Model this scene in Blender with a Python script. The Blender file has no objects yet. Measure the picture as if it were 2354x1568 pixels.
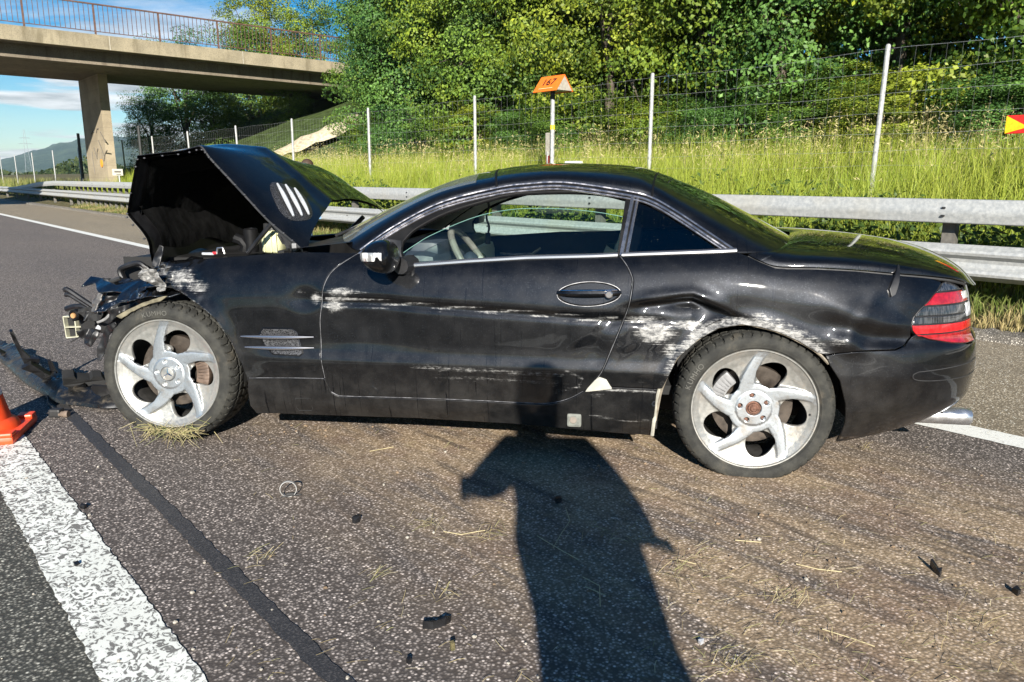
import bpy, bmesh, math, random
import numpy as np
from mathutils import Vector, Matrix
from mathutils.geometry import delaunay_2d_cdt

random.seed(7)
rng = np.random.default_rng(7)
scene = bpy.context.scene
COL = scene.collection
R = math.radians

# ------------------------------------------------------------------ camera, sky, sun, exposure
CAM_H = 1.22
PITCH = 12.15                      # degrees below the horizon
FPX = 1760.0                       # focal length in pixels of a 2354 px wide frame
cam_data = bpy.data.cameras.new('camera')
cam_data.sensor_width = 36.0
cam_data.lens = 36.0 * FPX / 2354.0
cam_data.clip_start = 0.05
cam_data.clip_end = 20000.0
camera = bpy.data.objects.new('camera', cam_data)
COL.objects.link(camera)
camera.location = (0, 0, CAM_H)
camera.rotation_euler = (R(90 - PITCH), 0, 0)
scene.camera = camera

SUN_EL, SUN_AZ = 22.5, -3.2        # light travels towards +Y, 3 degrees to the left
sdir = Vector((math.sin(R(SUN_AZ)) * math.cos(R(SUN_EL)), math.cos(R(SUN_AZ)) * math.cos(R(SUN_EL)), -math.sin(R(SUN_EL))))
sun_data = bpy.data.lights.new('sun', 'SUN')
sun_data.energy = 5.0
sun_data.angle = R(0.53)
sun_data.color = (1.0, 0.945, 0.86)
sun = bpy.data.objects.new('sun', sun_data)
COL.objects.link(sun)
sun.location = (0, -30, 20)
sun.rotation_euler = sdir.to_track_quat('-Z', 'Y').to_euler()

world = bpy.data.worlds.new('World')
scene.world = world
world.use_nodes = True
wt = world.node_tree
wt.nodes.clear()


def wn(kind, ins=None, **props):
    n = wt.nodes.new(kind)
    for k, v in props.items():
        setattr(n, k, v)
    for k, v in (ins or {}).items():
        if hasattr(v, 'is_output'):
            wt.links.new(v, n.inputs[k])
        else:
            n.inputs[k].default_value = v
    return n


sky = wn('ShaderNodeTexSky', sky_type='NISHITA', sun_disc=False, sun_elevation=R(SUN_EL), sun_rotation=R(180 - SUN_AZ),
         altitude=300.0, air_density=1.0, dust_density=0.15, ozone_density=3.2)
tc = wn('ShaderNodeTexCoord')
sep = wn('ShaderNodeSeparateXYZ', {0: tc.outputs['Generated']})
# clouds live in direction space: flattened towards the horizon
zz = wn('ShaderNodeMath', {0: sep.outputs[2], 1: 0.06}, operation='ADD')
zc = wn('ShaderNodeMath', {0: zz.outputs[0], 1: 0.03}, operation='MAXIMUM')
px = wn('ShaderNodeMath', {0: sep.outputs[0], 1: zc.outputs[0]}, operation='DIVIDE')
py = wn('ShaderNodeMath', {0: sep.outputs[1], 1: zc.outputs[0]}, operation='DIVIDE')
cv = wn('ShaderNodeCombineXYZ', {0: px.outputs[0], 1: py.outputs[0], 2: 0.0})
cvo = wn('ShaderNodeVectorMath', {0: cv.outputs[0], 1: (2.3, 1.1, 0.0)}, operation='ADD')
cn = wn('ShaderNodeTexNoise', {'Vector': cvo.outputs[0], 'Scale': 0.55, 'Detail': 9.0, 'Roughness': 0.56, 'Distortion': 0.25})
cr = wn('ShaderNodeMapRange', {0: cn.outputs[0], 1: 0.47, 2: 0.57, 3: 0.0, 4: 1.0}, interpolation_type='SMOOTHSTEP')
# fewer clouds high up
ch = wn('ShaderNodeMapRange', {0: sep.outputs[2], 1: 0.10, 2: 0.26, 3: 1.0, 4: 0.10}, interpolation_type='SMOOTHSTEP')
cm = wn('ShaderNodeMath', {0: cr.outputs[0], 1: ch.outputs[0]}, operation='MULTIPLY')
cm2 = wn('ShaderNodeMath', {0: cm.outputs[0], 1: 0.85}, operation='MULTIPLY')
cn2 = wn('ShaderNodeTexNoise', {'Vector': cv.outputs[0], 'Scale': 1.7, 'Detail': 6.0, 'Roughness': 0.6})
cc = wn('ShaderNodeMapRange', {0: cn2.outputs[0], 1: 0.35, 2: 0.65, 3: 4.2, 4: 9.5})
ccol = wn('ShaderNodeMix', {'Factor': 1.0, 'A': (1.0, 0.97, 0.95, 1), 'B': (1, 1, 1, 1)}, data_type='RGBA', blend_type='MULTIPLY')
wt.links.new(cc.outputs[0], ccol.inputs['B'])
sat = wn('ShaderNodeHueSaturation', {'Saturation': 1.62, 'Value': 0.95, 'Color': sky.outputs[0]})
wmix = wn('ShaderNodeMix', {'Factor': cm2.outputs[0], 'A': sat.outputs[0], 'B': ccol.outputs['Result']}, data_type='RGBA')
wbg = wn('ShaderNodeBackground', {'Color': wmix.outputs['Result'], 'Strength': 0.055})
wout = wn('ShaderNodeOutputWorld', {'Surface': wbg.outputs[0]})

vs = scene.view_settings
vs.view_transform = 'Standard'
vs.look = 'None'
vs.gamma = 1.0
vs.exposure = 1.15
vs.use_curve_mapping = False
scene.render.engine = 'CYCLES'
scene.cycles.use_denoising = True
scene.cycles.max_bounces = 8
scene.cycles.transparent_max_bounces = 24
scene.cycles.diffuse_bounces = 3
scene.cycles.glossy_bounces = 4
scene.cycles.caustics_reflective = False
scene.cycles.caustics_refractive = False
scene.cycles.sample_clamp_indirect = 6.0

# ------------------------------------------------------------------ measuring helpers
_c, _s = math.cos(R(PITCH)), math.sin(R(PITCH))


def ray(x, y):
    a, b = (x - 1177.0) / FPX, (y - 784.0) / FPX
    return np.array([a, _c - b * _s, -_s - b * _c])


def on_ground(x, y, z=0.0):
    r = ray(x, y)
    return np.array([0, 0, CAM_H]) + r * ((z - CAM_H) / r[2])


def on_plane(x, y, p0, n):
    r = ray(x, y)
    o = np.array([0, 0, CAM_H])
    return o + r * (np.dot(np.asarray(p0) - o, n) / np.dot(r, n))


RN = np.array([math.cos(R(41)), math.sin(R(41)), 0])     # across the road, away from the camera
RD = np.array([-RN[1], RN[0], 0])                        # along the road, away from the camera


def road(s, p, z=0.0):
    return RN * p + RD * s + np.array([0, 0, z])


# the car's own frame: x to its tail, y inwards from the near flank, z up
EU = np.array([0.9877, -0.1559, 0])
NW = np.array([-0.1559, -0.9877, 0])
CAR_O = np.array([-1.584, 3.403, 0]) + 0.03 * NW
CAR_RZ = math.atan2(EU[1], EU[0])


def uz(px_, py_, inset=0.0):
    p = on_plane(px_, py_, CAR_O - inset * NW, NW)
    return float(np.dot(p - CAR_O, EU)), float(p[2])


_ZOOM = {1: (0, 0, 1400, 2354), 2: (0, 900, 1100, 1916), 3: (400, 500, 1200, 2352), 4: (1300, 600, 1400, 2354),
         5: (2400, 600, 1565, 2045), 6: (1000, 1000, 1600, 2354), 8: (400, 1100, 600, 1568), 14: (200, 950, 700, 2354),
         15: (0, 1250, 600, 1075), 16: (3400, 950, 565, 1181)}


def zp(n, x, y):
    a, b, w, wz = _ZOOM[n]
    k = w / wz
    return (a + x * k) * 2354 / 3965, (b + y * k) * 2354 / 3965


def zuz(n, x, y, inset=0.0):
    return uz(*zp(n, x, y), inset)


# ------------------------------------------------------------------ object helpers
def tag(o, label=None, cat=None, group=None, kind=None):
    if label:
        o['label'] = label
    if cat:
        o['category'] = cat
    if group:
        o['group'] = group
    if kind:
        o['kind'] = kind
    return o


def thing(name, label, cat, loc=(0, 0, 0), rz=0.0, group=None):
    o = bpy.data.objects.new(name, None)
    COL.objects.link(o)
    o.location = loc
    o.rotation_euler = (0, 0, rz)
    o.empty_display_size = 0.1
    return tag(o, label, cat, group)


def link(name, me, mat=None, parent=None, smooth=True, kind=None, loc=None):
    if mat is not None and not me.materials:
        for m in (mat if isinstance(mat, (list, tuple)) else [mat]):
            me.materials.append(m)
    o = bpy.data.objects.new(name, me)
    COL.objects.link(o)
    if parent is not None:
        o.parent = parent
    if loc is not None:
        o.location = loc
    if kind:
        o['kind'] = kind
    if smooth:
        me.shade_smooth()
    return o


def npmesh(name, V, faces, smooth=True):
    """faces: list of (k, array of shape (n,k))"""
    me = bpy.data.meshes.new(name)
    V = np.asarray(V, dtype=np.float32)
    me.vertices.add(len(V))
    me.vertices.foreach_set('co', V.ravel())
    loops = np.concatenate([np.asarray(f, dtype=np.int32).ravel() for f in faces])
    tot = np.concatenate([np.full(len(f), np.asarray(f).shape[1], dtype=np.int32) for f in faces])
    start = np.concatenate([[0], np.cumsum(tot)[:-1]]).astype(np.int32)
    me.loops.add(len(loops))
    me.loops.foreach_set('vertex_index', loops)
    me.polygons.add(len(tot))
    me.polygons.foreach_set('loop_start', start)
    me.polygons.foreach_set('loop_total', tot)
    me.update(calc_edges=True)
    if smooth:
        me.shade_smooth()
    return me


def vattr(me, name, vals):
    a = me.attributes.new(name, 'FLOAT', 'POINT')
    a.data.foreach_set('value', np.asarray(vals, dtype=np.float32))


def vcol(me, name, rgb):
    a = me.attributes.new(name, 'FLOAT_COLOR', 'POINT')
    rgb = np.asarray(rgb, dtype=np.float32)
    a.data.foreach_set('color', np.concatenate([rgb, np.ones((len(rgb), 1), np.float32)], 1).ravel())


class MB:
    """collects shapes into one mesh"""

    def __init__(self):
        self.v = []
        self.f = []

    def add(self, vs_, fs):
        b = len(self.v)
        self.v += [tuple(map(float, p)) for p in vs_]
        self.f += [tuple(b + i for i in q) for q in fs]
        return self

    def box(self, c, d, m=None):
        x, y, z = d[0] / 2, d[1] / 2, d[2] / 2
        p = [Vector((sx * x, sy * y, sz * z)) for sx in (-1, 1) for sy in (-1, 1) for sz in (-1, 1)]
        if m is not None:
            p = [m @ q for q in p]
        p = [q + Vector(c) for q in p]
        return self.add(p, [(0, 1, 3, 2), (4, 6, 7, 5), (0, 4, 5, 1), (2, 3, 7, 6), (0, 2, 6, 4), (1, 5, 7, 3)])

    def bbox(self, c, d, b=0.01, m=None):
        """box with chamfered edges"""
        bm = bmesh.new()
        bmesh.ops.create_cube(bm, size=1.0)
        for v in bm.verts:
            v.co = Vector((v.co.x * d[0], v.co.y * d[1], v.co.z * d[2]))
        bmesh.ops.bevel(bm, geom=bm.edges[:], offset=min(b, min(d) * 0.45), segments=2, affect='EDGES', profile=0.6)
        bm.verts.index_update()
        vs_ = [(m @ v.co if m is not None else v.co) + Vector(c) for v in bm.verts]
        fs = [[v.index for v in f.verts] for f in bm.faces]
        bm.free()
        return self.add(vs_, fs)

    def tube(self, pts, r, n=8, cap=True, closed=False):
        pts = [Vector(p) for p in pts]
        k = len(pts)
        rs = r if isinstance(r, (list, tuple)) else [r] * k
        b = len(self.v)
        up = None
        for i in range(k):
            a = pts[(i - 1) % k] if (i > 0 or closed) else pts[i]
            c = pts[(i + 1) % k] if (i < k - 1 or closed) else pts[i]
            t = (c - a)
            t = t.normalized() if t.length > 1e-9 else Vector((0, 0, 1))
            if up is None:
                up = Vector((0, 0, 1)) if abs(t.z) < 0.9 else Vector((1, 0, 0))
            x = t.cross(up)
            x = x.normalized() if x.length > 1e-6 else t.orthogonal().normalized()
            y = x.cross(t).normalized()
            up = y
            for j in range(n):
                an = 2 * math.pi * j / n
                self.v.append(tuple(pts[i] + (x * math.cos(an) + y * math.sin(an)) * rs[i]))
        for i in range(k if closed else k - 1):
            for j in range(n):
                i2 = (i + 1) % k
                self.f.append((b + i * n + j, b + i * n + (j + 1) % n, b + i2 * n + (j + 1) % n, b + i2 * n + j))
        if cap and not closed:
            self.f.append(tuple(b + j for j in range(n)))
            self.f.append(tuple(b + (k - 1) * n + j for j in reversed(range(n))))
        return self

    def lathe(self, prof, n=32, axis='z', c=(0, 0, 0), closed=False):
        b = len(self.v)
        k = len(prof)
        for i in range(n):
            a = 2 * math.pi * i / n
            for r, h in prof:
                q = (r * math.cos(a), r * math.sin(a), h) if axis == 'z' else ((r * math.cos(a), h, r * math.sin(a)) if axis == 'y' else (h, r * math.cos(a), r * math.sin(a)))
                self.v.append((q[0] + c[0], q[1] + c[1], q[2] + c[2]))
        for i in range(n):
            i2 = (i + 1) % n
            for j in range(k if closed else k - 1):
                j2 = (j + 1) % k
                self.f.append((b + i * k + j, b + i2 * k + j, b + i2 * k + j2, b + i * k + j2))
        return self

    def prism(self, poly, y0, y1):
        """poly in (x, z), extruded in y"""
        n = len(poly)
        b = [(p[0], y0, p[1]) for p in poly] + [(p[0], y1, p[1]) for p in poly]
        return self.add(b, [tuple(range(n)), tuple(range(2 * n - 1, n - 1, -1))] + [(i, i + n, (i + 1) % n + n, (i + 1) % n) for i in range(n)])

    def sphere(self, c, r, n=10, m=6, sc=(1, 1, 1)):
        pr = [(max(1e-4, math.sin(math.pi * i / m)), -math.cos(math.pi * i / m)) for i in range(m + 1)]
        b = len(self.v)
        self.lathe(pr, n)
        for i in range(b, len(self.v)):
            v = self.v[i]
            self.v[i] = (c[0] + v[0] * r * sc[0], c[1] + v[1] * r * sc[1], c[2] + v[2] * r * sc[2])
        return self

    def grid(self, P):
        """P: array (a, b, 3)"""
        P = np.asarray(P)
        a, b = P.shape[:2]
        return self.add(P.reshape(-1, 3), [(i * b + j, i * b + j + 1, (i + 1) * b + j + 1, (i + 1) * b + j) for i in range(a - 1) for j in range(b - 1)])

    def mesh(self, name):
        me = bpy.data.meshes.new(name)
        me.from_pydata(self.v, [], self.f)
        bm = bmesh.new()
        bm.from_mesh(me)
        bmesh.ops.recalc_face_normals(bm, faces=bm.faces[:])
        bm.to_mesh(me)
        bm.free()
        return me

    def build(self, name, mat, parent=None, smooth=False, angle=None, kind=None, loc=None):
        me = self.mesh(name)
        o = link(name, me, mat, parent, smooth=False, kind=kind, loc=loc)
        if smooth:
            me.shade_smooth()
            sharp(me, angle or 35)
        return o


def sharp(me, deg):
    bm = bmesh.new()
    bm.from_mesh(me)
    t = math.radians(deg)
    for e in bm.edges:
        if len(e.link_faces) == 2 and e.calc_face_angle(0) > t:
            e.smooth = False
    bm.to_mesh(me)
    bm.free()


def copy_of(o, parent=None, name=None):
    c = o.copy()
    COL.objects.link(c)
    c.parent = parent
    for k in list(c.keys()):
        pass
    return c


def cat_rom(pts, n=12):
    """Catmull-Rom through points, n samples per span"""
    P = np.asarray(pts, float)
    P = np.vstack([2 * P[0] - P[1], P, 2 * P[-1] - P[-2]])
    out = []
    for i in range(1, len(P) - 2):
        a, b, c, d = P[i - 1], P[i], P[i + 1], P[i + 2]
        for t in np.linspace(0, 1, n, endpoint=False):
            out.append(0.5 * (2 * b + (c - a) * t + (2 * a - 5 * b + 4 * c - d) * t * t + (3 * b - a - 3 * c + d) * t ** 3))
    out.append(P[-2])
    return np.array(out)


# ------------------------------------------------------------------ materials
class NT:
    def __init__(self, name):
        self.m = bpy.data.materials.new(name)
        self.m.use_nodes = True
        self.t = self.m.node_tree
        self.b = self.t.nodes['Principled BSDF']
        self.out = self.t.nodes['Material Output']

    def n(self, kind, ins=None, **props):
        nd = self.t.nodes.new(kind)
        for k, v in props.items():
            setattr(nd, k, v)
        for k, v in (ins or {}).items():
            self.set(nd, k, v)
        return nd

    def set(self, nd, k, v):
        if hasattr(v, 'is_output'):
            self.t.links.new(v, nd.inputs[k])
        else:
            nd.inputs[k].default_value = v

    def p(self, **kw):
        for k, v in kw.items():
            self.set(self.b, {'color': 'Base Color', 'rough': 'Roughness', 'metal': 'Metallic', 'coat': 'Coat Weight', 'coat_rough': 'Coat Roughness', 'ior': 'IOR',
                              'normal': 'Normal', 'alpha': 'Alpha', 'spec': 'Specular IOR Level', 'trans': 'Transmission Weight', 'coat_ior': 'Coat IOR'}[k], v)
        return self

    def obj(self):
        return self.n('ShaderNodeTexCoord').outputs['Object']

    def map(self, vec, scale=(1, 1, 1), rot=(0, 0, 0), loc=(0, 0, 0)):
        return self.n('ShaderNodeMapping', {'Vector': vec, 'Scale': scale, 'Rotation': rot, 'Location': loc}).outputs[0]

    def noise(self, vec, scale, detail=4.0, rough=0.55, dist=0.0):
        return self.n('ShaderNodeTexNoise', {'Vector': vec, 'Scale': scale, 'Detail': detail, 'Roughness': rough, 'Distortion': dist}).outputs[0]

    def rng(self, v, a, b, c=0.0, d=1.0, smooth=True):
        return self.n('ShaderNodeMapRange', {0: v, 1: a, 2: b, 3: c, 4: d}, interpolation_type='SMOOTHSTEP' if smooth else 'LINEAR').outputs[0]

    def math(self, op, a, b=0.0):
        return self.n('ShaderNodeMath', {0: a, 1: b}, operation=op).outputs[0]

    def mix(self, f, a, b, mode='MIX'):
        return self.n('ShaderNodeMix', {'Factor': f, 'A': a, 'B': b}, data_type='RGBA', blend_type=mode).outputs['Result']

    def ramp(self, f, stops):
        nd = self.n('ShaderNodeValToRGB', {0: f})
        e = nd.color_ramp.elements
        while len(e) < len(stops):
            e.new(0.5)
        for i, (p, c) in enumerate(stops):
            e[i].position = p
            e[i].color = c if len(c) == 4 else (*c, 1)
        return nd.outputs[0]

    def bump(self, h, strength=0.3, dist=0.01, normal=None):
        ins = {'Height': h, 'Strength': strength, 'Distance': dist}
        if normal is not None:
            ins['Normal'] = normal
        return self.n('ShaderNodeBump', ins).outputs[0]

    def attr(self, name):
        return self.n('ShaderNodeAttribute', attribute_name=name)


def C(r, g, b):
    return (r, g, b, 1.0)


def plain(name, col, rough=0.5, metal=0.0, var=0.15, scale=30.0, bump=0.0, coat=0.0, spec=0.5):
    """simple surface with a little colour and gloss variation"""
    t = NT(name)
    o = t.obj()
    nz = t.noise(o, scale, 5.0)
    a = C(*[c * (1 - var) for c in col])
    b = C(*[min(1, c * (1 + var)) for c in col])
    t.p(color=t.mix(t.rng(nz, 0.3, 0.7), a, b), rough=t.rng(nz, 0.3, 0.7, max(0.03, rough - 0.08), min(1, rough + 0.08)), metal=metal, coat=coat, spec=spec)
    if bump:
        t.p(normal=t.bump(nz, bump, 0.01))
    return t.m


# ================================================================== the setting
RZ = R(41)


def asphalt(name, dark, light, sand=False):
    t = NT(name)
    o = t.obj()
    vor = t.n('ShaderNodeTexVoronoi', {'Vector': o, 'Scale': 105.0, 'Randomness': 1.0})
    cell = t.n('ShaderNodeSeparateColor', {0: vor.outputs['Color']}).outputs[0]
    gap = t.rng(vor.outputs['Distance'], 0.15, 0.62)
    stone = t.ramp(cell, [(0.0, [c * 0.45 for c in light]), (0.5, [c * .9 for c in light]), (0.85, [c * 1.6 for c in light]), (1.0, [min(1, c * 2.8) for c in light])])
    col = t.mix(gap, stone, C(*dark))
    big = t.noise(t.map(o, (0.8, 0.22, 1)), 1.3, 6.0, 0.6)
    col = t.mix(t.rng(big, 0.25, 0.75), t.mix(0.5, col, C(0.86, 0.86, 0.88), 'MULTIPLY'), t.mix(0.5, col, C(1.28, 1.24, 1.18), 'MULTIPLY'))
    fine = t.noise(o, 24.0, 4.0, 0.7)
    col = t.mix(t.rng(fine, 0.3, 0.7, 0.0, 0.55), col, t.mix(1.0, col, C(0.62, 0.60, 0.58), 'MULTIPLY'))
    if sand:
        # dust and soil dragged along the lane around the stopped car
        sx = t.n('ShaderNodeSeparateXYZ', {0: o})
        across = t.math('ABSOLUTE', t.math('SUBTRACT', sx.outputs[0], 2.35))
        band = t.rng(across, 0.45, 1.45, 1.0, 0.0)
        along = t.rng(t.math('ABSOLUTE', t.math('SUBTRACT', sx.outputs[1], 1.6)), 1.1, 3.0, 1.0, 0.0)
        streak = t.noise(t.map(o, (7.0, 0.9, 1), (0, 0, 0.12)), 1.5, 7.0, 0.62, 0.6)
        patch = t.noise(o, 1.7, 5.0, 0.6)
        f = t.math('MULTIPLY', t.math('MULTIPLY', band, along), t.rng(t.math('ADD', streak, t.math('MULTIPLY', patch, 0.5)), 0.48, 0.86))
        f = t.math('MULTIPLY', f, t.math('MULTIPLY', t.rng(vor.outputs['Distance'], 0.0, 0.6, 0.55, 1.0), t.rng(cell, 0.0, 1.0, 1.0, 0.6)))
        tone = t.mix(t.noise(t.map(o, (5, 0.8, 1)), 2.0, 4.0), C(0.36, 0.25, 0.16), C(0.66, 0.50, 0.30))
        tone = t.mix(t.rng(t.noise(o, 3.1, 4.0), 0.45, 0.65, 0.0, 0.55), tone, C(0.27, 0.165, 0.12))
        tone = t.mix(1.0, tone, t.ramp(cell, [(0.0, (.45, .44, .42)), (0.5, (.95, .94, .92)), (0.85, (1.25, 1.25, 1.25)), (1.0, (1.7, 1.7, 1.7))]), 'MULTIPLY')
        tone = t.mix(t.rng(vor.outputs['Distance'], 0.35, 0.7, 0.0, 0.5), tone, C(0.12, 0.085, 0.055))
        col = t.mix(f, col, tone)
        wet = t.noise(t.map(o, (9.0, 1.0, 1), (0, 0, 0.18), (3.1, 1.7, 0)), 1.25, 6.0, 0.6, 0.5)
        wf = t.math('MULTIPLY', t.math('MULTIPLY', band, along), t.rng(wet, 0.54, 0.68, 0.0, 0.62))
        col = t.mix(wf, col, C(0.035, 0.028, 0.024))
    h = t.math('ADD', t.math('MULTIPLY', vor.outputs['Distance'], -1.0), t.math('MULTIPLY', cell, 0.25))
    t.p(color=col, rough=t.rng(cell, 0, 1, 0.72, 0.93), spec=0.35, normal=t.bump(h, 0.5, 0.003))
    return t.m


M_LANE = asphalt('asphalt_lane', (0.078, 0.067, 0.060), (0.335, 0.295, 0.265), sand=True)
M_LANE2 = asphalt('asphalt_left_lane', (0.052, 0.053, 0.046), (0.25, 0.245, 0.21))
M_SHOULDER = asphalt('asphalt_shoulder', (0.175, 0.145, 0.10), (0.50, 0.43, 0.315))

t = NT('tar_seam')
o = t.obj()
nz = t.noise(o, 160.0, 3.0)
edge = t.noise(o, 30.0, 4.0)
t.p(color=t.mix(t.rng(nz, 0.42, 0.75), C(0.028, 0.028, 0.030), C(0.085, 0.08, 0.078)), rough=0.62, normal=t.bump(nz, 0.5, 0.004))
M_TAR = t.m

t = NT('line_paint')
o = t.obj()
w1 = t.noise(t.map(o, (1.0, 0.8, 1), (0, 0, 0.6)), 42.0, 3.0, 0.55, 1.6)
w2 = t.noise(o, 3.0, 5.0)
f = t.rng(t.math('ADD', w1, t.math('MULTIPLY', w2, 0.16)), 0.56, 0.66)
col = t.mix(t.rng(w2, 0.3, 0.75), C(0.72, 0.73, 0.66), C(0.88, 0.89, 0.82))
t.p(color=t.mix(f, col, C(0.17, 0.165, 0.15)), rough=0.7, normal=t.bump(f, -0.8, 0.006))
M_PAINTLINE = t.m
t = NT('line_paint_smooth')
o = t.obj()
w1 = t.noise(o, 60.0, 4.0, 0.6, 0.8)
t.p(color=t.mix(t.rng(w1, 0.56, 0.72), C(0.74, 0.74, 0.69), C(0.40, 0.38, 0.34)), rough=0.7, normal=t.bump(w1, 0.4, 0.004))
M_PAINTLINE2 = t.m


def sheet(name, poly, z, mat, nx=1, ny=1, kind='structure'):
    """rectangle in road coordinates p0,p1,s0,s1"""
    p0, p1, s0, s1 = poly
    g = np.zeros((nx + 1, ny + 1, 3))
    for i in range(nx + 1):
        for j in range(ny + 1):
            g[i, j] = (p0 + (p1 - p0) * i / nx, s0 + (s1 - s0) * j / ny, z)
    o_ = MB().grid(g).build(name, mat, None, kind=kind)
    o_.rotation_euler = (0, 0, RZ)
    return o_


# wide ground to the horizon
t = NT('field')
o = t.obj()
a = t.noise(o, 0.02, 6.0)
b = t.noise(o, 1.2, 5.0)
c_ = t.mix(t.rng(a, 0.35, 0.65), C(0.065, 0.085, 0.028), C(0.12, 0.11, 0.05))
t.p(color=t.mix(t.rng(b, 0.3, 0.7, 0.0, 0.5), c_, C(0.04, 0.06, 0.02)), rough=0.9, spec=0.2)
M_FIELD = t.m
g = []
radii = [0.0, 40, 120, 400, 1200, 2200, 3400]
gm = MB()
n = 64
gm.v.append((0, 0, -0.06))
for r in radii[1:]:
    for i in range(n):
        gm.v.append((r * math.cos(2 * math.pi * i / n), r * math.sin(2 * math.pi * i / n), -0.06))
for i in range(n):
    gm.f.append((0, 1 + i, 1 + (i + 1) % n))
for k in range(len(radii) - 2):
    for i in range(n):
        a0 = 1 + k * n
        gm.f.append((a0 + i, a0 + n + i, a0 + n + (i + 1) % n, a0 + (i + 1) % n))
gm.build('ground', M_FIELD, None, kind='structure')

EDGE_P = 4.03
KERB_P = 6.45
sheet('road', (0.43, EDGE_P + 0.1, -60, 400), 0.0, M_LANE)
sheet('road_left_lanes', (-8.2, 0.43, -60, 400), 0.0, M_LANE2)
sheet('hard_shoulder', (EDGE_P + 0.1, KERB_P, -60, 400), 0.0, M_SHOULDER)
sheet('central_reserve', (-11.5, -8.2, -60, 400), 0.012, plain('reserve_gravel', (0.26, 0.25, 0.22), 0.9, scale=80, var=0.3))
sheet('opposite_road', (-24.0, -11.5, -60, 400), 0.0, M_LANE2)


def wavy_line(name, p0, p1, s0, s1, mat, step, jit, z):
    m = MB()
    ss = np.arange(s0, s1, step)
    L = np.array([[p0 + random.uniform(-jit, jit), s, z] for s in ss])
    Rr = np.array([[p1 + random.uniform(-jit, jit), s, z] for s in ss])
    m.grid(np.stack([L, Rr], 0))
    o_ = m.build(name, mat, None, kind='structure')
    o_.rotation_euler = (0, 0, RZ)
    return o_


wavy_line('lane_line_marking', 0.332, 0.529, -6, 9.0, M_PAINTLINE, 0.02, 0.004, 0.004)
wavy_line('lane_line_marking', 0.332, 0.529, 15.0, 300, M_PAINTLINE2, 2.0, 0.0, 0.004)
wavy_line('edge_line_marking', EDGE_P - 0.09, EDGE_P + 0.09, -10, 40, M_PAINTLINE2, 0.03, 0.003, 0.004)
wavy_line('edge_line_marking', EDGE_P - 0.09, EDGE_P + 0.09, 40, 380, M_PAINTLINE2, 10, 0.0, 0.004)
wavy_line('edge_line_marking', -8.0, -7.8, -60, 380, M_PAINTLINE2, 10, 0.0, 0.004)
wavy_line('tar_seam', 0.744, 0.800, -6, 12, M_TAR, 0.03, 0.005, 0.0035)

# verge: low kerb strip of soil and grass, then the bank up to the fence and the wood
t = NT('verge_soil')
o = t.obj()
a = t.noise(o, 5.0, 6.0, 0.65)
b = t.noise(o, 60.0, 4.0, 0.7)
c_ = t.mix(t.rng(a, 0.35, 0.65), C(0.20, 0.16, 0.085), C(0.075, 0.085, 0.030))
t.p(color=t.mix(t.rng(b, 0.3, 0.75, 0.0, 0.7), c_, C(0.05, 0.042, 0.025)), rough=0.95, spec=0.2, normal=t.bump(b, 0.8, 0.03))
M_SOIL = t.m
M_KERB = asphalt('kerb_mortar', (0.10, 0.09, 0.075), (0.30, 0.28, 0.24))
m = MB()
ss = np.concatenate([np.arange(-8, 26, 0.08), np.arange(26, 120, 3.0)])
prof = [(KERB_P - 0.02, 0.0), (KERB_P, 0.055), (KERB_P + 0.10, 0.075), (KERB_P + 0.17, 0.07)]
g = np.array([[[p + random.uniform(-.012, .012), s, z * random.uniform(0.75, 1.15)] for (p, z) in prof] for s in ss])
m.grid(g)
o_ = m.build('kerb', M_KERB, None, kind='structure')
o_.rotation_euler = (0, 0, RZ)


def bank(p, s=0.0):
    z = np.interp(p, [KERB_P, 6.7, 7.2, 8.0, 9.5, 11.5, 14.0, 30.0], [0.03, 0.06, 0.14, 0.34, 0.66, 0.92, 1.25, 1.6])
    return z


ps = [KERB_P + 0.1, 6.7, 7.0, 7.3, 7.7, 8.2, 9.0, 9.8, 10.8, 12.0, 14.0, 18.0, 30.0]
ss = np.concatenate([np.arange(-12, 60, 0.6), [70, 90, 120, 180]])
g = np.array([[[p, s, float(bank(p)) + random.uniform(-.02, .02)] for p in ps] for s in ss])
o_ = MB().grid(g).build('verge', M_SOIL, None, smooth=True, angle=80, kind='structure')
o_.rotation_euler = (0, 0, RZ)

# ---------------------------------------------------------------- guard rail
t = NT('galvanised_steel')
o = t.obj()
a = t.noise(o, 26.0, 6.0, 0.7)
b = t.noise(o, 1.4, 4.0)
v = t.n('ShaderNodeTexVoronoi', {'Vector': o, 'Scale': 60.0}).outputs['Color']
vv = t.n('ShaderNodeSeparateColor', {0: v}).outputs[0]
c_ = t.mix(t.rng(a, 0.35, 0.7), C(0.34, 0.35, 0.345), C(0.48, 0.485, 0.465))
c_ = t.mix(t.math('MULTIPLY', vv, 0.18), c_, C(0.40, 0.42, 0.42))
c_ = t.mix(t.rng(b, 0.50, 0.72, 0.0, 0.40), c_, C(0.45, 0.42, 0.34))
t.p(color=c_, rough=t.rng(a, 0.3, 0.7, 0.50, 0.68), metal=0.25, normal=t.bump(a, 0.06, 0.01))
M_GALV = t.m
M_GALV_DK = plain('weathered_post_steel', (0.16, 0.15, 0.13), 0.7, 0.3, 0.3, 12)
M_BLACK = plain('bolt_black', (0.02, 0.02, 0.02), 0.6)

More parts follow.
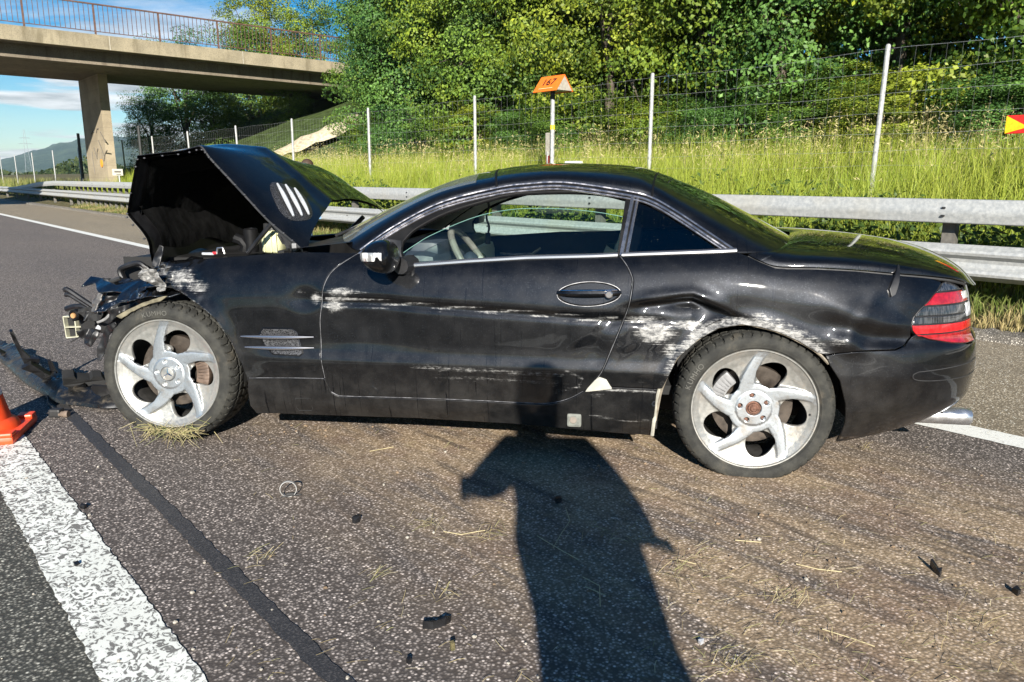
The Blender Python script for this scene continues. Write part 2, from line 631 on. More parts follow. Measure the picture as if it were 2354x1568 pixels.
rail = thing('guard_rail', 'galvanised double steel guard rail running along the hard shoulder', 'guard rail', tuple(road(0, 6.95)), RZ)
W = [(0.0, .672), (-.012, .668), (-.028, .655), (-.075, .630), (-.083, .610), (-.075, .588), (-.03, .560), (-.02, .528), (-.03, .497), (-.075, .470), (-.083, .448), (-.075, .427), (-.028, .400), (-.012, .388), (0.0, .384)]
U = [(0.05, 1.035), (-.02, 1.035), (-.035, 1.025), (-.04, 1.01), (-.04, .98), (-.052, .955), (-.052, .905), (-.04, .88), (-.04, .86), (-.035, .846), (-.02, .838), (0.05, .838)]


def beam(prof, s0, s1, dz0=0.0, dz1=0.0, dx0=0.0, dx1=0.0):
    m_ = MB()
    g_ = np.array([[[x + (dx0 if k == 0 else dx1), s, z + (dz0 if k == 0 else dz1)] for (x, z) in prof] for k, s in enumerate((s0, s1))])
    m_.grid(g_)
    q = [(x * 0.93 + 0.004, z) for (x, z) in prof]
    g2 = np.array([[[x + (dx0 if k == 0 else dx1) + .004, s, z + (dz0 if k == 0 else dz1)] for (x, z) in q] for k, s in enumerate((s0, s1))])
    m_.grid(g2)
    return m_


lower_me = beam(W, 0, 4.0).mesh('lower_beam')
upper_me = beam(U, 0, 4.0).mesh('upper_beam')
for me in (lower_me, upper_me):
    me.materials.append(M_GALV)
    me.shade_smooth()
    sharp(me, 30)
lap = MB().box((-.046, 0.0, .935), (.016, .012, .15)).mesh('joint')
bolt_me = MB().bbox((0, 0, 0), (.010, .030, .016), .004).mesh('bolt')
bolt_me.materials.append(M_BLACK)
postm = MB()
postm.box((0.09, 0, .45), (.008, .10, .9)).box((0.13, -.05, .45), (.08, .006, .9)).box((0.13, .05, .45), (.08, .006, .9))
post_me = postm.mesh('post')
post_me.materials.append(M_GALV_DK)
spm = MB().box((.03, 0, .55), (.10, .09, .11)).box((.03, 0, .93), (.09, .07, .12))
sp_me = spm.mesh('spacer')
sp_me.materials.append(M_GALV_DK)


def child(name, me, parent, loc=(0, 0, 0), rot=None, sc=None):
    o = bpy.data.objects.new(name, me)
    COL.objects.link(o)
    o.parent = parent
    o.location = loc
    if rot:
        o.rotation_euler = rot
    if sc:
        o.scale = sc
    return o


s = -6.0
while s < 40:
    lb = child('lower_beam', lower_me, rail, (0.0, s, 0))
    if s < 31:
        ub = child('upper_beam', upper_me, rail, (0.0, s, 0))
        for dz in (.90, .965):
            child('bolt', bolt_me, ub, (-.056, .5, dz))
    for dz in (.528,):
        child('bolt', bolt_me, lb, (-.026, .5, dz))
        child('bolt', bolt_me, lb, (-.026, 2.5, dz))
    s += 4.0
for s in np.arange(-5.5, 15.6, 2.0):
    child('post', post_me, rail, (0.02, s, 0))
    child('spacer', sp_me, rail, (0.0, s, 0))
for s in np.arange(17.0, 34.0, 0.67):
    child('post', post_me, rail, (0.02, s, 0))
for s in np.arange(35.0, 110.0, 3.0):
    child('post', post_me, rail, (0.02, s, -0.22))
# the raised beam comes down to the lower one past the bridge pier
for (a0, a1, z0, z1) in ((32.0 + 2, 37.0, 0.0, 0.0), (37.0, 40.0, 0.0, -.07), (40.0, 43.0, -.07, -.2), (43.0, 47.0, -.2, -.36)):
    o_ = beam(U, a0, a1, z0, z1).build('upper_beam', M_GALV, rail, smooth=True, angle=30)
for k in range(10):
    a0 = 42 + k * 12
    beam(W, a0, a0 + 12.0).build('lower_beam', M_GALV, rail, smooth=True, angle=30)

# ---------------------------------------------------------------- fence
M_POSTW = plain('fence_post_pale', (0.36, 0.365, 0.345), 0.55, 0.2, 0.25, 25)
M_WIRE = plain('fence_wire', (0.36, 0.37, 0.35), 0.5, 0.4)
fence = thing('wire_fence', 'tall wire mesh game fence on pale round posts below the wood', 'fence', tuple(road(0, 9.5)), RZ)
FS = [-4.0, 0.3, 4.31, 7.72, 12.0, 15.97, 19.97, 23.65, 27.9, 32.0]
fp = MB().lathe([(0.0, 2.74), (.018, 2.735), (.028, 2.72), (.030, 2.69), (.030, 0.3)], 14)
fp_me = fp.mesh('post')
fp_me.materials.append(M_POSTW)
fp_me.shade_smooth()
for s in FS + [36.0, 40.0]:
    child('post', fp_me, fence, (0, s, random.uniform(-.02, .02)), (R(random.uniform(-1.2, 1.2)), R(random.uniform(-1.0, 1.0)), 0))
wm = MB()
zs = [0.75, 0.88, 1.02, 1.17, 1.34, 1.52, 1.72, 1.94, 2.17, 2.41, 2.66]
for z in zs:
    pts = []
    for s in np.arange(-4, 40.2, 0.5):
        pts.append((-.04 + .01 * math.sin(s * 1.3 + z * 5), s, z + .012 * math.sin(s * 2.1 + z * 9) - .02 * math.sin(math.pi * ((s - .3) % 4) / 4)))
    wm.tube(pts, .0014, 3, cap=False)
for s in np.arange(-4, 40, 0.165):
    pts = [(-.04 + .01 * math.sin(s * 1.3 + z * 5), s + .010 * math.sin(z * 7 + s * 3), z + .012 * math.sin(s * 2.1 + z * 9) - .02 * math.sin(math.pi * ((s - .3) % 4) / 4)) for z in zs[::2]]
    wm.tube(pts, .0010, 3, cap=False)
wm.build('wire_mesh', M_WIRE, fence, kind='stuff')
# far fence line on the left beyond the bridge
far_f = thing('far_fence', 'thin pale fence posts marching away beyond the bridge pier', 'fence', tuple(road(44, 9.5)), RZ)
for s in np.arange(0, 70, 6.0):
    child('post', fp_me, far_f, (0, s, -0.1))
for s, p in ((31.5, 8.9), (38.6, 8.4)):
    q = road(s, p)
    o_ = MB().lathe([(0, 3.05), (.06, 3.05), (.06, 0)], 8).build('dark_net_post', plain('dark_post', (0.02, 0.022, 0.02), 0.6), None, smooth=True)
    o_.location = tuple(q)
    tag(o_, 'dark post %s the concrete bridge pier' % ('to the right of' if s < 35 else 'to the left of'), 'post', 'dark posts by the pier')

# ---------------------------------------------------------------- bridge
def concrete(name, col, stain, sc=1.0):
    t = NT(name)
    o = t.obj()
    a = t.noise(o, 1.1 * sc, 7.0, 0.65)
    b = t.noise(o, 22.0 * sc, 5.0, 0.7)
    st = t.noise(t.map(o, (2.2, 2.2, 0.25)), 1.6, 6.0, 0.6)
    c = t.mix(t.rng(a, 0.35, 0.65), C(*[k * 0.82 for k in col]), C(*[k * 1.12 for k in col]))
    c = t.mix(t.rng(st, 0.50, 0.70, 0.0, 0.75), c, C(*stain))
    c = t.mix(t.rng(b, 0.48, 0.66, 0.0, 0.6), c, C(0.07, 0.06, 0.04))
    t.p(color=c, rough=0.85, spec=0.3, normal=t.bump(b, 0.35, 0.02))
    return t.m


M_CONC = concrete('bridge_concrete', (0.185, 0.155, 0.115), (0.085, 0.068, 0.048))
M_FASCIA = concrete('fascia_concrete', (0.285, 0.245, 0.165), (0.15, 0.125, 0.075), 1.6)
M_RUST = plain('rusty_brown_railing', (0.115, 0.062, 0.042), 0.65, 0.2, 0.35, 18)

bridge = thing('road_bridge', 'concrete overpass with brown railing crossing over the motorway on the left', 'bridge', tuple(road(0, 0)), RZ)
GR = -0.0075
P0, P1 = -26.0, 27.0


def dz(p):
    return GR * (p - 6.0)


def slab(name, s0, s1, z0, z1, pa, pb, mat, parent=bridge, extra=None):
    m_ = MB()
    v = [(p, s, z + dz(p)) for p in (pa, pb) for s in (s0, s1) for z in (z0, z1)]
    m_.add(v, [(0, 1, 3, 2), (4, 6, 7, 5), (0, 4, 5, 1), (2, 3, 7, 6), (0, 2, 6, 4), (1, 5, 7, 3)])
    return m_.build(name, mat, parent)


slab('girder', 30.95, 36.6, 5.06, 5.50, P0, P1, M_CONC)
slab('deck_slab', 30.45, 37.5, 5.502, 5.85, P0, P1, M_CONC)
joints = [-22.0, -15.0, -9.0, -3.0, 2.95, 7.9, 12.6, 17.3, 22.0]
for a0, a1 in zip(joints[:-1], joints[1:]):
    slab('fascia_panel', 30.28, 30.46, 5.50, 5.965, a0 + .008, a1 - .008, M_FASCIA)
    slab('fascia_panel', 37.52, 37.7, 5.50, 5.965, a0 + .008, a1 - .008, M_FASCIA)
for a0 in joints[1:-1]:
    slab('joint_strip', 30.285, 30.45, 5.50, 5.962, a0 - .007, a0 + .007, plain('joint_pale', (.55, .52, .45), .8) if a0 == joints[1] else bpy.data.materials['joint_pale'])
# railing
rp_me = MB().box((0, 0, .5), (.06, .03, 1.02)).mesh('railing_post')
bl_me = MB().box((0, 0, .5), (.018, .014, .86)).mesh('baluster')
for me in (rp_me, bl_me):
    me.materials.append(M_RUST)
for sr, near in ((30.40, True), (37.6, False)):
    slab('handrail', sr - .03, sr + .03, 6.94, 6.985, P0, P1, M_RUST)
    slab('bottom_rail', sr - .012, sr + .012, 6.07, 6.095, P0, P1, M_RUST)
pp = [on_plane(x, y, road(30.4, 0), RD) for x, y in ((52, 30), (215, 60), (364, 85), (500, 105), (625, 118))]
pl_ = [float(np.dot(q, RN)) for q in pp]
sp_ = (pl_[-1] - pl_[0]) / 4
k0 = -3
for k in range(k0, 8):
    p = pl_[0] + k * sp_
    child('railing_post', rp_me, bridge, (p, 30.40, 5.955 + dz(p)))
    for j in range(1, 14):
        q = p + sp_ * j / 14
        child('baluster', bl_me, bridge, (q, 30.40, 6.02 + dz(q)))
for k in range(-2, 8):
    p = pl_[0] + k * sp_
    child('railing_post', rp_me, bridge, (p, 37.6, 5.955 + dz(p)))
pier = MB()
v = []
for z, gx in ((-0.1, 0.0), (5.061, 0.0)):
    for (p, s) in ((8.2, 33.55), (8.53, 33.55), (8.53, 36.6), (8.2, 36.6)):
        v.append((p, s, z))
pier.add(v, [(0, 1, 2, 3), (7, 6, 5, 4), (0, 4, 5, 1), (1, 5, 6, 2), (2, 6, 7, 3), (3, 7, 4, 0)])
t = NT('pier_concrete')
o = t.obj()
a = t.noise(o, 1.0, 7.0, 0.65)
b = t.noise(o, 26.0, 5.0, 0.7)
sx = t.n('ShaderNodeSeparateXYZ', {0: o})
lines = t.math('ABSOLUTE', t.math('SUBTRACT', t.math('FRACT', t.math('ADD', t.math('MULTIPLY', sx.outputs[2], 2.1), t.math('MULTIPLY', a, 0.12))), 0.5))
c_ = t.mix(t.rng(a, 0.35, 0.65), C(0.26, 0.215, 0.145), C(0.36, 0.30, 0.205))
c_ = t.mix(t.rng(lines, 0.0, 0.03, 0.45, 0.0), c_, C(0.16, 0.13, 0.09))
c_ = t.mix(t.rng(b, 0.52, 0.75, 0.0, 0.5), c_, C(0.12, 0.10, 0.07))
t.p(color=c_, rough=0.88, spec=0.3, normal=t.bump(b, 0.4, 0.02))
pier.build('pier', t.m, bridge)
# faded scrawls on the pier
M_SCRAWL = plain('faded_scrawl', (0.13, 0.115, 0.09), 0.8)
sm = MB()
for (s0, z0, s1, z1) in ((35.6, 2.2, 35.5, 1.3), (35.2, 2.35, 34.9, 1.9), (34.9, 1.9, 34.6, 2.3), (34.4, 2.6, 33.8, 2.0), (34.0, 2.9, 33.4, 2.5), (35.4, 2.9, 34.9, 2.95), (34.6, 2.9, 34.2, 3.05), (33.9, 1.8, 33.3, 2.2)):
    sm.tube([(8.194, s0, z0), (8.194, (s0 + s1) / 2 + .05, (z0 + z1) / 2 + .06), (8.194, s1, z1)], .025, 5)
sm.build('scrawl', M_SCRAWL, bridge)
mk = MB().lathe([(0, -.01), (.16, -.01), (.16, .012), (0, .012)], 20, 'x', (8.185, 34.3, 1.72))
mk.build('round_marker', plain('marker_orange', (0.85, 0.32, 0.02), 0.5), bridge)
pq = road(31.4, 8.0)
pt = thing('plaque_sign', 'small pale plaque on a stake at the foot of the bridge pier', 'sign', tuple(pq), RZ)
MB().bbox((0, 0, 1.36), (.36, .02, .24), .01).build('plate', plain('plaque', (0.52, 0.50, 0.42), 0.6), pt)
MB().tube([(0.05, .03, 0), (0.05, .03, 1.3)], .03, 6).build('stake', M_POSTW, pt)
MB().box((0, -.012, 1.38), (.22, .004, .06)).box((0.03, -.012, 1.29), (.16, .004, .03)).build('lettering', M_SCRAWL, pt)

# embankment of the crossing road on the right, with its pale stony edge
M_STONE = plain('pale_gravel', (0.48, 0.41, 0.28), 0.9, 0, 0.3, 9, 0.8)
m = MB()
g = []
for s in (26.6, 27.0, 30.0, 33.0, 42.0, 46.0):
    row = []
    for p in np.arange(10.2, 40, 1.4):
        top = min(5.6, 1.15 + .43 * (p - 10.2))
        z = {26.6: max(0.85, top - .35), 27.0: top, 30.0: top + .02, 33.0: top, 42.0: top, 46.0: 0.9}[s]
        row.append((p, s, z + random.uniform(-.06, .06)))
    g.append(row)
m.grid(np.array(g))
M_SLOPE = plain('slope_grass', (.045, .068, .018), .95, 0, .5, 3.0, .8, 0, .2)
o_ = m.build('embankment', M_SLOPE, None, smooth=True, angle=60, kind='structure')
o_.rotation_euler = (0, 0, RZ)
g = []
for (ds, k) in ((0.0, 1.0), (-1.2, .72), (-2.6, .42), (-4.5, 0.1), (-6.0, -.1)):
    g.append([(p, 26.7 + ds, max(0.75, .8 + (min(5.6, 1.15 + .43 * (p - 10.2)) - .8 - .4) * k) + random.uniform(-.05, .05)) for p in np.arange(10.2, 40, 1.4)])
o_ = MB().grid(np.array(g)).build('embankment_grass_slope', M_SLOPE, None, smooth=True, angle=60, kind='structure')
o_.rotation_euler = (0, 0, RZ)

g = []
for (ds, k) in ((.55, 1.0), (.0, 1.0), (-.25, .93), (-.45, .85)):
    g.append([(p, 26.75 + ds + random.uniform(-.1, .1), max(0.75, .8 + (min(5.6, 1.15 + .43 * (p - 10.2)) - .8) * k) + .10 + random.uniform(-.05, .05)) for p in np.arange(10.6, 18, .35)])
o_ = MB().grid(np.array(g)).build('gravel_path', M_STONE, None, smooth=True, angle=60, kind='structure')
o_.rotation_euler = (0, 0, RZ)

# ---------------------------------------------------------------- hills far away
t = NT('wooded_hill')
o = t.obj()
a = t.noise(t.map(o, (1, 1, 2.0)), 0.012, 8.0, 0.65)
b = t.noise(o, 0.05, 6.0, 0.7)
c_ = t.mix(t.rng(a, 0.38, 0.66), C(0.020, 0.045, 0.018), C(0.070, 0.105, 0.045))
c_ = t.mix(t.rng(b, 0.45, 0.7, 0.0, 0.6), c_, C(0.012, 0.025, 0.012))
t.p(color=c_, rough=0.95, spec=0.1, normal=t.bump(b, 1.0, 12.0))
M_HILL = t.m
HX = [-700, -400, -200, 0, 60, 130, 190, 240, 300, 350, 400, 460, 520, 620, 760, 1000, 1300, 1700, 2100, 2500, 3000]
HY = [392, 388, 380, 370, 351, 331, 318, 312, 310, 315, 322, 335, 350, 368, 378, 380, 372, 378, 385, 380, 390]
rows = []
D0 = 2300.0
for k, fz in ((0, 0.0), (1, .18), (2, .42), (3, .66), (4, .86), (5, 1.0), (6, .75)):
    row = []
    for i, x in enumerate(np.arange(-700, 3000, 9.0)):
        y = np.interp(x, HX, HY)
        az = math.atan((x - 1177) / FPX * 0.985)
        h = (406 - y) / FPX * D0 * math.cos(az) * 1.02
        hh = max(2.0, CAM_H + h * fz * (1 + 0.025 * math.sin(i * .9 + k) + 0.02 * random.uniform(-1, 1)))
        d = (D0 - (5 - k) * 160) / math.cos(az)
        row.append((d * math.sin(az), d * math.cos(az), hh if k else -5))
    rows.append(row)
MB().grid(np.array(rows)).build('hill', M_HILL, None, smooth=True, angle=90, kind='structure')

# ---------------------------------------------------------------- leaves, grass, trees
def foliage_mat(name, tint=(1, 1, 1), trans=0.35, rough=0.55):
    t = NT(name)
    at = t.attr('tint')
    col = t.mix(1.0, at.outputs['Color'], C(*tint), 'MULTIPLY')
    t.p(color=col, rough=rough, spec=0.35)
    tr = t.n('ShaderNodeBsdfTranslucent', {'Color': t.mix(1.0, col, C(1.3, 1.25, 0.6), 'MULTIPLY')})
    mx = t.n('ShaderNodeMixShader', {0: trans, 1: t.b.outputs[0], 2: tr.outputs[0]})
    t.t.links.new(mx.outputs[0], t.out.inputs[0])
    return t.m


M_LEAF = foliage_mat('leaf', trans=0.22)
M_GRASS = foliage_mat('grass_blade', trans=0.22, rough=0.6)
M_STRAW = foliage_mat('straw', trans=0.15, rough=0.6)
M_BARK = plain('bark', (0.075, 0.06, 0.042), 0.9, 0, 0.4, 12, 0.8)


def leaves_mesh(name, P, Nn, size, tint, fold=0.25, aspect=0.62):
    """diamond leaves at P with normals Nn"""
    n_ = len(P)
    Nn = Nn / np.linalg.norm(Nn, axis=1, keepdims=True)
    a_ = rng.normal(size=(n_, 3))
    T = np.cross(Nn, a_)
    T /= np.linalg.norm(T, axis=1, keepdims=True) + 1e-9
    B = np.cross(Nn, T)
    L = size[:, None]
    v0 = P - T * L * .5
    v2 = P + T * L * .5 - Nn * L * .12
    v1 = P + B * L * aspect * .5 - Nn * L * fold * .35 - T * L * .05
    v3 = P - B * L * aspect * .5 - Nn * L * fold * .35 - T * L * .05
    V = np.stack([v0, v1, v2, v3], 1).reshape(-1, 3)
    i = np.arange(n_) * 4
    F = np.concatenate([np.stack([i, i + 1, i + 2], 1), np.stack([i, i + 2, i + 3], 1)])
    me = npmesh(name, V, [F], smooth=False)
    vcol(me, 'tint', np.repeat(tint, 4, axis=0))
    return me


def crown(name, rx, ry, z0, z1, nclump, nleaf, size, base, warm, low=0.25):
    """crown made of leaf clumps spread on and inside an uneven body"""
    zc_, hz = (z0 + z1) / 2, (z1 - z0) / 2
    d = rng.normal(size=(nclump, 3))
    d /= np.linalg.norm(d, axis=1, keepdims=True)
    rad = np.clip(rng.beta(5, 1.3, nclump), 0.25, 1.0)
    lob = 1 + .18 * np.sin(d[:, 0] * 4 + 1.7) * np.cos(d[:, 2] * 5) + .12 * rng.normal(size=nclump)
    cc_ = d * (rad * lob)[:, None] * np.array([rx, ry, hz]) + np.array([0, 0, zc_])
    cs = rng.uniform(.34, .80, nclump)
    idx = np.repeat(np.arange(nclump), nleaf)
    n_ = len(idx)
    q = rng.normal(size=(n_, 3))
    q /= np.linalg.norm(q, axis=1, keepdims=True)
    rr = rng.uniform(.45, 1.0, n_) ** .5
    q = q * rr[:, None] * cs[idx][:, None] * np.array([1, 1, .58])
    P = cc_[idx] + q
    out = d[idx] * .7 + q / (np.linalg.norm(q, axis=1, keepdims=True) + 1e-6) * .5 + np.array([0, 0, .30]) + rng.normal(size=(n_, 3)) * .45
    cl = rng.uniform(0, 1, nclump) ** 1.3
    f = np.clip(cl[idx] * .75 + rng.uniform(-.15, .3, n_), 0, 1)[:, None]
    tint = np.array(base) * (1 - f) + np.array(warm) * f
    tint = tint * rng.uniform(.75, 1.25, (n_, 1))
    P[:, 2] = np.maximum(P[:, 2], low)
    return leaves_mesh(name, P, out, rng.uniform(.7, 1.25, n_) * size, tint), cc_


def trunk_mesh(name, h, r, cc_, nl=9):
    m_ = MB()
    pts, rs = [], []
    for i in range(9):
        f = i / 8
        pts.append((.12 * math.sin(f * 4), .10 * math.sin(f * 3 + 1), -0.3 + f * h))
        rs.append(r * (1 - .8 * f))
    m_.tube(pts, rs, 8)
    for c in cc_[:: max(1, len(cc_) // nl)][:nl]:
        k = random.randint(2, 5)
        a_ = np.array(pts[k])
        b_ = np.array(c)
        mid = (a_ + b_) / 2 + np.array([0, 0, .25])
        m_.tube([a_, mid, b_], [r * .45, r * .28, r * .08], 5)
    me = m_.mesh(name)
    me.materials.append(M_BARK)
    me.shade_smooth()
    return me


KINDS = []
SPEC = [  # rx, ry, z0, z1, clumps, leaves, size, base, warm
    (2.0, 1.8, 0.1, 8.5, 205, 230, .084, (.044, .095, .012), (.265, .345, .032)),
    (1.8, 1.7, 0.0, 7.5, 190, 235, .078, (.036, .088, .015), (.200, .310, .038)),
    (2.2, 1.9, 0.2, 9.5, 215, 225, .086, (.056, .100, .012), (.350, .395, .034)),
    (1.9, 1.8, 0.0, 6.8, 190, 240, .074, (.030, .086, .020), (.150, .285, .052)),
]
for k, sp in enumerate(SPEC):
    me, cc_ = crown('crown', *sp)
    me.materials.append(M_LEAF)
    KINDS.append((me, trunk_mesh('trunk', sp[3] * .85, .14, cc_)))
LOOK = ['broad mid green', 'slim dark green', 'tall yellow-green', 'low bluish green']


def tree(kind, s, p, sc, label, group, z=None, rz=None):
    q = road(s, p, float(bank(p)) if z is None else z)
    r = thing('deciduous_tree', label, 'tree', tuple(q), random.uniform(0, 6.28) if rz is None else rz, group)
    cme, tme = KINDS[kind]
    child('crown', cme, r, (0, 0, 0), None, (sc, sc, sc))
    child('trunk', tme, r, (0, 0, 0), None, (sc, sc, sc))
    return r


# wood edge above the fence, from the right of the frame to the bridge
ROW = [(1.0, 13.0, 2, 1.0), (3.4, 12.9, 1, 1.05), (5.6, 13.3, 2, 1.0), (7.4, 12.8, 3, 1.05), (9.4, 13.3, 0, 1.05), (11.4, 12.8, 2, .95), (13.4, 13.2, 0, 1.0), (15.4, 12.9, 1, 1.0),
       (17.4, 13.3, 0, 1.05), (19.4, 13.0, 3, 1.1), (21.4, 13.6, 1, 1.0), (22.6, 15.0, 3, .9)]
WHERE = ['behind the fence at the right edge of the frame', 'behind the fence post nearest the right edge', 'just left of the rightmost fence post', 'right of the fence post above the rear window',
         'behind the fence post above the car roof', 'right behind the orange numbered sign', 'left of the orange numbered sign', 'behind the fence post left of the numbered sign',
         'above the windscreen of the black car', 'above the raised bonnet, right of the bridge', 'next to the bridge, second from its end', 'against the end of the bridge']
for (s, p, k, sc), wh in zip(ROW, WHERE):
    tree(k, s, p, sc, '%s tree %s' % (LOOK[k], wh), 'trees along the wood edge')
BACK = [(-2.5, 15.8), (0, 16.2), (2.4, 15.8), (4.8, 16.4), (7.2, 15.9), (9.6, 16.4), (12, 16), (14.4, 16.4), (16.8, 16), (19.2, 16.5), (21.6, 17.0), (24, 18.0)]
for i, (s, p) in enumerate(BACK):
    k = i % 3
    tree(k, s, p, 1.35, 'tall shaded tree in the second row, %s' % ['at the right edge of the frame', 'behind the red arrow board', 'right of the tallest fence post', 'behind the tallest fence post', 'above the rear window of the car', 'above the rear of the roof', 'behind the fence post over the roof', 'above the orange numbered sign', 'left of the orange numbered sign', 'above the windscreen', 'above the raised bonnet', 'by the end of the bridge'][i], 'second row of the wood')
SHRUB = [(0.6, 12.0, 0, .30), (2.0, 11.6, 1, .34), (3.6, 12.0, 3, .36), (5.2, 11.7, 2, .28), (6.6, 12.1, 1, .36), (8.2, 11.8, 3, .33), (9.8, 12.1, 0, .30), (11.6, 11.8, 1, .36), (13.2, 12.1, 3, .36), (15.0, 11.8, 2, .30), (16.8, 12.1, 1, .36), (18.6, 11.9, 3, .38), (20.6, 12.3, 0, .32)]
SW = ['under the red arrow board', 'left of the red arrow board', 'right of the tallest fence post', 'left of the tallest fence post', 'between the tallest post and the roof', 'right of the fence post over the roof', 'left of the fence post over the roof', 'right of the orange sign pole', 'left of the orange sign pole', 'right of the fence post beyond the windscreen', 'left of the fence post beyond the windscreen', 'above the guard rail right of the bonnet', 'nearest the gravel path']
for (s, p, k, sc), wh in zip(SHRUB, SW):
    q = road(s, p, float(bank(p)) - .05)
    r = thing('shrub', 'low leafy shrub %s' % wh, 'shrub', tuple(q), random.uniform(0, 6.28), 'shrubs at the foot of the wood')
    child('crown', KINDS[k][0], r, (0, 0, 0), None, (sc * 1.5, sc * 1.5, sc * .75))
    child('stem', KINDS[k][1], r, (0, 0, 0), None, (sc, sc, sc * .7))
# behind the bridge
tree(3, 41.5, 14.2, 1.15, 'dark leafy tree hanging under the bridge deck beyond the pier', 'trees beyond the bridge', 0.6)
tree(1, 41.0, 17.2, 1.1, 'dark tree under the right end of the bridge deck', 'trees beyond the bridge', 0.9)
tree(0, 40.0, 20.6, 1.0, 'tree standing behind the bridge railing at the deck end', 'trees beyond the bridge', 2.5)
tree(2, 43.0, 19.2, 1.15, 'tall tree rising above the bridge railing left of the wood', 'trees beyond the bridge', 1.6)
tree(2, 30.5, 21.5, 1.1, 'yellow-green tree overhanging the right end of the bridge', 'trees beyond the bridge', 2.2)
tree(0, 27.0, 19.0, .95, 'tree hiding the meeting of bridge deck and embankment', 'trees beyond the bridge', 1.8)
tree(3, 25.8, 15.9, .8, 'small bluish tree below the end of the bridge by the gravel slope', 'trees beyond the bridge', 1.6)

tree(1, 34.5, 16.4, .62, 'low dark tree below the bridge soffit at the embankment', 'trees beyond the bridge', 1.6)
tree(3, 39.5, 11.8, .72, 'dark bushy tree left of the embankment beyond the bridge', 'trees beyond the bridge', 0.4)
tree(1, 36.5, 13.6, .66, 'dark tree in the shade of the deck behind the fence', 'trees beyond the bridge', 0.8)

# far tree belt at the foot of the hill
n_ = 42000
az = rng.uniform(-.75, -.12, n_)
dd = rng.uniform(150, 300, n_)
P = np.stack([dd * np.sin(az), dd * np.cos(az), rng.uniform(0, 1, n_) ** 1.2 * (2.8 + 1.0 * np.sin(az * 60) + .8 * np.sin(az * 23))], 1)
f = rng.uniform(0, 1, (n_, 1))
me = leaves_mesh('far_tree_belt', P, rng.normal(size=(n_, 3)) + np.array([0, -.6, .8]), rng.uniform(.5, 1.1, n_), np.array((.020, .040, .012)) * (1 - f) + np.array((.065, .085, .022)) * f)
me.materials.append(M_LEAF)
tag(link('far_tree_belt', me, None, smooth=False), 'dark belt of trees at the foot of the far hill', 'trees', kind='stuff')


def blades(name, S, Pp, h, w, lean, base, tip, mat, zfun, label, cat, heads=None):
    n_ = len(S)
    B = RN[None] * Pp[:, None] + RD[None] * S[:, None]
    B[:, 2] = zfun(Pp)
    an = rng.uniform(0, 2 * np.pi, n_)
    side = np.stack([np.cos(an), np.sin(an), np.zeros(n_)], 1)
    la = rng.uniform(0, 2 * np.pi, n_)
    ld = np.stack([np.cos(la), np.sin(la), np.zeros(n_)], 1) * (lean * rng.uniform(.2, 1.0, n_))[:, None] + np.array([0.10, 0, 0]) * lean[:, None]
    up = np.array([0, 0, 1.0])
    hh = h[:, None]
    ww = w[:, None]
    v0 = B - side * ww * .5
    v1 = B + side * ww * .5
    m0 = B + up * hh * .55 + ld * hh * .28 - side * ww * .42
    m1 = B + up * hh * .55 + ld * hh * .28 + side * ww * .42
    tp = B + up * hh * (1 - .25 * lean[:, None]) + ld * hh
    V = np.stack([v0, v1, m1, m0, tp], 1).reshape(-1, 3)
    i = np.arange(n_) * 5
    Q = np.stack([i, i + 1, i + 2, i + 3], 1)
    T = np.stack([i + 3, i + 2, i + 4], 1)
    me = npmesh(name, V, [Q, T], smooth=False)
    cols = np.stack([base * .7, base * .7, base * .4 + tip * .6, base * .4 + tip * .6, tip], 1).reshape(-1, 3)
    vcol(me, 'tint', cols)
    me.materials.append(mat)
    return tag(link(name, me, None, smooth=False), label, cat, kind='stuff'), tp


def mixc(a_, b_, f):
    return np.array(a_)[None] * (1 - f[:, None]) + np.array(b_)[None] * f[:, None]


# tall meadow on the bank
n_ = 165000
S = rng.uniform(0, 1, n_) ** 1.25 * 38 - 0.5
Pp = 7.25 + rng.beta(1.2, 1.1, n_) * 4.9
f = rng.uniform(0, 1, n_)
patch = .5 + .5 * np.sin(S * 1.7 + Pp * 2.1) * np.cos(S * .6 - Pp * 1.3)
h = rng.uniform(.35, .95, n_) * (0.85 + .35 * patch) * np.interp(Pp, [7.2, 7.8, 9, 12], [.6, .8, 1.15, 1.25])
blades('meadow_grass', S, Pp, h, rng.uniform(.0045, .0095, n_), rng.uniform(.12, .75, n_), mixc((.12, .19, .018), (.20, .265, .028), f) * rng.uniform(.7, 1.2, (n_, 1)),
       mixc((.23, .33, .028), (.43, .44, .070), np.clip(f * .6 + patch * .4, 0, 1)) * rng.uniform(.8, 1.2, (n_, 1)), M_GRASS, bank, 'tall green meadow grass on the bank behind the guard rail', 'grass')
# tan flowering stalks
n_ = 5200
S = rng.uniform(0, 1, n_) ** 1.2 * 32 - 0.5
Pp = 8.6 + rng.beta(2.2, 1.0, n_) * 3.0
patch = .5 + .5 * np.sin(S * 1.1 + Pp * 1.3 + 1.0)
h = rng.uniform(.8, 1.32, n_) * (0.8 + .3 * patch)
o_, tips = blades('meadow_stalks', S, Pp, h, rng.uniform(.005, .009, n_), rng.uniform(.12, .5, n_), mixc((.15, .17, .05), (.28, .24, .10), rng.uniform(0, 1, n_)),
                  mixc((.40, .33, .15), (.52, .44, .24), rng.uniform(0, 1, n_)), M_GRASS, bank, 'tan seeding grass stalks standing above the meadow', 'grass')
n2 = len(tips) * 3
P = np.repeat(tips, 3, axis=0) + rng.normal(size=(n2, 3)) * np.array([.012, .012, .06]) - np.array([0, 0, .05])
me = leaves_mesh('seed_heads', P, rng.normal(size=(n2, 3)) + np.array([0, -.8, .2]), rng.uniform(.035, .075, n2), mixc((.42, .37, .15), (.56, .48, .24), rng.uniform(0, 1, n2)), aspect=.20)
me.materials.append(M_GRASS)
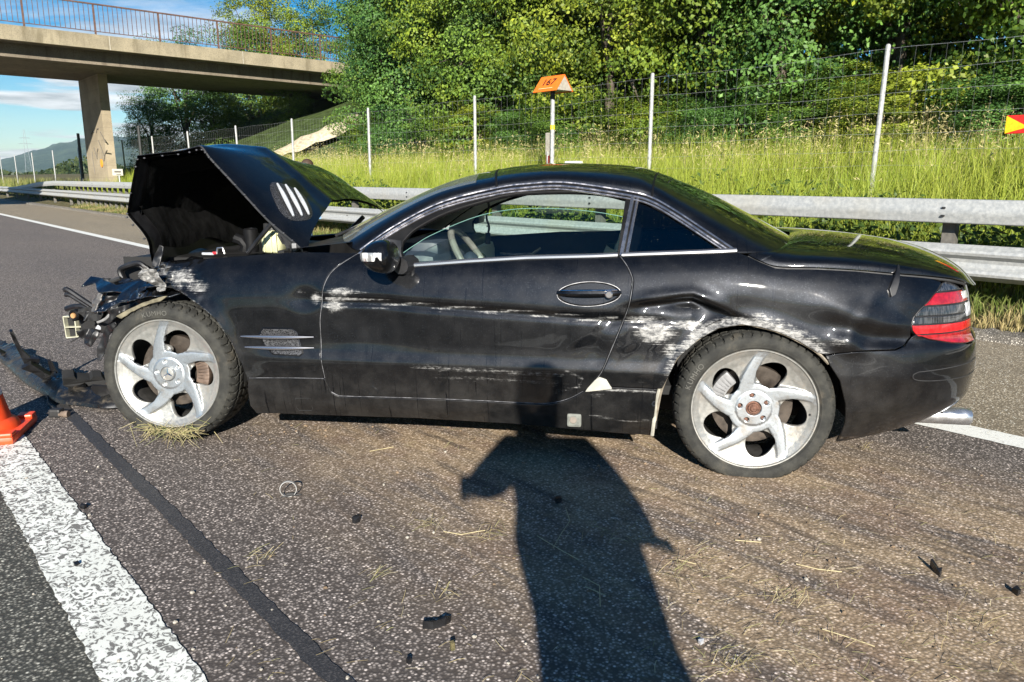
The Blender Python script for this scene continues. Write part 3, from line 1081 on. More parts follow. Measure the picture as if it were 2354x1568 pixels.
tag(link('seed_heads', me, None, smooth=False), 'pale feathery seed heads on the meadow stalks', 'grass', kind='stuff')
# nettles and leafy weeds by the rail and on the bank foot
n_ = 26000
S = rng.uniform(0, 1, n_) ** 1.4 * 26 - 0.5
Pp = 7.15 + rng.beta(1.0, 2.4, n_) * 2.4
hmax = .25 + .55 * (.5 + .5 * np.sin(S * 2.3) * np.sin(Pp * 3 + S))
z = bank(Pp) + rng.uniform(0, 1, n_) ** .7 * hmax
P = RN[None] * Pp[:, None] + RD[None] * S[:, None]
P[:, 2] = z
me = leaves_mesh('leafy_weeds', P, rng.normal(size=(n_, 3)) * .6 + np.array([0, -.5, .8]), rng.uniform(.05, .11, n_), mixc((.035, .070, .012), (.12, .17, .030), rng.uniform(0, 1, n_) ** 1.4), aspect=.5)
me.materials.append(M_LEAF)
tag(link('leafy_weeds', me, None, smooth=False), 'low leafy nettles and weeds behind the guard rail', 'weeds', kind='stuff')
# short dry grass on the kerb strip and under the rail
n_ = 30000
S = rng.uniform(0, 1, n_) ** 1.5 * 34 - 1.0
Pp = 6.58 + rng.beta(1.1, 1.3, n_) * .95
f = rng.uniform(0, 1, n_)
dry = np.clip(.5 + .6 * np.sin(S * 2.9 + Pp * 6) + rng.normal(size=n_) * .3, 0, 1)
h = rng.uniform(.04, .20, n_) * np.interp(Pp, [6.5, 6.8, 7.5], [.5, .8, 1.6])
blades('kerb_grass', S, Pp, h, rng.uniform(.005, .010, n_), rng.uniform(.3, 1.1, n_), mixc((.09, .13, .025), (.26, .20, .09), dry), mixc((.16, .21, .04), (.46, .37, .17), dry), M_GRASS, bank,
       'short dry grass tufts along the kerb under the guard rail', 'grass')
# meadow beyond the pier on the far left
n_ = 15000
S = 38 + rng.uniform(0, 1, n_) * 70
Pp = 7.4 + rng.uniform(0, 1, n_) ** 1.4 * 14
f = rng.uniform(0, 1, n_)
blades('far_meadow_grass', S, Pp, rng.uniform(.5, 1.2, n_), rng.uniform(.03, .06, n_), rng.uniform(.1, .4, n_), mixc((.07, .11, .02), (.12, .15, .03), f), mixc((.15, .19, .04), (.32, .29, .10), f), M_GRASS, lambda p: np.full(len(p), 0.1),
       'green meadow beyond the bridge on the far left', 'grass')

# ---------------------------------------------------------------- numbered orange sign on its pole
M_SIGN = plain('sign_orange', (0.80, 0.17, 0.015), 0.45, 0, 0.06)
M_SIGNGREY = plain('sign_grey', (0.33, 0.30, 0.25), 0.6)


def text_mesh(txt, size, extrude=0.002):
    cu = bpy.data.curves.new('txt', 'FONT')
    cu.body = txt
    cu.size = size
    cu.extrude = extrude
    cu.align_x = 'CENTER'
    cu.align_y = 'CENTER'
    o = bpy.data.objects.new('txt', cu)
    COL.objects.link(o)
    bpy.context.view_layer.update()
    dg = bpy.context.evaluated_depsgraph_get()
    me = bpy.data.meshes.new_from_object(o.evaluated_get(dg))
    bpy.data.objects.remove(o)
    return me


sg = thing('numbered_sign', 'orange tent-shaped sign with number 167 on a pale pole', 'sign', tuple(road(8.93, 8.6)), RZ)
zb, hh_, wd, ln = 2.50, .225, .17, .25
MB().add([(-wd, -ln, zb), (wd, -ln, zb), (0, -ln, zb + hh_), (-wd, ln, zb), (wd, ln, zb), (0, ln, zb + hh_)], [(0, 1, 2), (5, 4, 3), (0, 3, 4, 1)]).build('frame', M_SIGNGREY, sg)
for sx_ in (-1, 1):
    e = .012
    q = [(sx_ * (wd + e), -ln - .01, zb - .01), (sx_ * (wd + e), ln + .01, zb - .01), (0, ln + .01, zb + hh_ + .006), (0, -ln - .01, zb + hh_ + .006)]
    q2 = [(a_ - sx_ * .006, b_, c - .006) for a_, b_, c in q]
    MB().add(q + q2, [(0, 1, 2, 3), (7, 6, 5, 4), (0, 4, 5, 1), (1, 5, 6, 2), (2, 6, 7, 3), (3, 7, 4, 0)]).build('face_plate', M_SIGN, sg)
nrm = Vector((-hh_, 0, wd + .012)).normalized()
upv = Vector((wd + .012, 0, hh_)).normalized()
xv = upv.cross(nrm)
mt = Matrix((xv, upv, nrm)).transposed().to_4x4()
mid = Vector((-(wd + .012) * .46, 0, zb + hh_ * .56)) + nrm * .006
me = text_mesh('167', .175, .001)
me.transform(Matrix.Translation(mid) @ mt @ Matrix.Diagonal((1.1, 1, 1, 1)))
link('number', me, plain('sign_ink', (0.02, 0.012, 0.01), 0.6), sg, smooth=False)
l2 = Vector((-(wd + .012) * .86, 0, zb + hh_ * .14)) + nrm * .005
me2 = MB().box((0, 0, 0), (.30, .012, .002)).mesh('line')
me2.transform(Matrix.Translation(l2) @ mt)
link('underline', me2, plain('sign_line', (0.9, 0.55, 0.25), 0.6), sg, smooth=False)
MB().tube([(0, 0, 0.3), (0, 0, 2.38)], .034, 12).build('pole', M_POSTW, sg, smooth=True)
MB().tube([(0, 0, 2.38), (0, 0, 2.51)], .036, 10).build('neck', M_BLACK, sg, smooth=True)
MB().tube([(0, 0, 1.93), (0, 0, 2.0)], .0365, 12).build('yellow_band', plain('yellow_band', (0.8, 0.55, 0.03), 0.5), sg, smooth=True)
MB().bbox((.03, .13, 1.72), (.02, .10, .34), .006).build('small_plate', plain('small_plate', (0.36, 0.33, 0.27), 0.6), sg)
MB().bbox((.03, .13, 1.47), (.03, .07, .14), .006).build('red_reflector', plain('red_reflector', (0.16, 0.015, 0.015), 0.4), sg)
MB().tube([(.03, .13, .3), (.03, .13, 1.6)], .022, 8).build('side_stake', M_POSTW, sg)
bx = MB().bbox((0, 0, .62), (.20, .22, .78), .02)
o_ = bx.build('junction_box', plain('box_white', (0.66, 0.67, 0.66), 0.5), None)
o_.location = tuple(road(8.6, 8.75))
o_.rotation_euler = (0, 0, RZ)
tag(o_, 'small white cabinet beside the pole of the orange numbered sign', 'cabinet')
o_.location.z = 0.44
# red and yellow arrow board at the right edge
q = on_plane(2313, 287, road(0, 8.9), RN)
ar = thing('arrow_board', 'red board with yellow arrow at the right edge above the grass', 'sign', (q[0], q[1], 0), RZ)
zq = float(q[2])
MB().bbox((0, -.30, zq), (.03, .60, .175), .006).build('board', plain('board_red', (0.75, 0.02, 0.015), 0.45), ar)
MB().prism([(0, 0)] * 3, 0, 0) if False else None
MB().add([(-.021, -.002, zq + .085), (-.021, -.002, zq - .085), (-.021, -.20, zq - .03), (-.0175, -.002, zq + .085), (-.0175, -.002, zq - .085), (-.0175, -.20, zq - .03)], [(0, 1, 2), (5, 4, 3), (0, 3, 4, 1), (1, 4, 5, 2), (2, 5, 3, 0)]).build('arrow', plain('board_yellow', (0.85, 0.5, 0.01), 0.45), ar)
MB().tube([(.03, -.4, .3), (.03, -.4, zq)], .025, 8).build('stake', M_POSTW, ar)

# pylons on the far plain
for i, (x, yt, d) in enumerate(((18, 335, 900.0), (93, 318, 800.0), (265, 300, 700.0))):
    az = math.atan((x - 1177) / FPX)
    ht = (405 - yt) / FPX * d / math.cos(az) * 1.0 + 1
    pyl = thing('power_pylon', ['distant lattice pylon at the left edge of the frame', 'distant lattice pylon left of the concrete pier', 'distant lattice pylon right of the concrete pier'][i], 'pylon', (d * math.tan(az), d, 0), 0.6, 'power pylons on the plain')
    m_ = MB()
    for sx_ in (-1, 1):
        for sy_ in (-1, 1):
            m_.tube([(sx_ * 3, sy_ * 3, 0), (sx_ * .5, sy_ * .5, ht)], .10, 4)
    for k in range(8):
        z0_, z1_ = ht * k / 8, ht * (k + 1) / 8
        w0, w1 = 3 - 2.5 * k / 8, 3 - 2.5 * (k + 1) / 8
        m_.tube([(-w0, -w0, z0_), (w1, -w1, z1_)], .06, 3).tube([(w0, -w0, z0_), (-w1, -w1, z1_)], .06, 3)
    m_.build('tower', plain('pylon_steel', (0.25, 0.27, 0.28), 0.6), pyl)
    a_ = MB()
    for k, w in ((.70, 6.5), (.82, 5.0)):
        a_.tube([(-w, 0, ht * k), (0, 0, ht * k + .8), (w, 0, ht * k)], .12, 4).tube([(-w, 0, ht * k), (w, 0, ht * k)], .10, 4)
    a_.build('arms', bpy.data.materials['pylon_steel'], pyl)


# ================================================================== the car
def car_paint(name, scuffs=True, ior=1.42):
    t = NT(name)
    o = t.obj()
    flake = t.n('ShaderNodeTexVoronoi', {'Vector': o, 'Scale': 420.0})
    fl = t.n('ShaderNodeSeparateColor', {0: flake.outputs['Color']}).outputs[0]
    dirt = t.noise(t.map(o, (3, 3, 3)), 4.0, 6.0, 0.65)
    base = t.mix(t.rng(fl, 0.90, 1.0, 0.0, 0.8), C(0.0050, 0.0056, 0.0070), C(0.022, 0.024, 0.027))
        # thin vertical water streaks in the dust
    run = t.noise(t.map(o, (95.0, 1.0, 2.4)), 1.0, 2.0, 0.5, 0.5)
    runm = t.math('MULTIPLY', t.rng(run, 0.64, 0.67), t.rng(t.noise(o, 2.3, 2.0), 0.42, 0.52))
    lowz = t.rng(t.n('ShaderNodeSeparateXYZ', {0: o}).outputs[2], 0.14, 0.55, 0.22, 0.0)
    dust = t.math('MULTIPLY', t.math('ADD', t.rng(dirt, 0.30, 0.80, 0.008, 0.060), t.math('MULTIPLY', lowz, t.rng(dirt, 0.25, 0.7, 0.5, 1.4))), t.math('SUBTRACT', 1.0, runm))
    base = t.mix(dust, base, C(0.125, 0.118, 0.108))
    rough = t.rng(dirt, 0.3, 0.8, 0.36, 0.52)
    speck = t.noise(o, 330.0, 2.0, 0.5)
    sp = t.rng(speck, 0.79, 0.84)
    base = t.mix(t.math('MULTIPLY', sp, 0.30), base, C(0.4, 0.38, 0.34))
    if scuffs:
        sc = t.attr('scuff').outputs['Fac']
        n1 = t.noise(t.map(o, (1.7, 10.0, 100.0), (0, R(2.5), 0)), 2.2, 6.0, 0.62, 0.25)
        n2 = t.noise(t.map(o, (.6, 1, 1)), 75.0, 5.0, 0.7, 0.6)
        nn = t.math('ADD', t.math('MULTIPLY', n1, 0.62), t.math('MULTIPLY', n2, 0.38))
        f = t.math('MULTIPLY', t.rng(t.math('ADD', t.math('MULTIPLY', sc, 0.56), nn), 0.79, 1.06), 0.95)
        gcol = t.mix(t.rng(n2, 0.35, 0.65), C(0.09, 0.09, 0.09), C(0.34, 0.335, 0.32))
        base = t.mix(f, base, gcol)
        rough = t.math('ADD', rough, t.math('MULTIPLY', f, 0.12))
        metal = t.rng(f, 0.0, 1.0, 0.72, 0.15)
        coat = t.rng(f, 0.0, 1.0, 1.0, 0.15)
        t.p(normal=t.bump(f, -0.35, 0.002))
    else:
        metal, coat = 0.72, 1.0
    t.p(color=base, rough=rough, metal=metal, coat=coat, coat_rough=t.rng(dirt, 0.3, 0.8, 0.015, 0.07))
    t.b.inputs['Coat IOR'].default_value = ior
    t.b.inputs['Specular IOR Level'].default_value = 0.15
    return t.m


M_PAINT = car_paint('black_car_paint')
M_PAINT0 = car_paint('black_roof_paint', False)
M_PAINT_C = car_paint('creased_paint', True, 2.0)
M_RUBBER = plain('black_rubber', (0.006, 0.006, 0.0065), 0.5, 0, .15, 30, 0, 0, .15)
M_PLASTIC = plain('black_plastic', (0.010, 0.010, 0.011), 0.42, 0, 0.4, 14)
M_LINER = plain('liner_black', (0.010, 0.010, 0.010), 0.85, 0, 0.4, 9)
M_CHROME = plain('chrome', (0.72, 0.72, 0.72), 0.10, 1.0, 0.05)
M_TRIM = plain('dark_trim', (0.34, 0.33, 0.34), 0.22, 0.9, 0.15)
M_STEEL = plain('bare_steel', (0.55, 0.54, 0.52), 0.38, 0.85, 0.3, 18, 0.2)
M_GREY = plain('grey_plastic', (0.20, 0.20, 0.20), 0.5)

car = thing('crashed_car', 'black two-door hardtop roadster with smashed front and buckled bonnet', 'car', tuple(CAR_O), CAR_RZ)
LAB_FRONT = 'crumpled front'

# ---- plan outline of the flank and tail
PLAN = cat_rom([(-.75, .10), (-.45, .045), (-.2, .016), (0.1, .003), (.6, 0), (1.4, 0), (2.2, 0), (2.7, .001), (2.95, .008), (3.12, .028), (3.26, .066), (3.37, .125), (3.45, .20), (3.52, .32), (3.585, .5), (3.63, .7), (3.655, .9)], 14)
_seg = np.linalg.norm(np.diff(PLAN, axis=0), axis=1)
PS = np.concatenate([[0], np.cumsum(_seg)])
PS += PLAN[0, 0]
_tan = np.gradient(PLAN, axis=0)
_ang = np.unwrap(np.arctan2(_tan[:, 1], _tan[:, 0]))


def s_of_u(u):
    return np.interp(u, PLAN[:, 0], PS)


BELT = np.array([(-.7, .74), (-.3, .79), (-.1, .815), (.0, .848), (.137, .858), (.33, .874), (.6, .892), (.9, .897), (1.1, .893), (1.4, .893), (1.66, .900), (2.04, .912), (2.3, .926), (2.5, .935), (2.64, .915), (2.8, .895), (3.0, .888), (3.2, .872), (3.4, .85), (4.6, .84)])
_bx = np.linspace(-.75, 4.6, 300)
_bz = np.interp(_bx, BELT[:, 0], BELT[:, 1])
for _ in range(4):
    _bz = np.convolve(np.pad(_bz, 4, mode='edge'), np.ones(9) / 9, 'valid')
AT = [(-.05, .17), (0, .105), (.02, .082), (.045, .060), (.08, .040), (.12, .025), (.17, .013), (.23, .006), (.32, .002), (.45, 0), (1, 0)]
BZ = [(0.0, .10), (.12, .070), (.17, .050), (.22, .030), (.27, .021), (.33, .015), (.38, .009), (.415, .003), (.432, .001), (.45, .006), (.475, .013), (.51, .016), (.56, .014), (.64, .011), (.9, .011)]


def _smooth_tab(tab, lo, hi, k):
    x = np.linspace(lo, hi, 900)
    y = np.interp(x, [a[0] for a in tab], [a[1] for a in tab])
    for _ in range(3):
        y = np.convolve(np.pad(y, k, mode='edge'), np.ones(2 * k + 1) / (2 * k + 1), 'valid')
    return x, y


_ax, _ay = _smooth_tab(AT, -.05, 1.0, 8)
_zx, _zy = _smooth_tab(BZ, 0, 1.0, 5)


def gss(x, c, w):
    return np.exp(-((x - c) / w) ** 2)


def fold(x, k=0.012):
    return np.sqrt(x * x + k * k)


def vnoise(u, z, f, seed):
    """cheap smooth noise"""
    r = np.random.default_rng(seed)
    out = np.zeros_like(u)
    for i in range(5):
        a, b, c, d = r.uniform(.5, 1.6, 2).tolist() + r.uniform(0, 6.28, 2).tolist()
        ang = r.uniform(0, 3.14)
        out += np.sin((u * math.cos(ang) * a + z * math.sin(ang) * b) * f + c + 1.3 * np.sin((u * b - z * a) * f * .6 + d))
    return out / 5


# scratch line across the door and quarter
SCR = np.array([zuz(6, *p) for p in ((380, 235), (700, 245), (1000, 268), (1500, 305), (1900, 335), (2060, 345))])


def damage(s, z):
    off = np.zeros_like(s)
    # long groove on the door with a soft hollow below
    zl = np.interp(s, SCR[:, 0], SCR[:, 1])
    on = 1 / (1 + np.exp(-(s - .80) / .03)) / (1 + np.exp((s - 2.25) / .06))
    off += on * (.009 * gss(z, zl - .012, .018) - .004 * gss(z, zl + .03, .03))
    # soft bowl behind the front gap
    off += .014 * gss(s, .97, .20) * gss(z, .61, .11) + .012 * gss(s, .70, .07) * gss(z, .70, .05)
    # folded hollow on the quarter panel ahead of the wheel
    ridge = np.interp(s, [2.06, 2.14, 2.30, 2.345, 2.42, 2.52, 2.62], [.700, .712, .735, .738, .71, .672, .655])
    ww = 1 / (1 + np.exp(-(s - 2.13) / .025)) / (1 + np.exp((s - 2.50) / .035))
    d = ridge - z
    lip = 1 / (1 + np.exp(-d / .006))
    off += ww * .062 * lip * np.exp(-np.maximum(d, 0) / .075) * (1 + .25 * np.cos((s - 2.345) * 22))
    off += ww * .010 * gss(d, -.02, .03) * -1
    # pushed-in arch lip
    rr = np.hypot(s - 2.60, z - .29)
    off += .02 * gss(rr, .40, .05) * gss(s, 2.42, .22) * (z > .3) + .012 * gss(rr, .39, .04) * gss(s, 2.80, .16)
    # flowing ripples behind the wheel
    env = gss(s, 2.98, .20) * gss(z, .665, .10)
    off += env * (.011 * np.sin(13 * (s - 2.8) + 26 * (z - .66) + 1.6 * np.sin(14 * (z - .6))) + .006 * vnoise(s, z, 26, 5))
    off -= .016 * gss(s, 2.955, .045) * gss(z, .60, .05)
    off += .010 * gss(s, 3.13, .07) * gss(z, .61, .03)
    # door rear edge kinks
    off += .008 * gss(s, 2.03, .06) * gss(z, .63, .04) + .004 * vnoise(s, z, 40, 9) * gss(s, 1.97, .14) * gss(z, .55, .12)
    # front wing: crumpling grows towards the front
    k = np.clip((.30 - s) / .42, 0, 1) ** 1.4 * np.clip((z - .60) / .12, 0, 1)
    off += k * (.050 * vnoise(s, z, 30, 3) + .030 * vnoise(s, z, 70, 4) + .05)
    off += .012 * gss(s, .17, .07) * gss(z, .76, .05)
    return off


def flank(s, z, dmg=True, side=1):
    """point on the car's skin; s runs along the plan outline, z up"""
    s = np.asarray(s, float)
    z = np.asarray(z, float)
    u = np.interp(s, PS, PLAN[:, 0])
    y = np.interp(s, PS, PLAN[:, 1])
    a = np.interp(s, PS, _ang)
    zb_ = np.interp(np.minimum(s, 4.5), _bx, _bz)
    fade = 1 / (1 + np.exp(-(s - .46) / .03)) / (1 + np.exp((s - 2.30) / .03))
    low = np.interp(z, _zx, _zy)
    flat = np.interp(z, [0, .12, .2, .3, .45, .56, 1], [.10, .06, .035, .018, .011, .012, .011])
    off = np.interp(zb_ - z, _ax, _ay) + low * fade + flat * (1 - fade)
    # wheel arch flares
    for uc, zc2 in ((0.0, .33), (2.60, .29)):
        rr = np.hypot(s - uc, z - zc2)
        off -= .013 * gss(rr, .37, .055) * (z > .18)
    # bumper stands proud of the tail
    bump_ = 1 / (1 + np.exp(-(s - 3.02) / .05)) / (1 + np.exp((z - .572) / .008))
    off -= .018 * bump_ * (1 + .6 * gss(z, .45, .09))
    off += np.where(s > 2.9, np.clip((.34 - z) / .20, 0, 1) ** 1.6 * .22 * np.clip((s - 2.95) / .5, 0, 1), 0)
    if dmg:
        off = off + damage(s, z)
    X = u - np.sin(a) * off
    Y = y + np.cos(a) * off
    if side < 0:
        Y = 1.815 - Y
    return np.stack([X, Y, z], -1)


def inpoly(P, poly):
    x, y = P[:, 0], P[:, 1]
    ins = np.zeros(len(P), bool)
    n_ = len(poly)
    j = n_ - 1
    for i in range(n_):
        xi, yi = poly[i]
        xj, yj = poly[j]
        c = ((yi > y) != (yj > y)) & (x < (xj - xi) * (y - yi) / (yj - yi + 1e-12) + xi)
        ins ^= c
        j = i
    return ins


def segdist(P, poly):
    d = np.full(len(P), 1e9)
    for a, b in zip(poly, np.roll(poly, -1, axis=0)):
        ab = b - a
        t_ = np.clip(((P - a) @ ab) / (ab @ ab + 1e-12), 0, 1)
        d = np.minimum(d, np.linalg.norm(P - (a + t_[:, None] * ab), axis=1))
    return d


def densify(poly, res):
    out = []
    for a, b in zip(poly, np.roll(poly, -1, axis=0)):
        k = max(1, int(np.linalg.norm(b - a) / res))
        for i in range(k):
            out.append(a + (b - a) * i / k)
    return np.array(out)


def panel_mesh(name, poly, surf, res=.012, rim=.012, gap=.0025, scuff=None, holes=(), lift=0.0):
    poly = np.asarray(poly, float)
    area = 0.5 * np.sum(poly[:, 0] * np.roll(poly[:, 1], -1) - np.roll(poly[:, 0], -1) * poly[:, 1])
    if area < 0:
        poly = poly[::-1].copy()
    poly = densify(poly, res)
    nx = np.roll(poly, -1, 0) - np.roll(poly, 1, 0)
    nr = np.stack([-nx[:, 1], nx[:, 0]], 1)
    nr /= np.linalg.norm(nr, axis=1, keepdims=True) + 1e-12
    poly = poly + nr * gap
    lo, hi = poly.min(0), poly.max(0)
    gx, gy = np.meshgrid(np.arange(lo[0], hi[0], res), np.arange(lo[1], hi[1], res * .9))
    gx[1::2] += res / 2
    G = np.stack([gx.ravel(), gy.ravel()], 1)
    G = G[inpoly(G, poly)]
    if len(G):
        G = G[segdist(G, poly) > res * .45]
    loops = [poly]
    for hl in holes:
        hl = densify(np.asarray(hl, float), res)
        loops.append(hl)
        if len(G):
            G = G[~inpoly(G, hl)]
            G = G[segdist(G, hl) > res * .45]
    pts = np.concatenate(loops + [G]) if len(G) else np.concatenate(loops)
    edges = []
    b = 0
    for l in loops:
        k = len(l)
        edges += [(b + i, b + (i + 1) % k) for i in range(k)]
        b += k
    vo, eo, fo, _, _, _ = delaunay_2d_cdt([Vector(p) for p in pts], edges, [], 0, 1e-7)
    Pq = np.array([(v.x, v.y) for v in vo])
    F = np.array([f for f in fo if len(f) == 3])
    cen = Pq[F].mean(1)
    ok = inpoly(cen, poly)
    for hl in loops[1:]:
        ok &= ~inpoly(cen, hl)
    F = F[ok]
    e = .0015
    S0, Z0 = Pq[:, 0], Pq[:, 1]
    V = surf(S0, Z0)
    du = surf(S0 + e, Z0) - surf(S0 - e, Z0)
    dz_ = surf(S0, Z0 + e) - surf(S0, Z0 - e)
    N_ = np.cross(du, dz_)
    N_ /= np.linalg.norm(N_, axis=1, keepdims=True) + 1e-12
    V = V + N_ * lift
    # orient outwards: away from the car's middle
    mid = np.array([1.4, .907, .5])
    if np.mean(np.sum(N_ * (V - mid), 1)) < 0:
        N_ = -N_
        V = V + 2 * N_ * lift
    tri = V[F]
    fn = np.cross(tri[:, 1] - tri[:, 0], tri[:, 2] - tri[:, 0])
    if np.mean(np.sum(fn * N_[F[:, 0]], 1)) < 0:
        F = F[:, ::-1]
    # rims along open edges
    cnt = {}
    for f in F:
        for a, b2 in ((f[0], f[1]), (f[1], f[2]), (f[2], f[0])):
            cnt[(a, b2)] = 1
    bed = [(a, b2) for (a, b2) in cnt if (b2, a) not in cnt]
    base = len(V)
    bv = sorted({a for e_ in bed for a in e_})
    imap = {a: i for i, a in enumerate(bv)}
    tang = np.zeros((len(bv), 3))
    for a, b2 in bed:
        d_ = V[b2] - V[a]
        tang[imap[a]] += d_
        tang[imap[b2]] += d_
    outn = np.cross(tang, N_[bv])
    outn /= np.linalg.norm(outn, axis=1, keepdims=True) + 1e-12
    roll = min(.0026, rim * .3)
    top = V[bv] + outn * roll * .75 - N_[bv] * roll * .35
    bot = V[bv] + outn * roll - N_[bv] * rim
    V2 = np.concatenate([V, top, bot])
    nb = len(bv)
    soft = (N_[bv] + outn * .8)
    soft /= np.linalg.norm(soft, axis=1, keepdims=True)
    N2 = np.concatenate([N_, soft, outn])
    Q = []
    for a, b2 in bed:
        i, j = imap[a], imap[b2]
        Q.append((b2, a, base + i, base + j))
        Q.append((base + j, base + i, base + nb + i, base + nb + j))
    me = npmesh(name, V2, [F, np.array(Q)])
    me.normals_split_custom_set_from_vertices(N2.tolist())
    if scuff is not None:
        sv = scuff(Pq[:, 0], Pq[:, 1])
        vattr(me, 'scuff', np.concatenate([sv, sv[bv], sv[bv]]))
    return me


def line_d(u, z, pts):
    """distance to a polyline"""
    P = np.stack([u, z], 1)
    d = np.full(len(u), 9.0)
    pts = np.asarray(pts, float)
    for a, b in zip(pts[:-1], pts[1:]):
        ab = b - a
        t_ = np.clip(((P - a) @ ab) / (ab @ ab + 1e-12), 0, 1)
        d = np.minimum(d, np.linalg.norm(P - (a + t_[:, None] * ab), axis=1))
    return d


ARCH = [zuz(5, *p, .01) for p in ((180, 1350), (215, 1180), (290, 1030), (400, 935), (500, 880), (620, 860), (700, 870), (800, 895), (900, 940), (1000, 1000), (1060, 1060))]


def scuff_map(s, z):
    u = s
    v = np.zeros_like(u)

    def blob(c, wu, wz, k):
        return k * gss(u, c[0], wu) * gss(z, c[1], wz)
    # door front patch and its neighbour on the wing
    v = np.maximum(v, blob(zuz(6, 470, 200), .09, .026, 1.0))
    v = np.maximum(v, blob(zuz(6, 430, 275), .070, .042, 1.0))
    v = np.maximum(v, blob(zuz(6, 560, 205), .10, .012, .72))
    v = np.maximum(v, blob(zuz(6, 320, 235), .040, .034, .95))
    v = np.maximum(v, blob(zuz(6, 230, 200), .06, .025, .55))
    # the long scrape
    d = line_d(u, z, SCR)
    fadeu = np.interp(u, [.72, .8, 1.1, 1.9, 2.05, 2.1], [0, 1, .95, .85, .9, .3])
    v = np.maximum(v, 1.0 * gss(d, 0, .0055) * fadeu)
    v = np.maximum(v, .88 * gss(z - np.interp(u, SCR[:, 0], SCR[:, 1]), -.015, .0045) * fadeu)
    v = np.maximum(v, .62 * gss(z - np.interp(u, SCR[:, 0], SCR[:, 1]), -.034 + .012 * (u - 1.4), .0045) * fadeu)
    v = np.maximum(v, .48 * gss(z - np.interp(u, SCR[:, 0], SCR[:, 1]), -.020, .022) * fadeu)
    v = np.maximum(v, blob(zuz(6, 2000, 345), .07, .02, .75))
    # lower door scrapes
    v = np.maximum(v, .74 * gss(z - np.interp(u, [.9, 1.4, 2.0], [.425, .415, .405]), 0, .020) * np.interp(u, [1.05, 1.25, 1.8, 1.95], [0, 1, 1, 0]))
    v = np.maximum(v, .58 * gss(z, .375, .035) * np.interp(u, [1.1, 1.3, 1.8, 1.95], [0, 1, 1, 0]))
    v = np.maximum(v, .70 * gss(line_d(u, z, [zuz(6, *p) for p in ((1760, 640), (1860, 690), (1830, 740), (1700, 770))]), 0, .012))
    # quarter panel ahead of the wheel
    v = np.maximum(v, blob(zuz(5, 190, 910), .095, .055, 1.15))
    v = np.maximum(v, blob(zuz(5, 120, 840), .11, .025, .85))
    v = np.maximum(v, blob(zuz(5, 270, 990), .05, .045, .9))
    v = np.maximum(v, blob(zuz(5, 360, 870), .09, .03, .85))
    da = line_d(u, z, ARCH)
    fa = np.interp(u, [2.20, 2.26, 2.34, 2.86, 2.92], [.35, .7, 1, 1, 0])
    v = np.maximum(v, .95 * fa * gss(da, .012, .030) * (z > .36))
    v = np.maximum(v, .62 * fa * gss(da, .045, .022) * (z > .5) * np.interp(u, [2.5, 2.6, 2.9], [.5, 1, 1]))
    v = np.maximum(v, blob(zuz(5, 1120, 950), .06, .028, .75))
    v = np.maximum(v, blob(zuz(5, 1380, 910), .06, .012, .55))
    v = np.maximum(v, .6 * gss(line_d(u, z, [zuz(5, *p) for p in ((1040, 1000), (1130, 990), (1400, 985))]), 0, .006))
    # sill and lower rear corner of the door
    v = np.maximum(v, .95 * gss(line_d(u, z, [zuz(6, *p) for p in ((1900, 752), (2270, 765))]), 0, .010))
    v = np.maximum(v, blob(zuz(6, 1940, 785), .05, .016, .70))
    v = np.maximum(v, blob(zuz(6, 2180, 720), .07, .030, .55))
    v = np.maximum(v, .75 * gss(line_d(u, z, [zuz(6, *p) for p in ((1900, 905), (2000, 925), (2130, 945), (2230, 935))]), 0, .012))
    v = np.maximum(v, blob(zuz(6, 40, 850), .12, .03, .45))
    # crumpled front wing
    v = np.maximum(v, blob((.09, .775), .10, .05, 1.05))
    v = np.maximum(v, blob((.19, .735), .08, .04, .95))
    v = np.maximum(v, blob((-.02, .80), .06, .04, .85))
    v = np.maximum(v, .65 * gss(line_d(u, z, [(.11, .712), (.22, .655), (.30, .58), (.36, .48)]), 0, .012))
    # bumper corner
    v = np.maximum(v, 1.15 * gss(u, float(s_of_u(3.53)), .13) * gss(z, .455, .026))
    return v


def panel(name, poly, parent=None, res=.012, mat=None, surf=None, **kw):
    sf = surf or (lambda s, z: flank(s, z))
    me = panel_mesh(name, poly, sf, res, scuff=kw.pop('scuff', scuff_map), **kw)
    return link(name, me, mat or M_PAINT, parent or car, smooth=False)


def su(p):
    return (float(s_of_u(p[0])), p[1])


# ---- outlines (u, z)
GAP_F = [(.918, .893), (.822, .824), (.783, .753), (.772, .670), (.763, .606), (.763, .540), (.765, .450), (.774, .350)]
GAP_BOT = [(.803, .282), (.830, .268), (.860, .265), (1.06, .269), (1.26, .272), (1.50, .273), (1.722, .272), (1.797, .281), (1.86, .303), (1.915, .336)]
GAP_R = [(1.95, .378), (1.986, .428), (2.03, .54), (2.072, .652), (2.090, .71), (2.097, .756), (2.102, .804), (2.092, .835), (2.075, .865), (2.047, .898)]
BELT_D = [(1.95, .8915), (1.661, .880), (1.411, .862), (1.127, .838)]

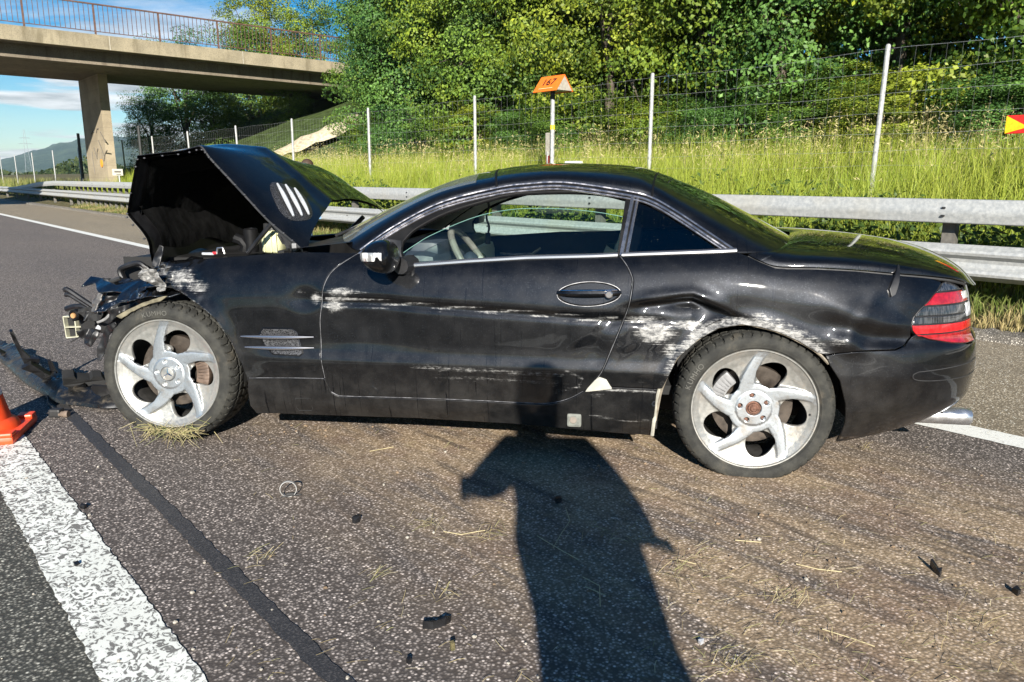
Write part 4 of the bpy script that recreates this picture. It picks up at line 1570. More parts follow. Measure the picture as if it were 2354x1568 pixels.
GAP_F_ = cat_rom(GAP_F, 4).tolist()
GAP_BOT_ = cat_rom(GAP_BOT, 3).tolist()
GAP_R_ = cat_rom(GAP_R, 3).tolist()
AF = [zuz(8, *p, .01) for p in ((800, 110), (1000, 230), (1150, 350), (1300, 560), (1350, 650), (1420, 800), (1480, 980))]
wing = [(-.09, .80), (-.03, .825), (.0, .842), (.07, .849), (.137, .853), (.331, .869), (.45, .880), (.583, .890), (.677, .893), (.80, .894)] + GAP_F_ + [(.60, .345), (.417, .338)] + AF[::-1] + [(.06, .735), (.0, .755), (-.05, .77)]
o_wing = panel('front_wing', wing, res=.010)
door = panel('door', GAP_F_ + GAP_BOT_ + GAP_R_ + BELT_D, res=.011)
arch_lip = [zuz(5, *p, .01) for p in ((1000, 1000), (900, 940), (800, 895), (700, 870), (620, 860), (500, 880), (400, 935), (290, 1030), (215, 1180))]
quarter = GAP_R_[::-1] + [(1.952, .372), (1.960, .366), (2.10, .366), (2.222, .366)] + arch_lip[::-1] + [(2.862, .531), (2.90, .540), (2.976, .551), (3.06, .557), (3.12, .560), (3.16, .575), (3.185, .605), (3.180, .640), (3.19, .68), (3.218, .712), (3.28, .76), (3.345, .806)] + \
    [(3.345, .819), (3.25, .830), (3.123, .841), (2.97, .855), (2.82, .861), (2.70, .861), (2.655, .864), (2.60, .885), (2.556, .905), (2.513, .921), (2.28, .910), (2.12, .900)]
# start after the door's rear gap top
o_quarter = panel('rear_quarter_panel', [su(p) for p in quarter], res=.009)
sill = [(.417, .334), (.60, .341), (.776, .346)] + [(a, b - .002) for a, b in GAP_BOT_] + [(1.945, .362), (2.10, .362), (2.217, .362), (2.214, .30), (2.205, .145), (2.0, .150), (1.62, .169), (1.17, .174), (.70, .164), (.553, .162), (.424, .158), (.405, .20), (.408, .28)]
o_sill = panel('sill', sill, res=.012)
AR2 = [zuz(5, *p, .02) for p in ((1060, 1060), (1110, 1140), (1140, 1260), (1145, 1360), (1115, 1470))]
S_MID = float(PS[-1])
bump_poly = [(2.862, .527), (2.90, .536), (2.976, .547), (3.06, .553), (3.12, .556), (3.16, .571), (3.19, .602), (3.205, .612), (3.259, .592), (3.36, .572)]
bump_poly = [su(p) for p in bump_poly] + [(float(s_of_u(3.46)), .553), (float(s_of_u(3.55)), .548), (S_MID, .545), (S_MID, .235), (float(s_of_u(3.55)), .232), (float(s_of_u(3.45)), .228)] + \
    [su(p) for p in ((3.36, .224), (3.255, .208), (3.17, .192), (3.092, .178), (2.949, .157))] + [su(p) for p in AR2[::-1]][1:]
o_bumper = panel('rear_bumper', bump_poly, res=.011)
# panel across the tail between bumper and boot lid
tailp = [(float(s_of_u(3.49)), .555), (S_MID, .552), (S_MID, .78), (float(s_of_u(3.49)), .79)]
panel('tail_panel', tailp, res=.03, scuff=lambda s, z: np.zeros_like(s))

# far flank, unhurt
flankf = lambda s, z: flank(s, z, False, -1)
zero = lambda s, z: np.zeros_like(s)
for nm, pl in (('front_wing', [(-.35, .78), (0.0, .842), (.331, .869), (.583, .890), (.80, .894)] + GAP_F + [(.417, .338)] + [(.40, .40), (.345, .511), (.216, .654), (.05, .715), (-.15, .69), (-.3, .58)]),
               ('door', GAP_F + GAP_BOT + GAP_R + BELT_D), ('rear_quarter_panel', [su(p) for p in quarter]), ('sill', sill), ('rear_bumper', bump_poly), ('tail_panel', tailp)):
    panel(nm, pl, res=.03, surf=flankf, scuff=zero)

# pale tubes along shut lines: sunlit edge highlight and scuffing put into colour
M_EDGE = plain('edge_highlight', (0.20, 0.20, 0.205), 0.42, 0.5, 0.5, 35)
for nm, pth, par, dx, dz in (('door_edge_highlight', GAP_F_, door, .0038, 0), ('door_edge_highlight', GAP_BOT_, door, 0, .0036), ('panel_edge_highlight', GAP_R_, o_quarter, .0036, 0)):
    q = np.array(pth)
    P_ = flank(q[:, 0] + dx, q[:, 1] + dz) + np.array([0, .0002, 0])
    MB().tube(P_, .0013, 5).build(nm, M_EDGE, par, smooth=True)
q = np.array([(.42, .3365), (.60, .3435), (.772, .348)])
MB().tube(flank(q[:, 0], q[:, 1]) + np.array([0, .0002, 0]), .0011, 5).build('panel_edge_highlight', M_EDGE, o_sill, smooth=True)
# ---- inner door jamb strip and gap darkness
m = MB()
for uu, poly in ((0, GAP_F), (1, GAP_R), (2, GAP_BOT)):
    a = np.array(poly)
    for k, dirn in ((0, 1),):
        p0 = flank(a[:, 0], a[:, 1])
        q0, q1 = p0.copy(), p0.copy()
        q0[:, 1] += .016
        q1[:, 1] += .016
        if uu < 2:
            q0[:, 0] -= .03
            q1[:, 0] += .03
        else:
            q0[:, 2] -= .03
            q1[:, 2] += .03
        m.grid(np.stack([q0, q1], 0))
m.build('gap_seal', M_RUBBER, door)

# ---- tail lamp
M_RED = NT('red_lens')
vv = M_RED.noise(M_RED.map(M_RED.obj(), (140, 140, 12)), 1.0, 2.0)
M_RED.p(color=M_RED.mix(M_RED.rng(vv, .4, .6), C(0.38, 0.006, 0.010), C(0.62, 0.016, 0.018)), rough=0.16, coat=1.0, normal=M_RED.bump(vv, 0.3, 0.002))
M_RED = M_RED.m
M_RED2 = plain('dark_red_lens', (0.26, 0.006, 0.010), 0.18, 0, 0.3, 60, 0.1, 1.0)
t = NT('smoked_lens')
vv = t.noise(t.map(t.obj(), (120, 120, 10)), 1.0, 2.0)
t.p(color=t.mix(t.rng(vv, .4, .6), C(0.012, 0.013, 0.015), C(0.050, 0.051, 0.055)), rough=0.18, coat=1.0, normal=t.bump(vv, 0.25, 0.002))
M_SMOKE = t.m
M_CLEAR = plain('clear_lens', (0.55, 0.56, 0.58), 0.15, 0.3, 0.2, 40, 0, 1.0)


def clip_z(poly, z, keep_above):
    out = []
    n_ = len(poly)
    for i in range(n_):
        a, b = poly[i], poly[(i + 1) % n_]
        ia = (a[1] >= z) == keep_above
        ib = (b[1] >= z) == keep_above
        if ia:
            out.append(a)
        if ia != ib:
            t_ = (z - a[1]) / (b[1] - a[1])
            out.append((a[0] + (b[0] - a[0]) * t_, z))
    return out


lamp = [su(p) for p in ((3.350, .806), (3.285, .762), (3.222, .712), (3.194, .680), (3.186, .652), (3.190, .628), (3.205, .612), (3.262, .592), (3.36, .573), (3.44, .562))] + \
    [(float(s_of_u(3.497)), .556), (float(s_of_u(3.500)), .615), (float(s_of_u(3.492)), .70), (float(s_of_u(3.472)), .755), (float(s_of_u(3.43)), .795), (float(s_of_u(3.38)), .812)]
lamp_base = panel('tail_lamp', lamp, res=.02, mat=M_PLASTIC, scuff=None, lift=-.004, rim=.05)
ins = [(p[0], p[1]) for p in lamp]
for (z0, z1, mt_) in ((.50, .612, M_RED2), (.6135, .650, M_RED), (.6515, .682, M_SMOKE), (.6835, .722, M_SMOKE), (.7235, .772, M_RED2), (.7735, .83, M_SMOKE)):
    q = clip_z(clip_z(ins, z0, True), z1, False)
    if len(q) > 2:
        panel('lens', q, lamp_base, res=.012, mat=mt_, scuff=None, lift=.002, gap=.004, rim=.006)
for (u0, u1, z0, z1) in ((3.445, 3.485, .735, .765), (3.455, 3.49, .665, .72)):
    panel('clear_lens', [(float(s_of_u(u0)), z0), (float(s_of_u(u1)), z0), (float(s_of_u(u1)), z1), (float(s_of_u(u0)), z1)], lamp_base, res=.012, mat=M_CLEAR, scuff=None, lift=.005, rim=.006)

# rub strip line on the bumper
rs = [(3.21, .470), (3.19, .458), (3.20, .440), (3.26, .432), (3.40, .430), (3.50, .432)]
rs2 = [(3.21, .470), (3.30, .476), (3.40, .482), (3.50, .486)]
for ln_ in (rs, rs2):
    q = cat_rom([su(p) for p in ln_], 6)
    MB().tube(flank(q[:, 0], q[:, 1]) + np.array([0, -.0005, 0]), .0022, 5).build('strip_groove', M_BLACK, o_bumper, smooth=True)

# ---- roof, pillars, screens: a loft between the drip line D and the middle line Cn
Dp = np.array([(.905, .902, .14), (1.065, 1.014, .2), (1.255, 1.112, .28), (1.489, 1.172, .33), (1.625, 1.190, .34), (1.795, 1.196, .34), (2.063, 1.160, .32), (2.168, 1.133, .31), (2.281, 1.071, .26), (2.402, .994, .2), (2.517, .921, .13)])
Cp = np.array([(.60, .955), (.88, 1.082), (1.16, 1.196), (1.40, 1.255), (1.58, 1.277), (1.755, 1.285), (2.06, 1.272), (2.21, 1.238), (2.44, 1.150), (2.66, 1.040), (2.88, .925)])
Dd = cat_rom(Dp, 20)
Cd = cat_rom(Cp, 20)
_tt = np.linspace(0, 10, len(Dd))


def roof(t_, v):
    """t 0..10 screen base to rear deck; v 0 near drip, 1 middle, 2 far drip"""
    t_ = np.asarray(t_, float)
    v = np.asarray(v, float)
    near = v <= 1
    w = np.where(near, v, 2 - v)
    ph = np.clip(w, 0, 1) * np.pi / 2
    D_ = np.stack([np.interp(t_, _tt, Dd[:, k]) for k in range(3)], -1)
    C_ = np.stack([np.interp(t_, _tt, Cd[:, k]) for k in range(2)], -1)
    p = 2.25
    fy = 1 - np.cos(ph) ** (2 / 2.0)
    fz = np.sin(ph) ** (2 / p)
    rear = np.clip((t_ - 7) / 3, 0, 1)
    fu = (1 - rear) * fy + rear * np.sin(ph) ** .8
    wf_ = np.clip((3.6 - t_) / 1.6, 0, 1) * .5
    fu = fu * (1 - wf_) + wf_ * fz
    y = D_[..., 2] + (.9075 - D_[..., 2]) * fy
    z = D_[..., 1] + (C_[..., 1] - D_[..., 1]) * fz
    u = D_[..., 0] + (C_[..., 0] - D_[..., 0]) * fu
    y = np.where(near, y, 1.815 - y)
    return np.stack([u, y, z], -1)


def roof_patch(name, t0, t1, v0, v1, mat, parent=None, nt=30, nv=24, lift=0.0, rim=.014):
    poly = [(t0, v0), (t1, v0), (t1, v1), (t0, v1)]
    T, Vv = np.meshgrid(np.linspace(t0, t1, nt), np.linspace(v0, v1, nv), indexing='ij')
    e = .004
    P_ = roof(T, Vv)
    a = roof(T + e, Vv) - roof(T - e, Vv)
    ve = np.clip(Vv, .02, 1.98)
    b = roof(T, ve + e) - roof(T, ve - e)
    N_ = np.cross(b, a)
    N_ /= np.linalg.norm(N_, axis=-1, keepdims=True) + 1e-12
    N_ = np.where(N_[..., 2:3] < 0, -N_, N_)
    P_ = P_ + N_ * lift
    V = P_.reshape(-1, 3)
    N2 = N_.reshape(-1, 3)
    k = nv
    F = [(i * k + j, (i + 1) * k + j, (i + 1) * k + j + 1, i * k + j + 1) for i in range(nt - 1) for j in range(nv - 1)]
    loop = [j for j in range(nv)] + [i * k + nv - 1 for i in range(1, nt)] + [(nt - 1) * k + j for j in range(nv - 2, -1, -1)] + [i * k for i in range(nt - 2, 0, -1)]
    F = np.array(F)
    fn_ = np.cross(V[F[:, 1]] - V[F[:, 0]], V[F[:, 2]] - V[F[:, 0]])
    if np.mean(np.sum(fn_ * N2[F[:, 0]], 1)) < 0:
        F = F[:, ::-1]
    F = [tuple(f_) for f_ in F]
    cen = V.mean(0)
    b0 = len(V)
    L = len(loop)
    bot = V[loop] - N2[loop] * rim
    V = np.concatenate([V, bot])
    sn = V[loop] - cen
    sn /= np.linalg.norm(sn, axis=1, keepdims=True)
    N2 = np.concatenate([N2, sn])
    Q = [(loop[i], loop[(i + 1) % L], b0 + (i + 1) % L, b0 + i) for i in range(L)]
    me = npmesh(name, V, [np.array(F + Q)])
    me.normals_split_custom_set_from_vertices(N2.tolist())
    return link(name, me, mat, parent or car, smooth=False)


def thin_glass(name, tint, refl=1.0, ior=1.5, rough=0.0, film=0.0):
    t = NT(name)
    t.t.nodes.remove(t.b)
    tr = t.n('ShaderNodeBsdfTransparent', {'Color': C(*tint)})
    gl = t.n('ShaderNodeBsdfGlossy', {'Color': C(1, 1, 1), 'Roughness': rough + 0.004})
    fr = t.n('ShaderNodeFresnel', {'IOR': ior})
    o = t.obj()
    dust = t.rng(t.noise(o, 260.0, 2.0), 0.72, 0.78)
    df = t.n('ShaderNodeBsdfDiffuse', {'Color': C(0.6, 0.6, 0.55)})
    k = t.math('MULTIPLY', fr.outputs[0], refl)
    mx = t.n('ShaderNodeMixShader', {0: k, 1: tr.outputs[0], 2: gl.outputs[0]})
    mx2 = t.n('ShaderNodeMixShader', {0: t.math('MULTIPLY', dust, 0.35), 1: mx.outputs[0], 2: df.outputs[0]})
    if film:
        d2 = t.n('ShaderNodeBsdfDiffuse', {'Color': C(0.62, 0.63, 0.56)})
        tl_ = t.n('ShaderNodeBsdfTranslucent', {'Color': C(0.62, 0.63, 0.56)})
        ad = t.n('ShaderNodeMixShader', {0: 0.5, 1: d2.outputs[0], 2: tl_.outputs[0]})
        mx2 = t.n('ShaderNodeMixShader', {0: film, 1: mx2.outputs[0], 2: ad.outputs[0]})
    t.t.links.new(mx2.outputs[0], t.out.inputs[0])
    return t.m


M_GLASS = thin_glass('green_glass', (0.70, 0.86, 0.78))
M_GLASS_WS = thin_glass('dusty_windscreen', (0.66, 0.80, 0.74), film=.22)
M_GLASS_SIDE = thin_glass('side_glass', (0.84, 0.95, 0.90))
M_GLASS_DARK = thin_glass('tinted_glass', (0.05, 0.06, 0.07), 1.3)

roof_o = roof_patch('roof', 3.03, 6.97, 0.0, 2.0, M_PAINT0, nt=40, nv=49)
roof_patch('windscreen_frame', 0.0, 2.97, 0.0, 0.27, M_PAINT0, nt=40, nv=10)
roof_patch('windscreen_frame', 0.0, 2.97, 1.73, 2.0, M_PAINT0, nt=40, nv=10)
roof_patch('windscreen_frame', 2.62, 2.97, 0.275, 1.725, M_PAINT0, nt=6, nv=30)
ws = roof_patch('windscreen', 0.0, 2.61, 0.275, 1.725, M_GLASS_WS, nt=30, nv=40, rim=.004)
roof_patch('rear_pillar', 7.03, 10.0, 0.0, 0.56, M_PAINT0, nt=40, nv=20)
roof_patch('rear_pillar', 7.03, 10.0, 1.44, 2.0, M_PAINT0, nt=40, nv=20)
roof_patch('rear_roof_bar', 7.03, 7.35, 0.565, 1.435, M_PAINT0, nt=6, nv=24)
rw = roof_patch('rear_window', 7.37, 9.95, 0.565, 1.435, M_GLASS_DARK, nt=30, nv=30, rim=.004, lift=-.002)
for vv_ in (.0, 2.0):
    pass
# dark seals across the roof joints
for tt_ in (3.0, 7.0):
    v_ = np.linspace(0, 2, 50)
    P_ = roof(np.full(50, tt_), v_)
    P_[:, 2] -= .004
    MB().tube(P_, .006, 6).build('joint_seal', M_RUBBER, roof_o, smooth=True)
v_ = np.linspace(.565, 1.435, 40)
MB().tube(roof(np.full(40, 9.98), v_), .008, 6).build('glass_seal', M_RUBBER, rw, smooth=True)
# headlining
M_LIGHT = plain('light_grey_trim', (0.80, 0.81, 0.74), 0.7, 0, 0.05)
M_NAVY = plain('dark_blue_trim', (0.030, 0.038, 0.055), 0.55, 0, 0.15)
roof_patch('headlining', 3.25, 6.75, 0.06, 1.94, M_LIGHT, nt=14, nv=24, lift=-.035, rim=.004)
roof_patch('pillar_trim', 0.0, 2.75, 1.56, 1.97, M_LIGHT, nt=16, nv=6, lift=-.030, rim=.004)
roof_patch('pillar_trim', 0.3, 2.6, 0.03, .30, M_LIGHT, nt=16, nv=6, lift=-.030, rim=.004)

# drip moulding
def side_in(z):
    """inset of the side glass plane at height z"""
    return np.interp(z, [.80, .84, .90, 1.0, 1.1, 1.16, 1.22], [.10, .105, .125, .180, .255, .305, .345])


def ribbon(P, r, n_=8):
    return MB().tube(P, r, n_)


for side in (0, 1):
    v_ = 0.0 if side == 0 else 2.0
    tt2 = np.linspace(0.05, 9.95, 120)
    P_ = roof(tt2, np.full(120, v_))
    sg_ = -1 if side == 0 else 1
    ribbon(P_ + np.array([0, sg_ * .004, -.004]), .0065).build('drip_moulding', M_TRIM, roof_o, smooth=True)
    if side == 0:
        for dzm, rm in ((.020, .0060), (.033, .0045)):
            Q_ = P_.copy()
            Q_[:, 2] -= dzm
            Q_[:, 1] = side_in(Q_[:, 2]) - .005
            ribbon(Q_, rm).build('drip_moulding', M_TRIM, roof_o, smooth=True)

# ---- side glass
GL = [zuz(4, *p, i) for p, i in (((432, 560), .14), ((520, 475), .17), ((720, 372), .23), ((1000, 285), .28), ((1150, 252), .30), ((1300, 240), .30), ((1550, 236), .30), ((1750, 250), .30), ((1890, 283), .28))]


def glass_surf(side=1):
    def f(s, z):
        y = side_in(z)
        if side < 0:
            y = 1.815 - y
        return np.stack([s, y, z], -1)
    return f


drip = Dd[(_tt > .25) & (_tt < 9.8)]
# window frame: rubber band between drip line and glass
fr_out = [(p[0], p[1] - .006) for p in drip if p[0] < 2.10]
fr_in = cat_rom(GL, 5)
surround = fr_out + [(2.105, 1.13), (2.062, .899), (2.032, .899)] + fr_in[::-1].tolist() + [(1.098, .90), (1.12, .842), (1.06, .842), (.94, .892)]
for sd in (1, -1):
    me = panel_mesh('window_surround', surround, glass_surf(sd), .014, rim=.02, gap=0.0)
    link('window_surround', me, M_RUBBER, car, smooth=False)
me = panel_mesh('frame_trim', surround, lambda s, z: np.stack([s, 1.815 - side_in(z) - .026, z], -1), .03, rim=.004, gap=.004)
link('frame_trim', me, M_LIGHT, car, smooth=False)
half = [zuz(4, *p, i) for p, i in (((432, 640), .12), ((520, 580), .14), ((620, 522), .16), ((860, 420), .20), ((1050, 370), .22), ((1250, 350), .23), ((1500, 355), .23), ((1700, 375), .22), ((1868, 405), .20))]
half_ = cat_rom(half, 4).tolist()
win = half_ + [(2.032, .888), (1.66, .875), (1.41, .856), (1.13, .833)]
me = panel_mesh('side_window', win, lambda s, z: np.stack([s, side_in(z) + .016, z], -1), .03, rim=.004, gap=0.0)
o_win = link('side_window', me, M_GLASS_SIDE, door, smooth=False)
P_ = np.array([(p[0], float(side_in(p[1])) + .017, p[1]) for p in half_])
MB().tube(P_, .0013, 5).build('glass_edge', plain('glass_edge', (0.16, 0.30, 0.26), 0.2, 0, 0.05), o_win, smooth=True)
win2 = fr_in.tolist() + [(2.032, .888), (1.66, .875), (1.41, .856), (1.13, .833), (1.10, .90)]
me = panel_mesh('side_window', win2, lambda s, z: np.stack([s, 1.815 - side_in(z) - .014, z], -1), .04, rim=.004, gap=0.0)
link('side_window', me, M_GLASS_SIDE, car, smooth=False)
# rear quarter glass
QG = [zuz(5, *p, i) for p, i in (((82, 217), .29), ((260, 308), .25), ((400, 402), .2), ((545, 480), .14))] + [(2.075, .915)]
QG = [(2.098, 1.128), (2.16, 1.100), (2.249, 1.055), (2.362, .983), (2.470, .925), (2.078, .912)]
for sd in (1, -1):
    me = panel_mesh('quarter_window', QG, glass_surf(sd), .03, rim=.004, gap=0.0, lift=-.004)
    link('quarter_window', me, M_GLASS_DARK, car, smooth=False)
    fr2 = [(p[0], p[1] - .006) for p in Dd if 2.10 < p[0] < 2.52]
    ring = [(2.062, .9), (2.085, 1.02), (2.105, 1.132)] + fr2 + [(2.50, .918), (2.3, .908)]
    me = panel_mesh('window_surround', ring, glass_surf(sd), .016, rim=.015, gap=0.0, holes=[QG])
    link('window_surround', me, M_RUBBER, car, smooth=False)
# B-pillar trim and belt mouldings
P_ = np.array([(np.interp(z, [.90, 1.135], [2.046, 2.086]), float(side_in(z)) - .003, z) for z in np.linspace(.897, 1.135, 12)])
MB().tube(P_, .009, 6).build('pillar_moulding', M_TRIM, car, smooth=True)
P_ = P_ + np.array([.022, 0.002, 0])
MB().tube(P_, .007, 6).build('pillar_moulding', M_TRIM, car, smooth=True)
bu = np.linspace(1.115, 2.040, 40)
bz_ = np.interp(bu, [1.127, 1.411, 1.661, 1.95, 2.04], [.838, .862, .880, .8915, .897])
P_ = flank(bu, bz_) + np.array([0, .004, .004])
t = NT('satin_trim')
t.p(color=C(.45, .44, .44), rough=0.22, metal=0.9)
M_SATIN = t.m
m = MB()
sec = [(-.004, -.008), (-.010, -.002), (-.009, .006), (-.003, .011), (.012, .012)]
m.grid(np.stack([P_ + np.array([0, a, b]) for a, b in sec], 0))
m.build('belt_moulding', M_SATIN, door, smooth=True)
bu = np.linspace(2.056, 2.515, 24)
bz_ = np.interp(bu, [2.05, 2.28, 2.515], [.899, .911, .923])
P_ = flank(bu, bz_) + np.array([0, .004, .002])
m = MB()
m.grid(np.stack([P_ + np.array([0, a, b]) for a, b in sec], 0))
m.build('belt_moulding', M_SATIN, o_quarter, smooth=True)

# ---- boot lid
Td = cat_rom([(2.556, .905, .13), (2.60, .885, .112), (2.67, .864, .103), (2.82, .862, .103), (2.97, .855, .11), (3.123, .842, .125), (3.25, .831, .15), (3.351, .818, .18), (3.43, .798, .24)], 10)
Tc = cat_rom([(2.86, .945), (2.90, .951), (2.97, .953), (3.081, .948), (3.22, .935), (3.36, .912), (3.49, .876), (3.585, .83), (3.655, .76)], 10)
k = len(Td)
nv = 41
v_ = np.linspace(0, 2, nv)
w = np.where(v_ <= 1, v_, 2 - v_)
ph = w * np.pi / 2
fy = 1 - np.cos(ph) ** 1.0
fz = np.sin(ph) ** .72
G = np.zeros((k, nv, 3))
for i in range(k):
    fu = np.sin(ph) ** (.9 if i < 12 else 1.1)
    y = Td[i, 2] + (.9075 - Td[i, 2]) * fy
    G[i, :, 0] = Td[i, 0] + (Tc[i, 0] - Td[i, 0]) * (fu * .55 + fy * .45)
    G[i, :, 1] = np.where(v_ <= 1, y, 1.815 - y)
    G[i, :, 2] = Td[i, 1] + .004 + (Tc[i, 1] - Td[i, 1]) * fz
m = MB().grid(G)
boot = m.build('boot_lid', M_PAINT0, car, smooth=True, angle=80)
MB().tube([(p[0], p[1] + .010, p[2] - .006) for p in np.stack([Td[:, 0], Td[:, 2], Td[:, 1]], 1)], .006, 6).build('lid_seal', M_BLACK, boot, smooth=True)
# silver wear mark on the lid
a = np.array([zp(5, 1085, 478), zp(5, 1190, 425)])
q0 = on_plane(*a[0], CAR_O - .22 * NW, NW) - CAR_O
# dark blade shape raised from the rear quarter
fa_ = [su(zuz(5, *p, .03)) for p in ((1395, 725), (1390, 690), (1420, 650), (1490, 580), (1450, 655), (1415, 715))]
panel('dark_blade', fa_, o_quarter, res=.01, mat=M_PLASTIC, scuff=None, lift=.012, rim=.014, gap=0)

# ---- bonnet: buckled into a tent
Hn = np.array([(.641, .899, .20), (.56, .968, .2), (.456, 1.056, .2), (.35, 1.170, .2), (.257, 1.271, .2), (.20, 1.330, .2), (.163, 1.362, .2), (.12, 1.366, .2), (.02, 1.346, .2), (-.13, 1.311, .2), (-.162, 1.285, .2), (-.226, 1.105, .2), (-.228, 1.06, .2), (-.156, .936, .21), (-.150, .82, .22)])
Hf = np.array([(.575, .974, 1.60), (.535, 1.015, 1.60), (.45, 1.075, 1.6), (.367, 1.125, 1.6), (.30, 1.175, 1.6), (.243, 1.212, 1.6), (.17, 1.240, 1.6), (.10, 1.262, 1.6), (.0, 1.255, 1.6), (-.10, 1.21, 1.6), (-.17, 1.12, 1.6), (-.20, 1.03, 1.6), (-.19, .96, 1.6), (-.17, .90, 1.6), (-.16, .82, 1.6)])
nh = 8
Hnd, Hfd = cat_rom(Hn, nh), cat_rom(Hf, nh)
_ht = np.linspace(0, 1, len(Hnd))


def bonnet_xyz(a, b):
    a = np.asarray(a, float)
    b = np.asarray(b, float)
    a2 = a + (1 - a) ** 6 * .10 * np.sin(np.pi * np.clip(b, 0, 1)) ** .8
    N_ = np.stack([np.interp(a2, _ht, Hnd[:, k]) for k in range(3)], -1)
    F_ = np.stack([np.interp(a2, _ht, Hfd[:, k]) for k in range(3)], -1)
    Q = N_ * (1 - b)[..., None] + F_ * b[..., None]
    u, z, y = Q[..., 0].copy(), Q[..., 1].copy(), Q[..., 2].copy()
    cr = np.sin(np.pi * np.clip(b, 0, 1)) ** .75
    z += cr * np.interp(a2, [0, .2, .36, .46, .6, 1], [.085, .080, .050, .020, -.01, 0.0])
    u += cr * np.interp(a2, [0, .2, .4, .6, 1], [.05, .04, .01, -.03, -.04])
    z += -.018 * np.exp(-np.clip(b, 0, 1) / .035) * np.interp(a2, [.36, .44], [1, 0]) + .016 * np.exp(-((b - .36) / .045) ** 2) * np.interp(a2, [0, .1, .36, .45], [.3, 1, 1, 0])
    z += .010 * np.sin(b * 17 + a * 21) * np.interp(a2, [.3, .42, .6], [0, 1, 1.6]) + .010 * np.sin(b * 9 - 1) * np.interp(a2, [.0, .2, .4], [.2, .4, 1])
    return np.stack([u, y, z], -1)


def bonnet_sheet(name, mat, lift, a0=0.0, a1=1.0, b0=0.0, b1=1.0, na=90, nb=60, rough=0.0):
    A, B = np.meshgrid(np.linspace(a0, a1, na), np.linspace(b0, b1, nb), indexing='ij')
    e = .004
    P_ = bonnet_xyz(A, B)
    da = bonnet_xyz(A + e, B) - bonnet_xyz(A - e, B)
    db = bonnet_xyz(A, np.clip(B, .01, .99) + e) - bonnet_xyz(A, np.clip(B, .01, .99) - e)
    N_ = np.cross(da, db)
    N_ /= np.linalg.norm(N_, axis=-1, keepdims=True) + 1e-9
    if N_[5, nb // 2, 2] < 0:
        N_ = -N_
    P_ = P_ + N_ * lift
    if rough:
        P_ = P_ + N_ * rough * (vnoise(A * 10, B * 10, 9, 11) + .6 * vnoise(A * 10, B * 10, 22, 12))[..., None]
    return P_, N_


# outer skin
Po, No = bonnet_sheet('bonnet', M_PAINT0, 0.0)
V = Po.reshape(-1, 3)
na, nb = Po.shape[:2]
F = np.array([(i * nb + j, (i + 1) * nb + j, (i + 1) * nb + j + 1, i * nb + j + 1) for i in range(na - 1) for j in range(nb - 1)])
fn_ = np.cross(V[F[:, 1]] - V[F[:, 0]], V[F[:, 2]] - V[F[:, 0]])
if np.mean(np.sum(fn_ * No.reshape(-1, 3)[F[:, 0]], 1)) < 0:
    F = F[:, ::-1]
me = npmesh('bonnet', V, [F])
me.normals_split_custom_set_from_vertices(No.reshape(-1, 3).tolist())
bonnet_o = link('bonnet', me, M_PAINT0, car, smooth=False)
bonnet_o['label'] = 'black bonnet folded up like a tent'
# inner frame and black pad
Pi, Ni = bonnet_sheet('x', None, -.014, 0.0, 1.0, 0.0, 1.0)
MB().grid(Pi).build('inner_frame', plain('inner_frame_black', (0.012, 0.012, 0.013), 0.4, 0, 0.2), bonnet_o, smooth=True, angle=80)
Pi, Ni = bonnet_sheet('x', None, -.034, 0.07, .96, 0.045, .95, rough=.005)
MB().grid(Pi).build('insulation_pad', plain('insulation_black', (0.004, 0.004, 0.004), 0.95, 0, 0.5, 20, 0.6, 0, .1), bonnet_o, smooth=True, angle=80)
# edge flange with clips
aa = np.linspace(.02, .98, 140)
Pe = bonnet_xyz(aa, np.zeros(140))
fl = Pe.copy()
rows = []
for dy_, dn in ((-.002, 0.0), (-.003, -.012), (.008, -.020), (.028, -.018), (.045, -.012)):
    rows.append(bonnet_xyz(aa, np.full(140, max(0, dy_ / 1.4))) + np.array([0, min(dy_, 0), 0]) + np.array([0, 0, dn]) * np.interp(aa, [.4, .5], [1, .2])[:, None])
MB().grid(np.stack(rows, 0)).build('edge_flange', M_PLASTIC, bonnet_o, smooth=True, angle=60)
clip_me = MB().sphere((0, 0, 0), .0065, 8, 5, (1, 1, .7)).mesh('clip')
clip_me.materials.append(plain('clip_grey', (0.05, 0.05, 0.055), 0.3, 0.3))
clip_me.shade_smooth()
for a_ in np.concatenate([np.linspace(.06, .42, 13), np.linspace(.47, .92, 12)]):
    q = bonnet_xyz(np.array([a_]), np.array([.012]))[0]
    child('clip', clip_me, bonnet_o, (q[0], q[1] - .02, q[2] - .018))
# scalloped lip at the front fold
# bonnet vent with three bright fins
c0 = None
best = 9e9
tgt = np.array(zp(3, 1440, 560))


def to_px(p):
    w_ = CAR_O + EU * p[0] - NW * p[1] + np.array([0, 0, p[2]])
    x, y, z = w_[0], w_[1], w_[2] - CAM_H
    d = y * _c - z * _s
    return np.array([1177 + FPX * x / d, 784 + FPX * (-y * _s - z * _c) / d])


def find_ab(px_):
    best, arg = 9e9, None
    for a_ in np.linspace(0, .42, 43):
        for b_ in np.linspace(0, 1, 41):
            q = bonnet_xyz(np.array([a_]), np.array([b_]))[0]
            e_ = np.sum((to_px(q) - px_) ** 2)
            if e_ < best:
                best, arg = e_, (a_, b_)
    return arg


vc = [find_ab(np.array(zp(3, *p))) for p in ((1400, 405), (1560, 560), (1450, 710), (1325, 510))]
ring = []
cab = np.array(find_ab(tgt))
ends = np.array([find_ab(np.array(zp(3, *p))) for p in ((1380, 420), (1500, 700))])
sides = np.array([find_ab(np.array(zp(3, *p))) for p in ((1330, 520), (1560, 570))])
ax1 = (ends[1] - ends[0]) / 2
ax2 = (sides[1] - sides[0]) / 2


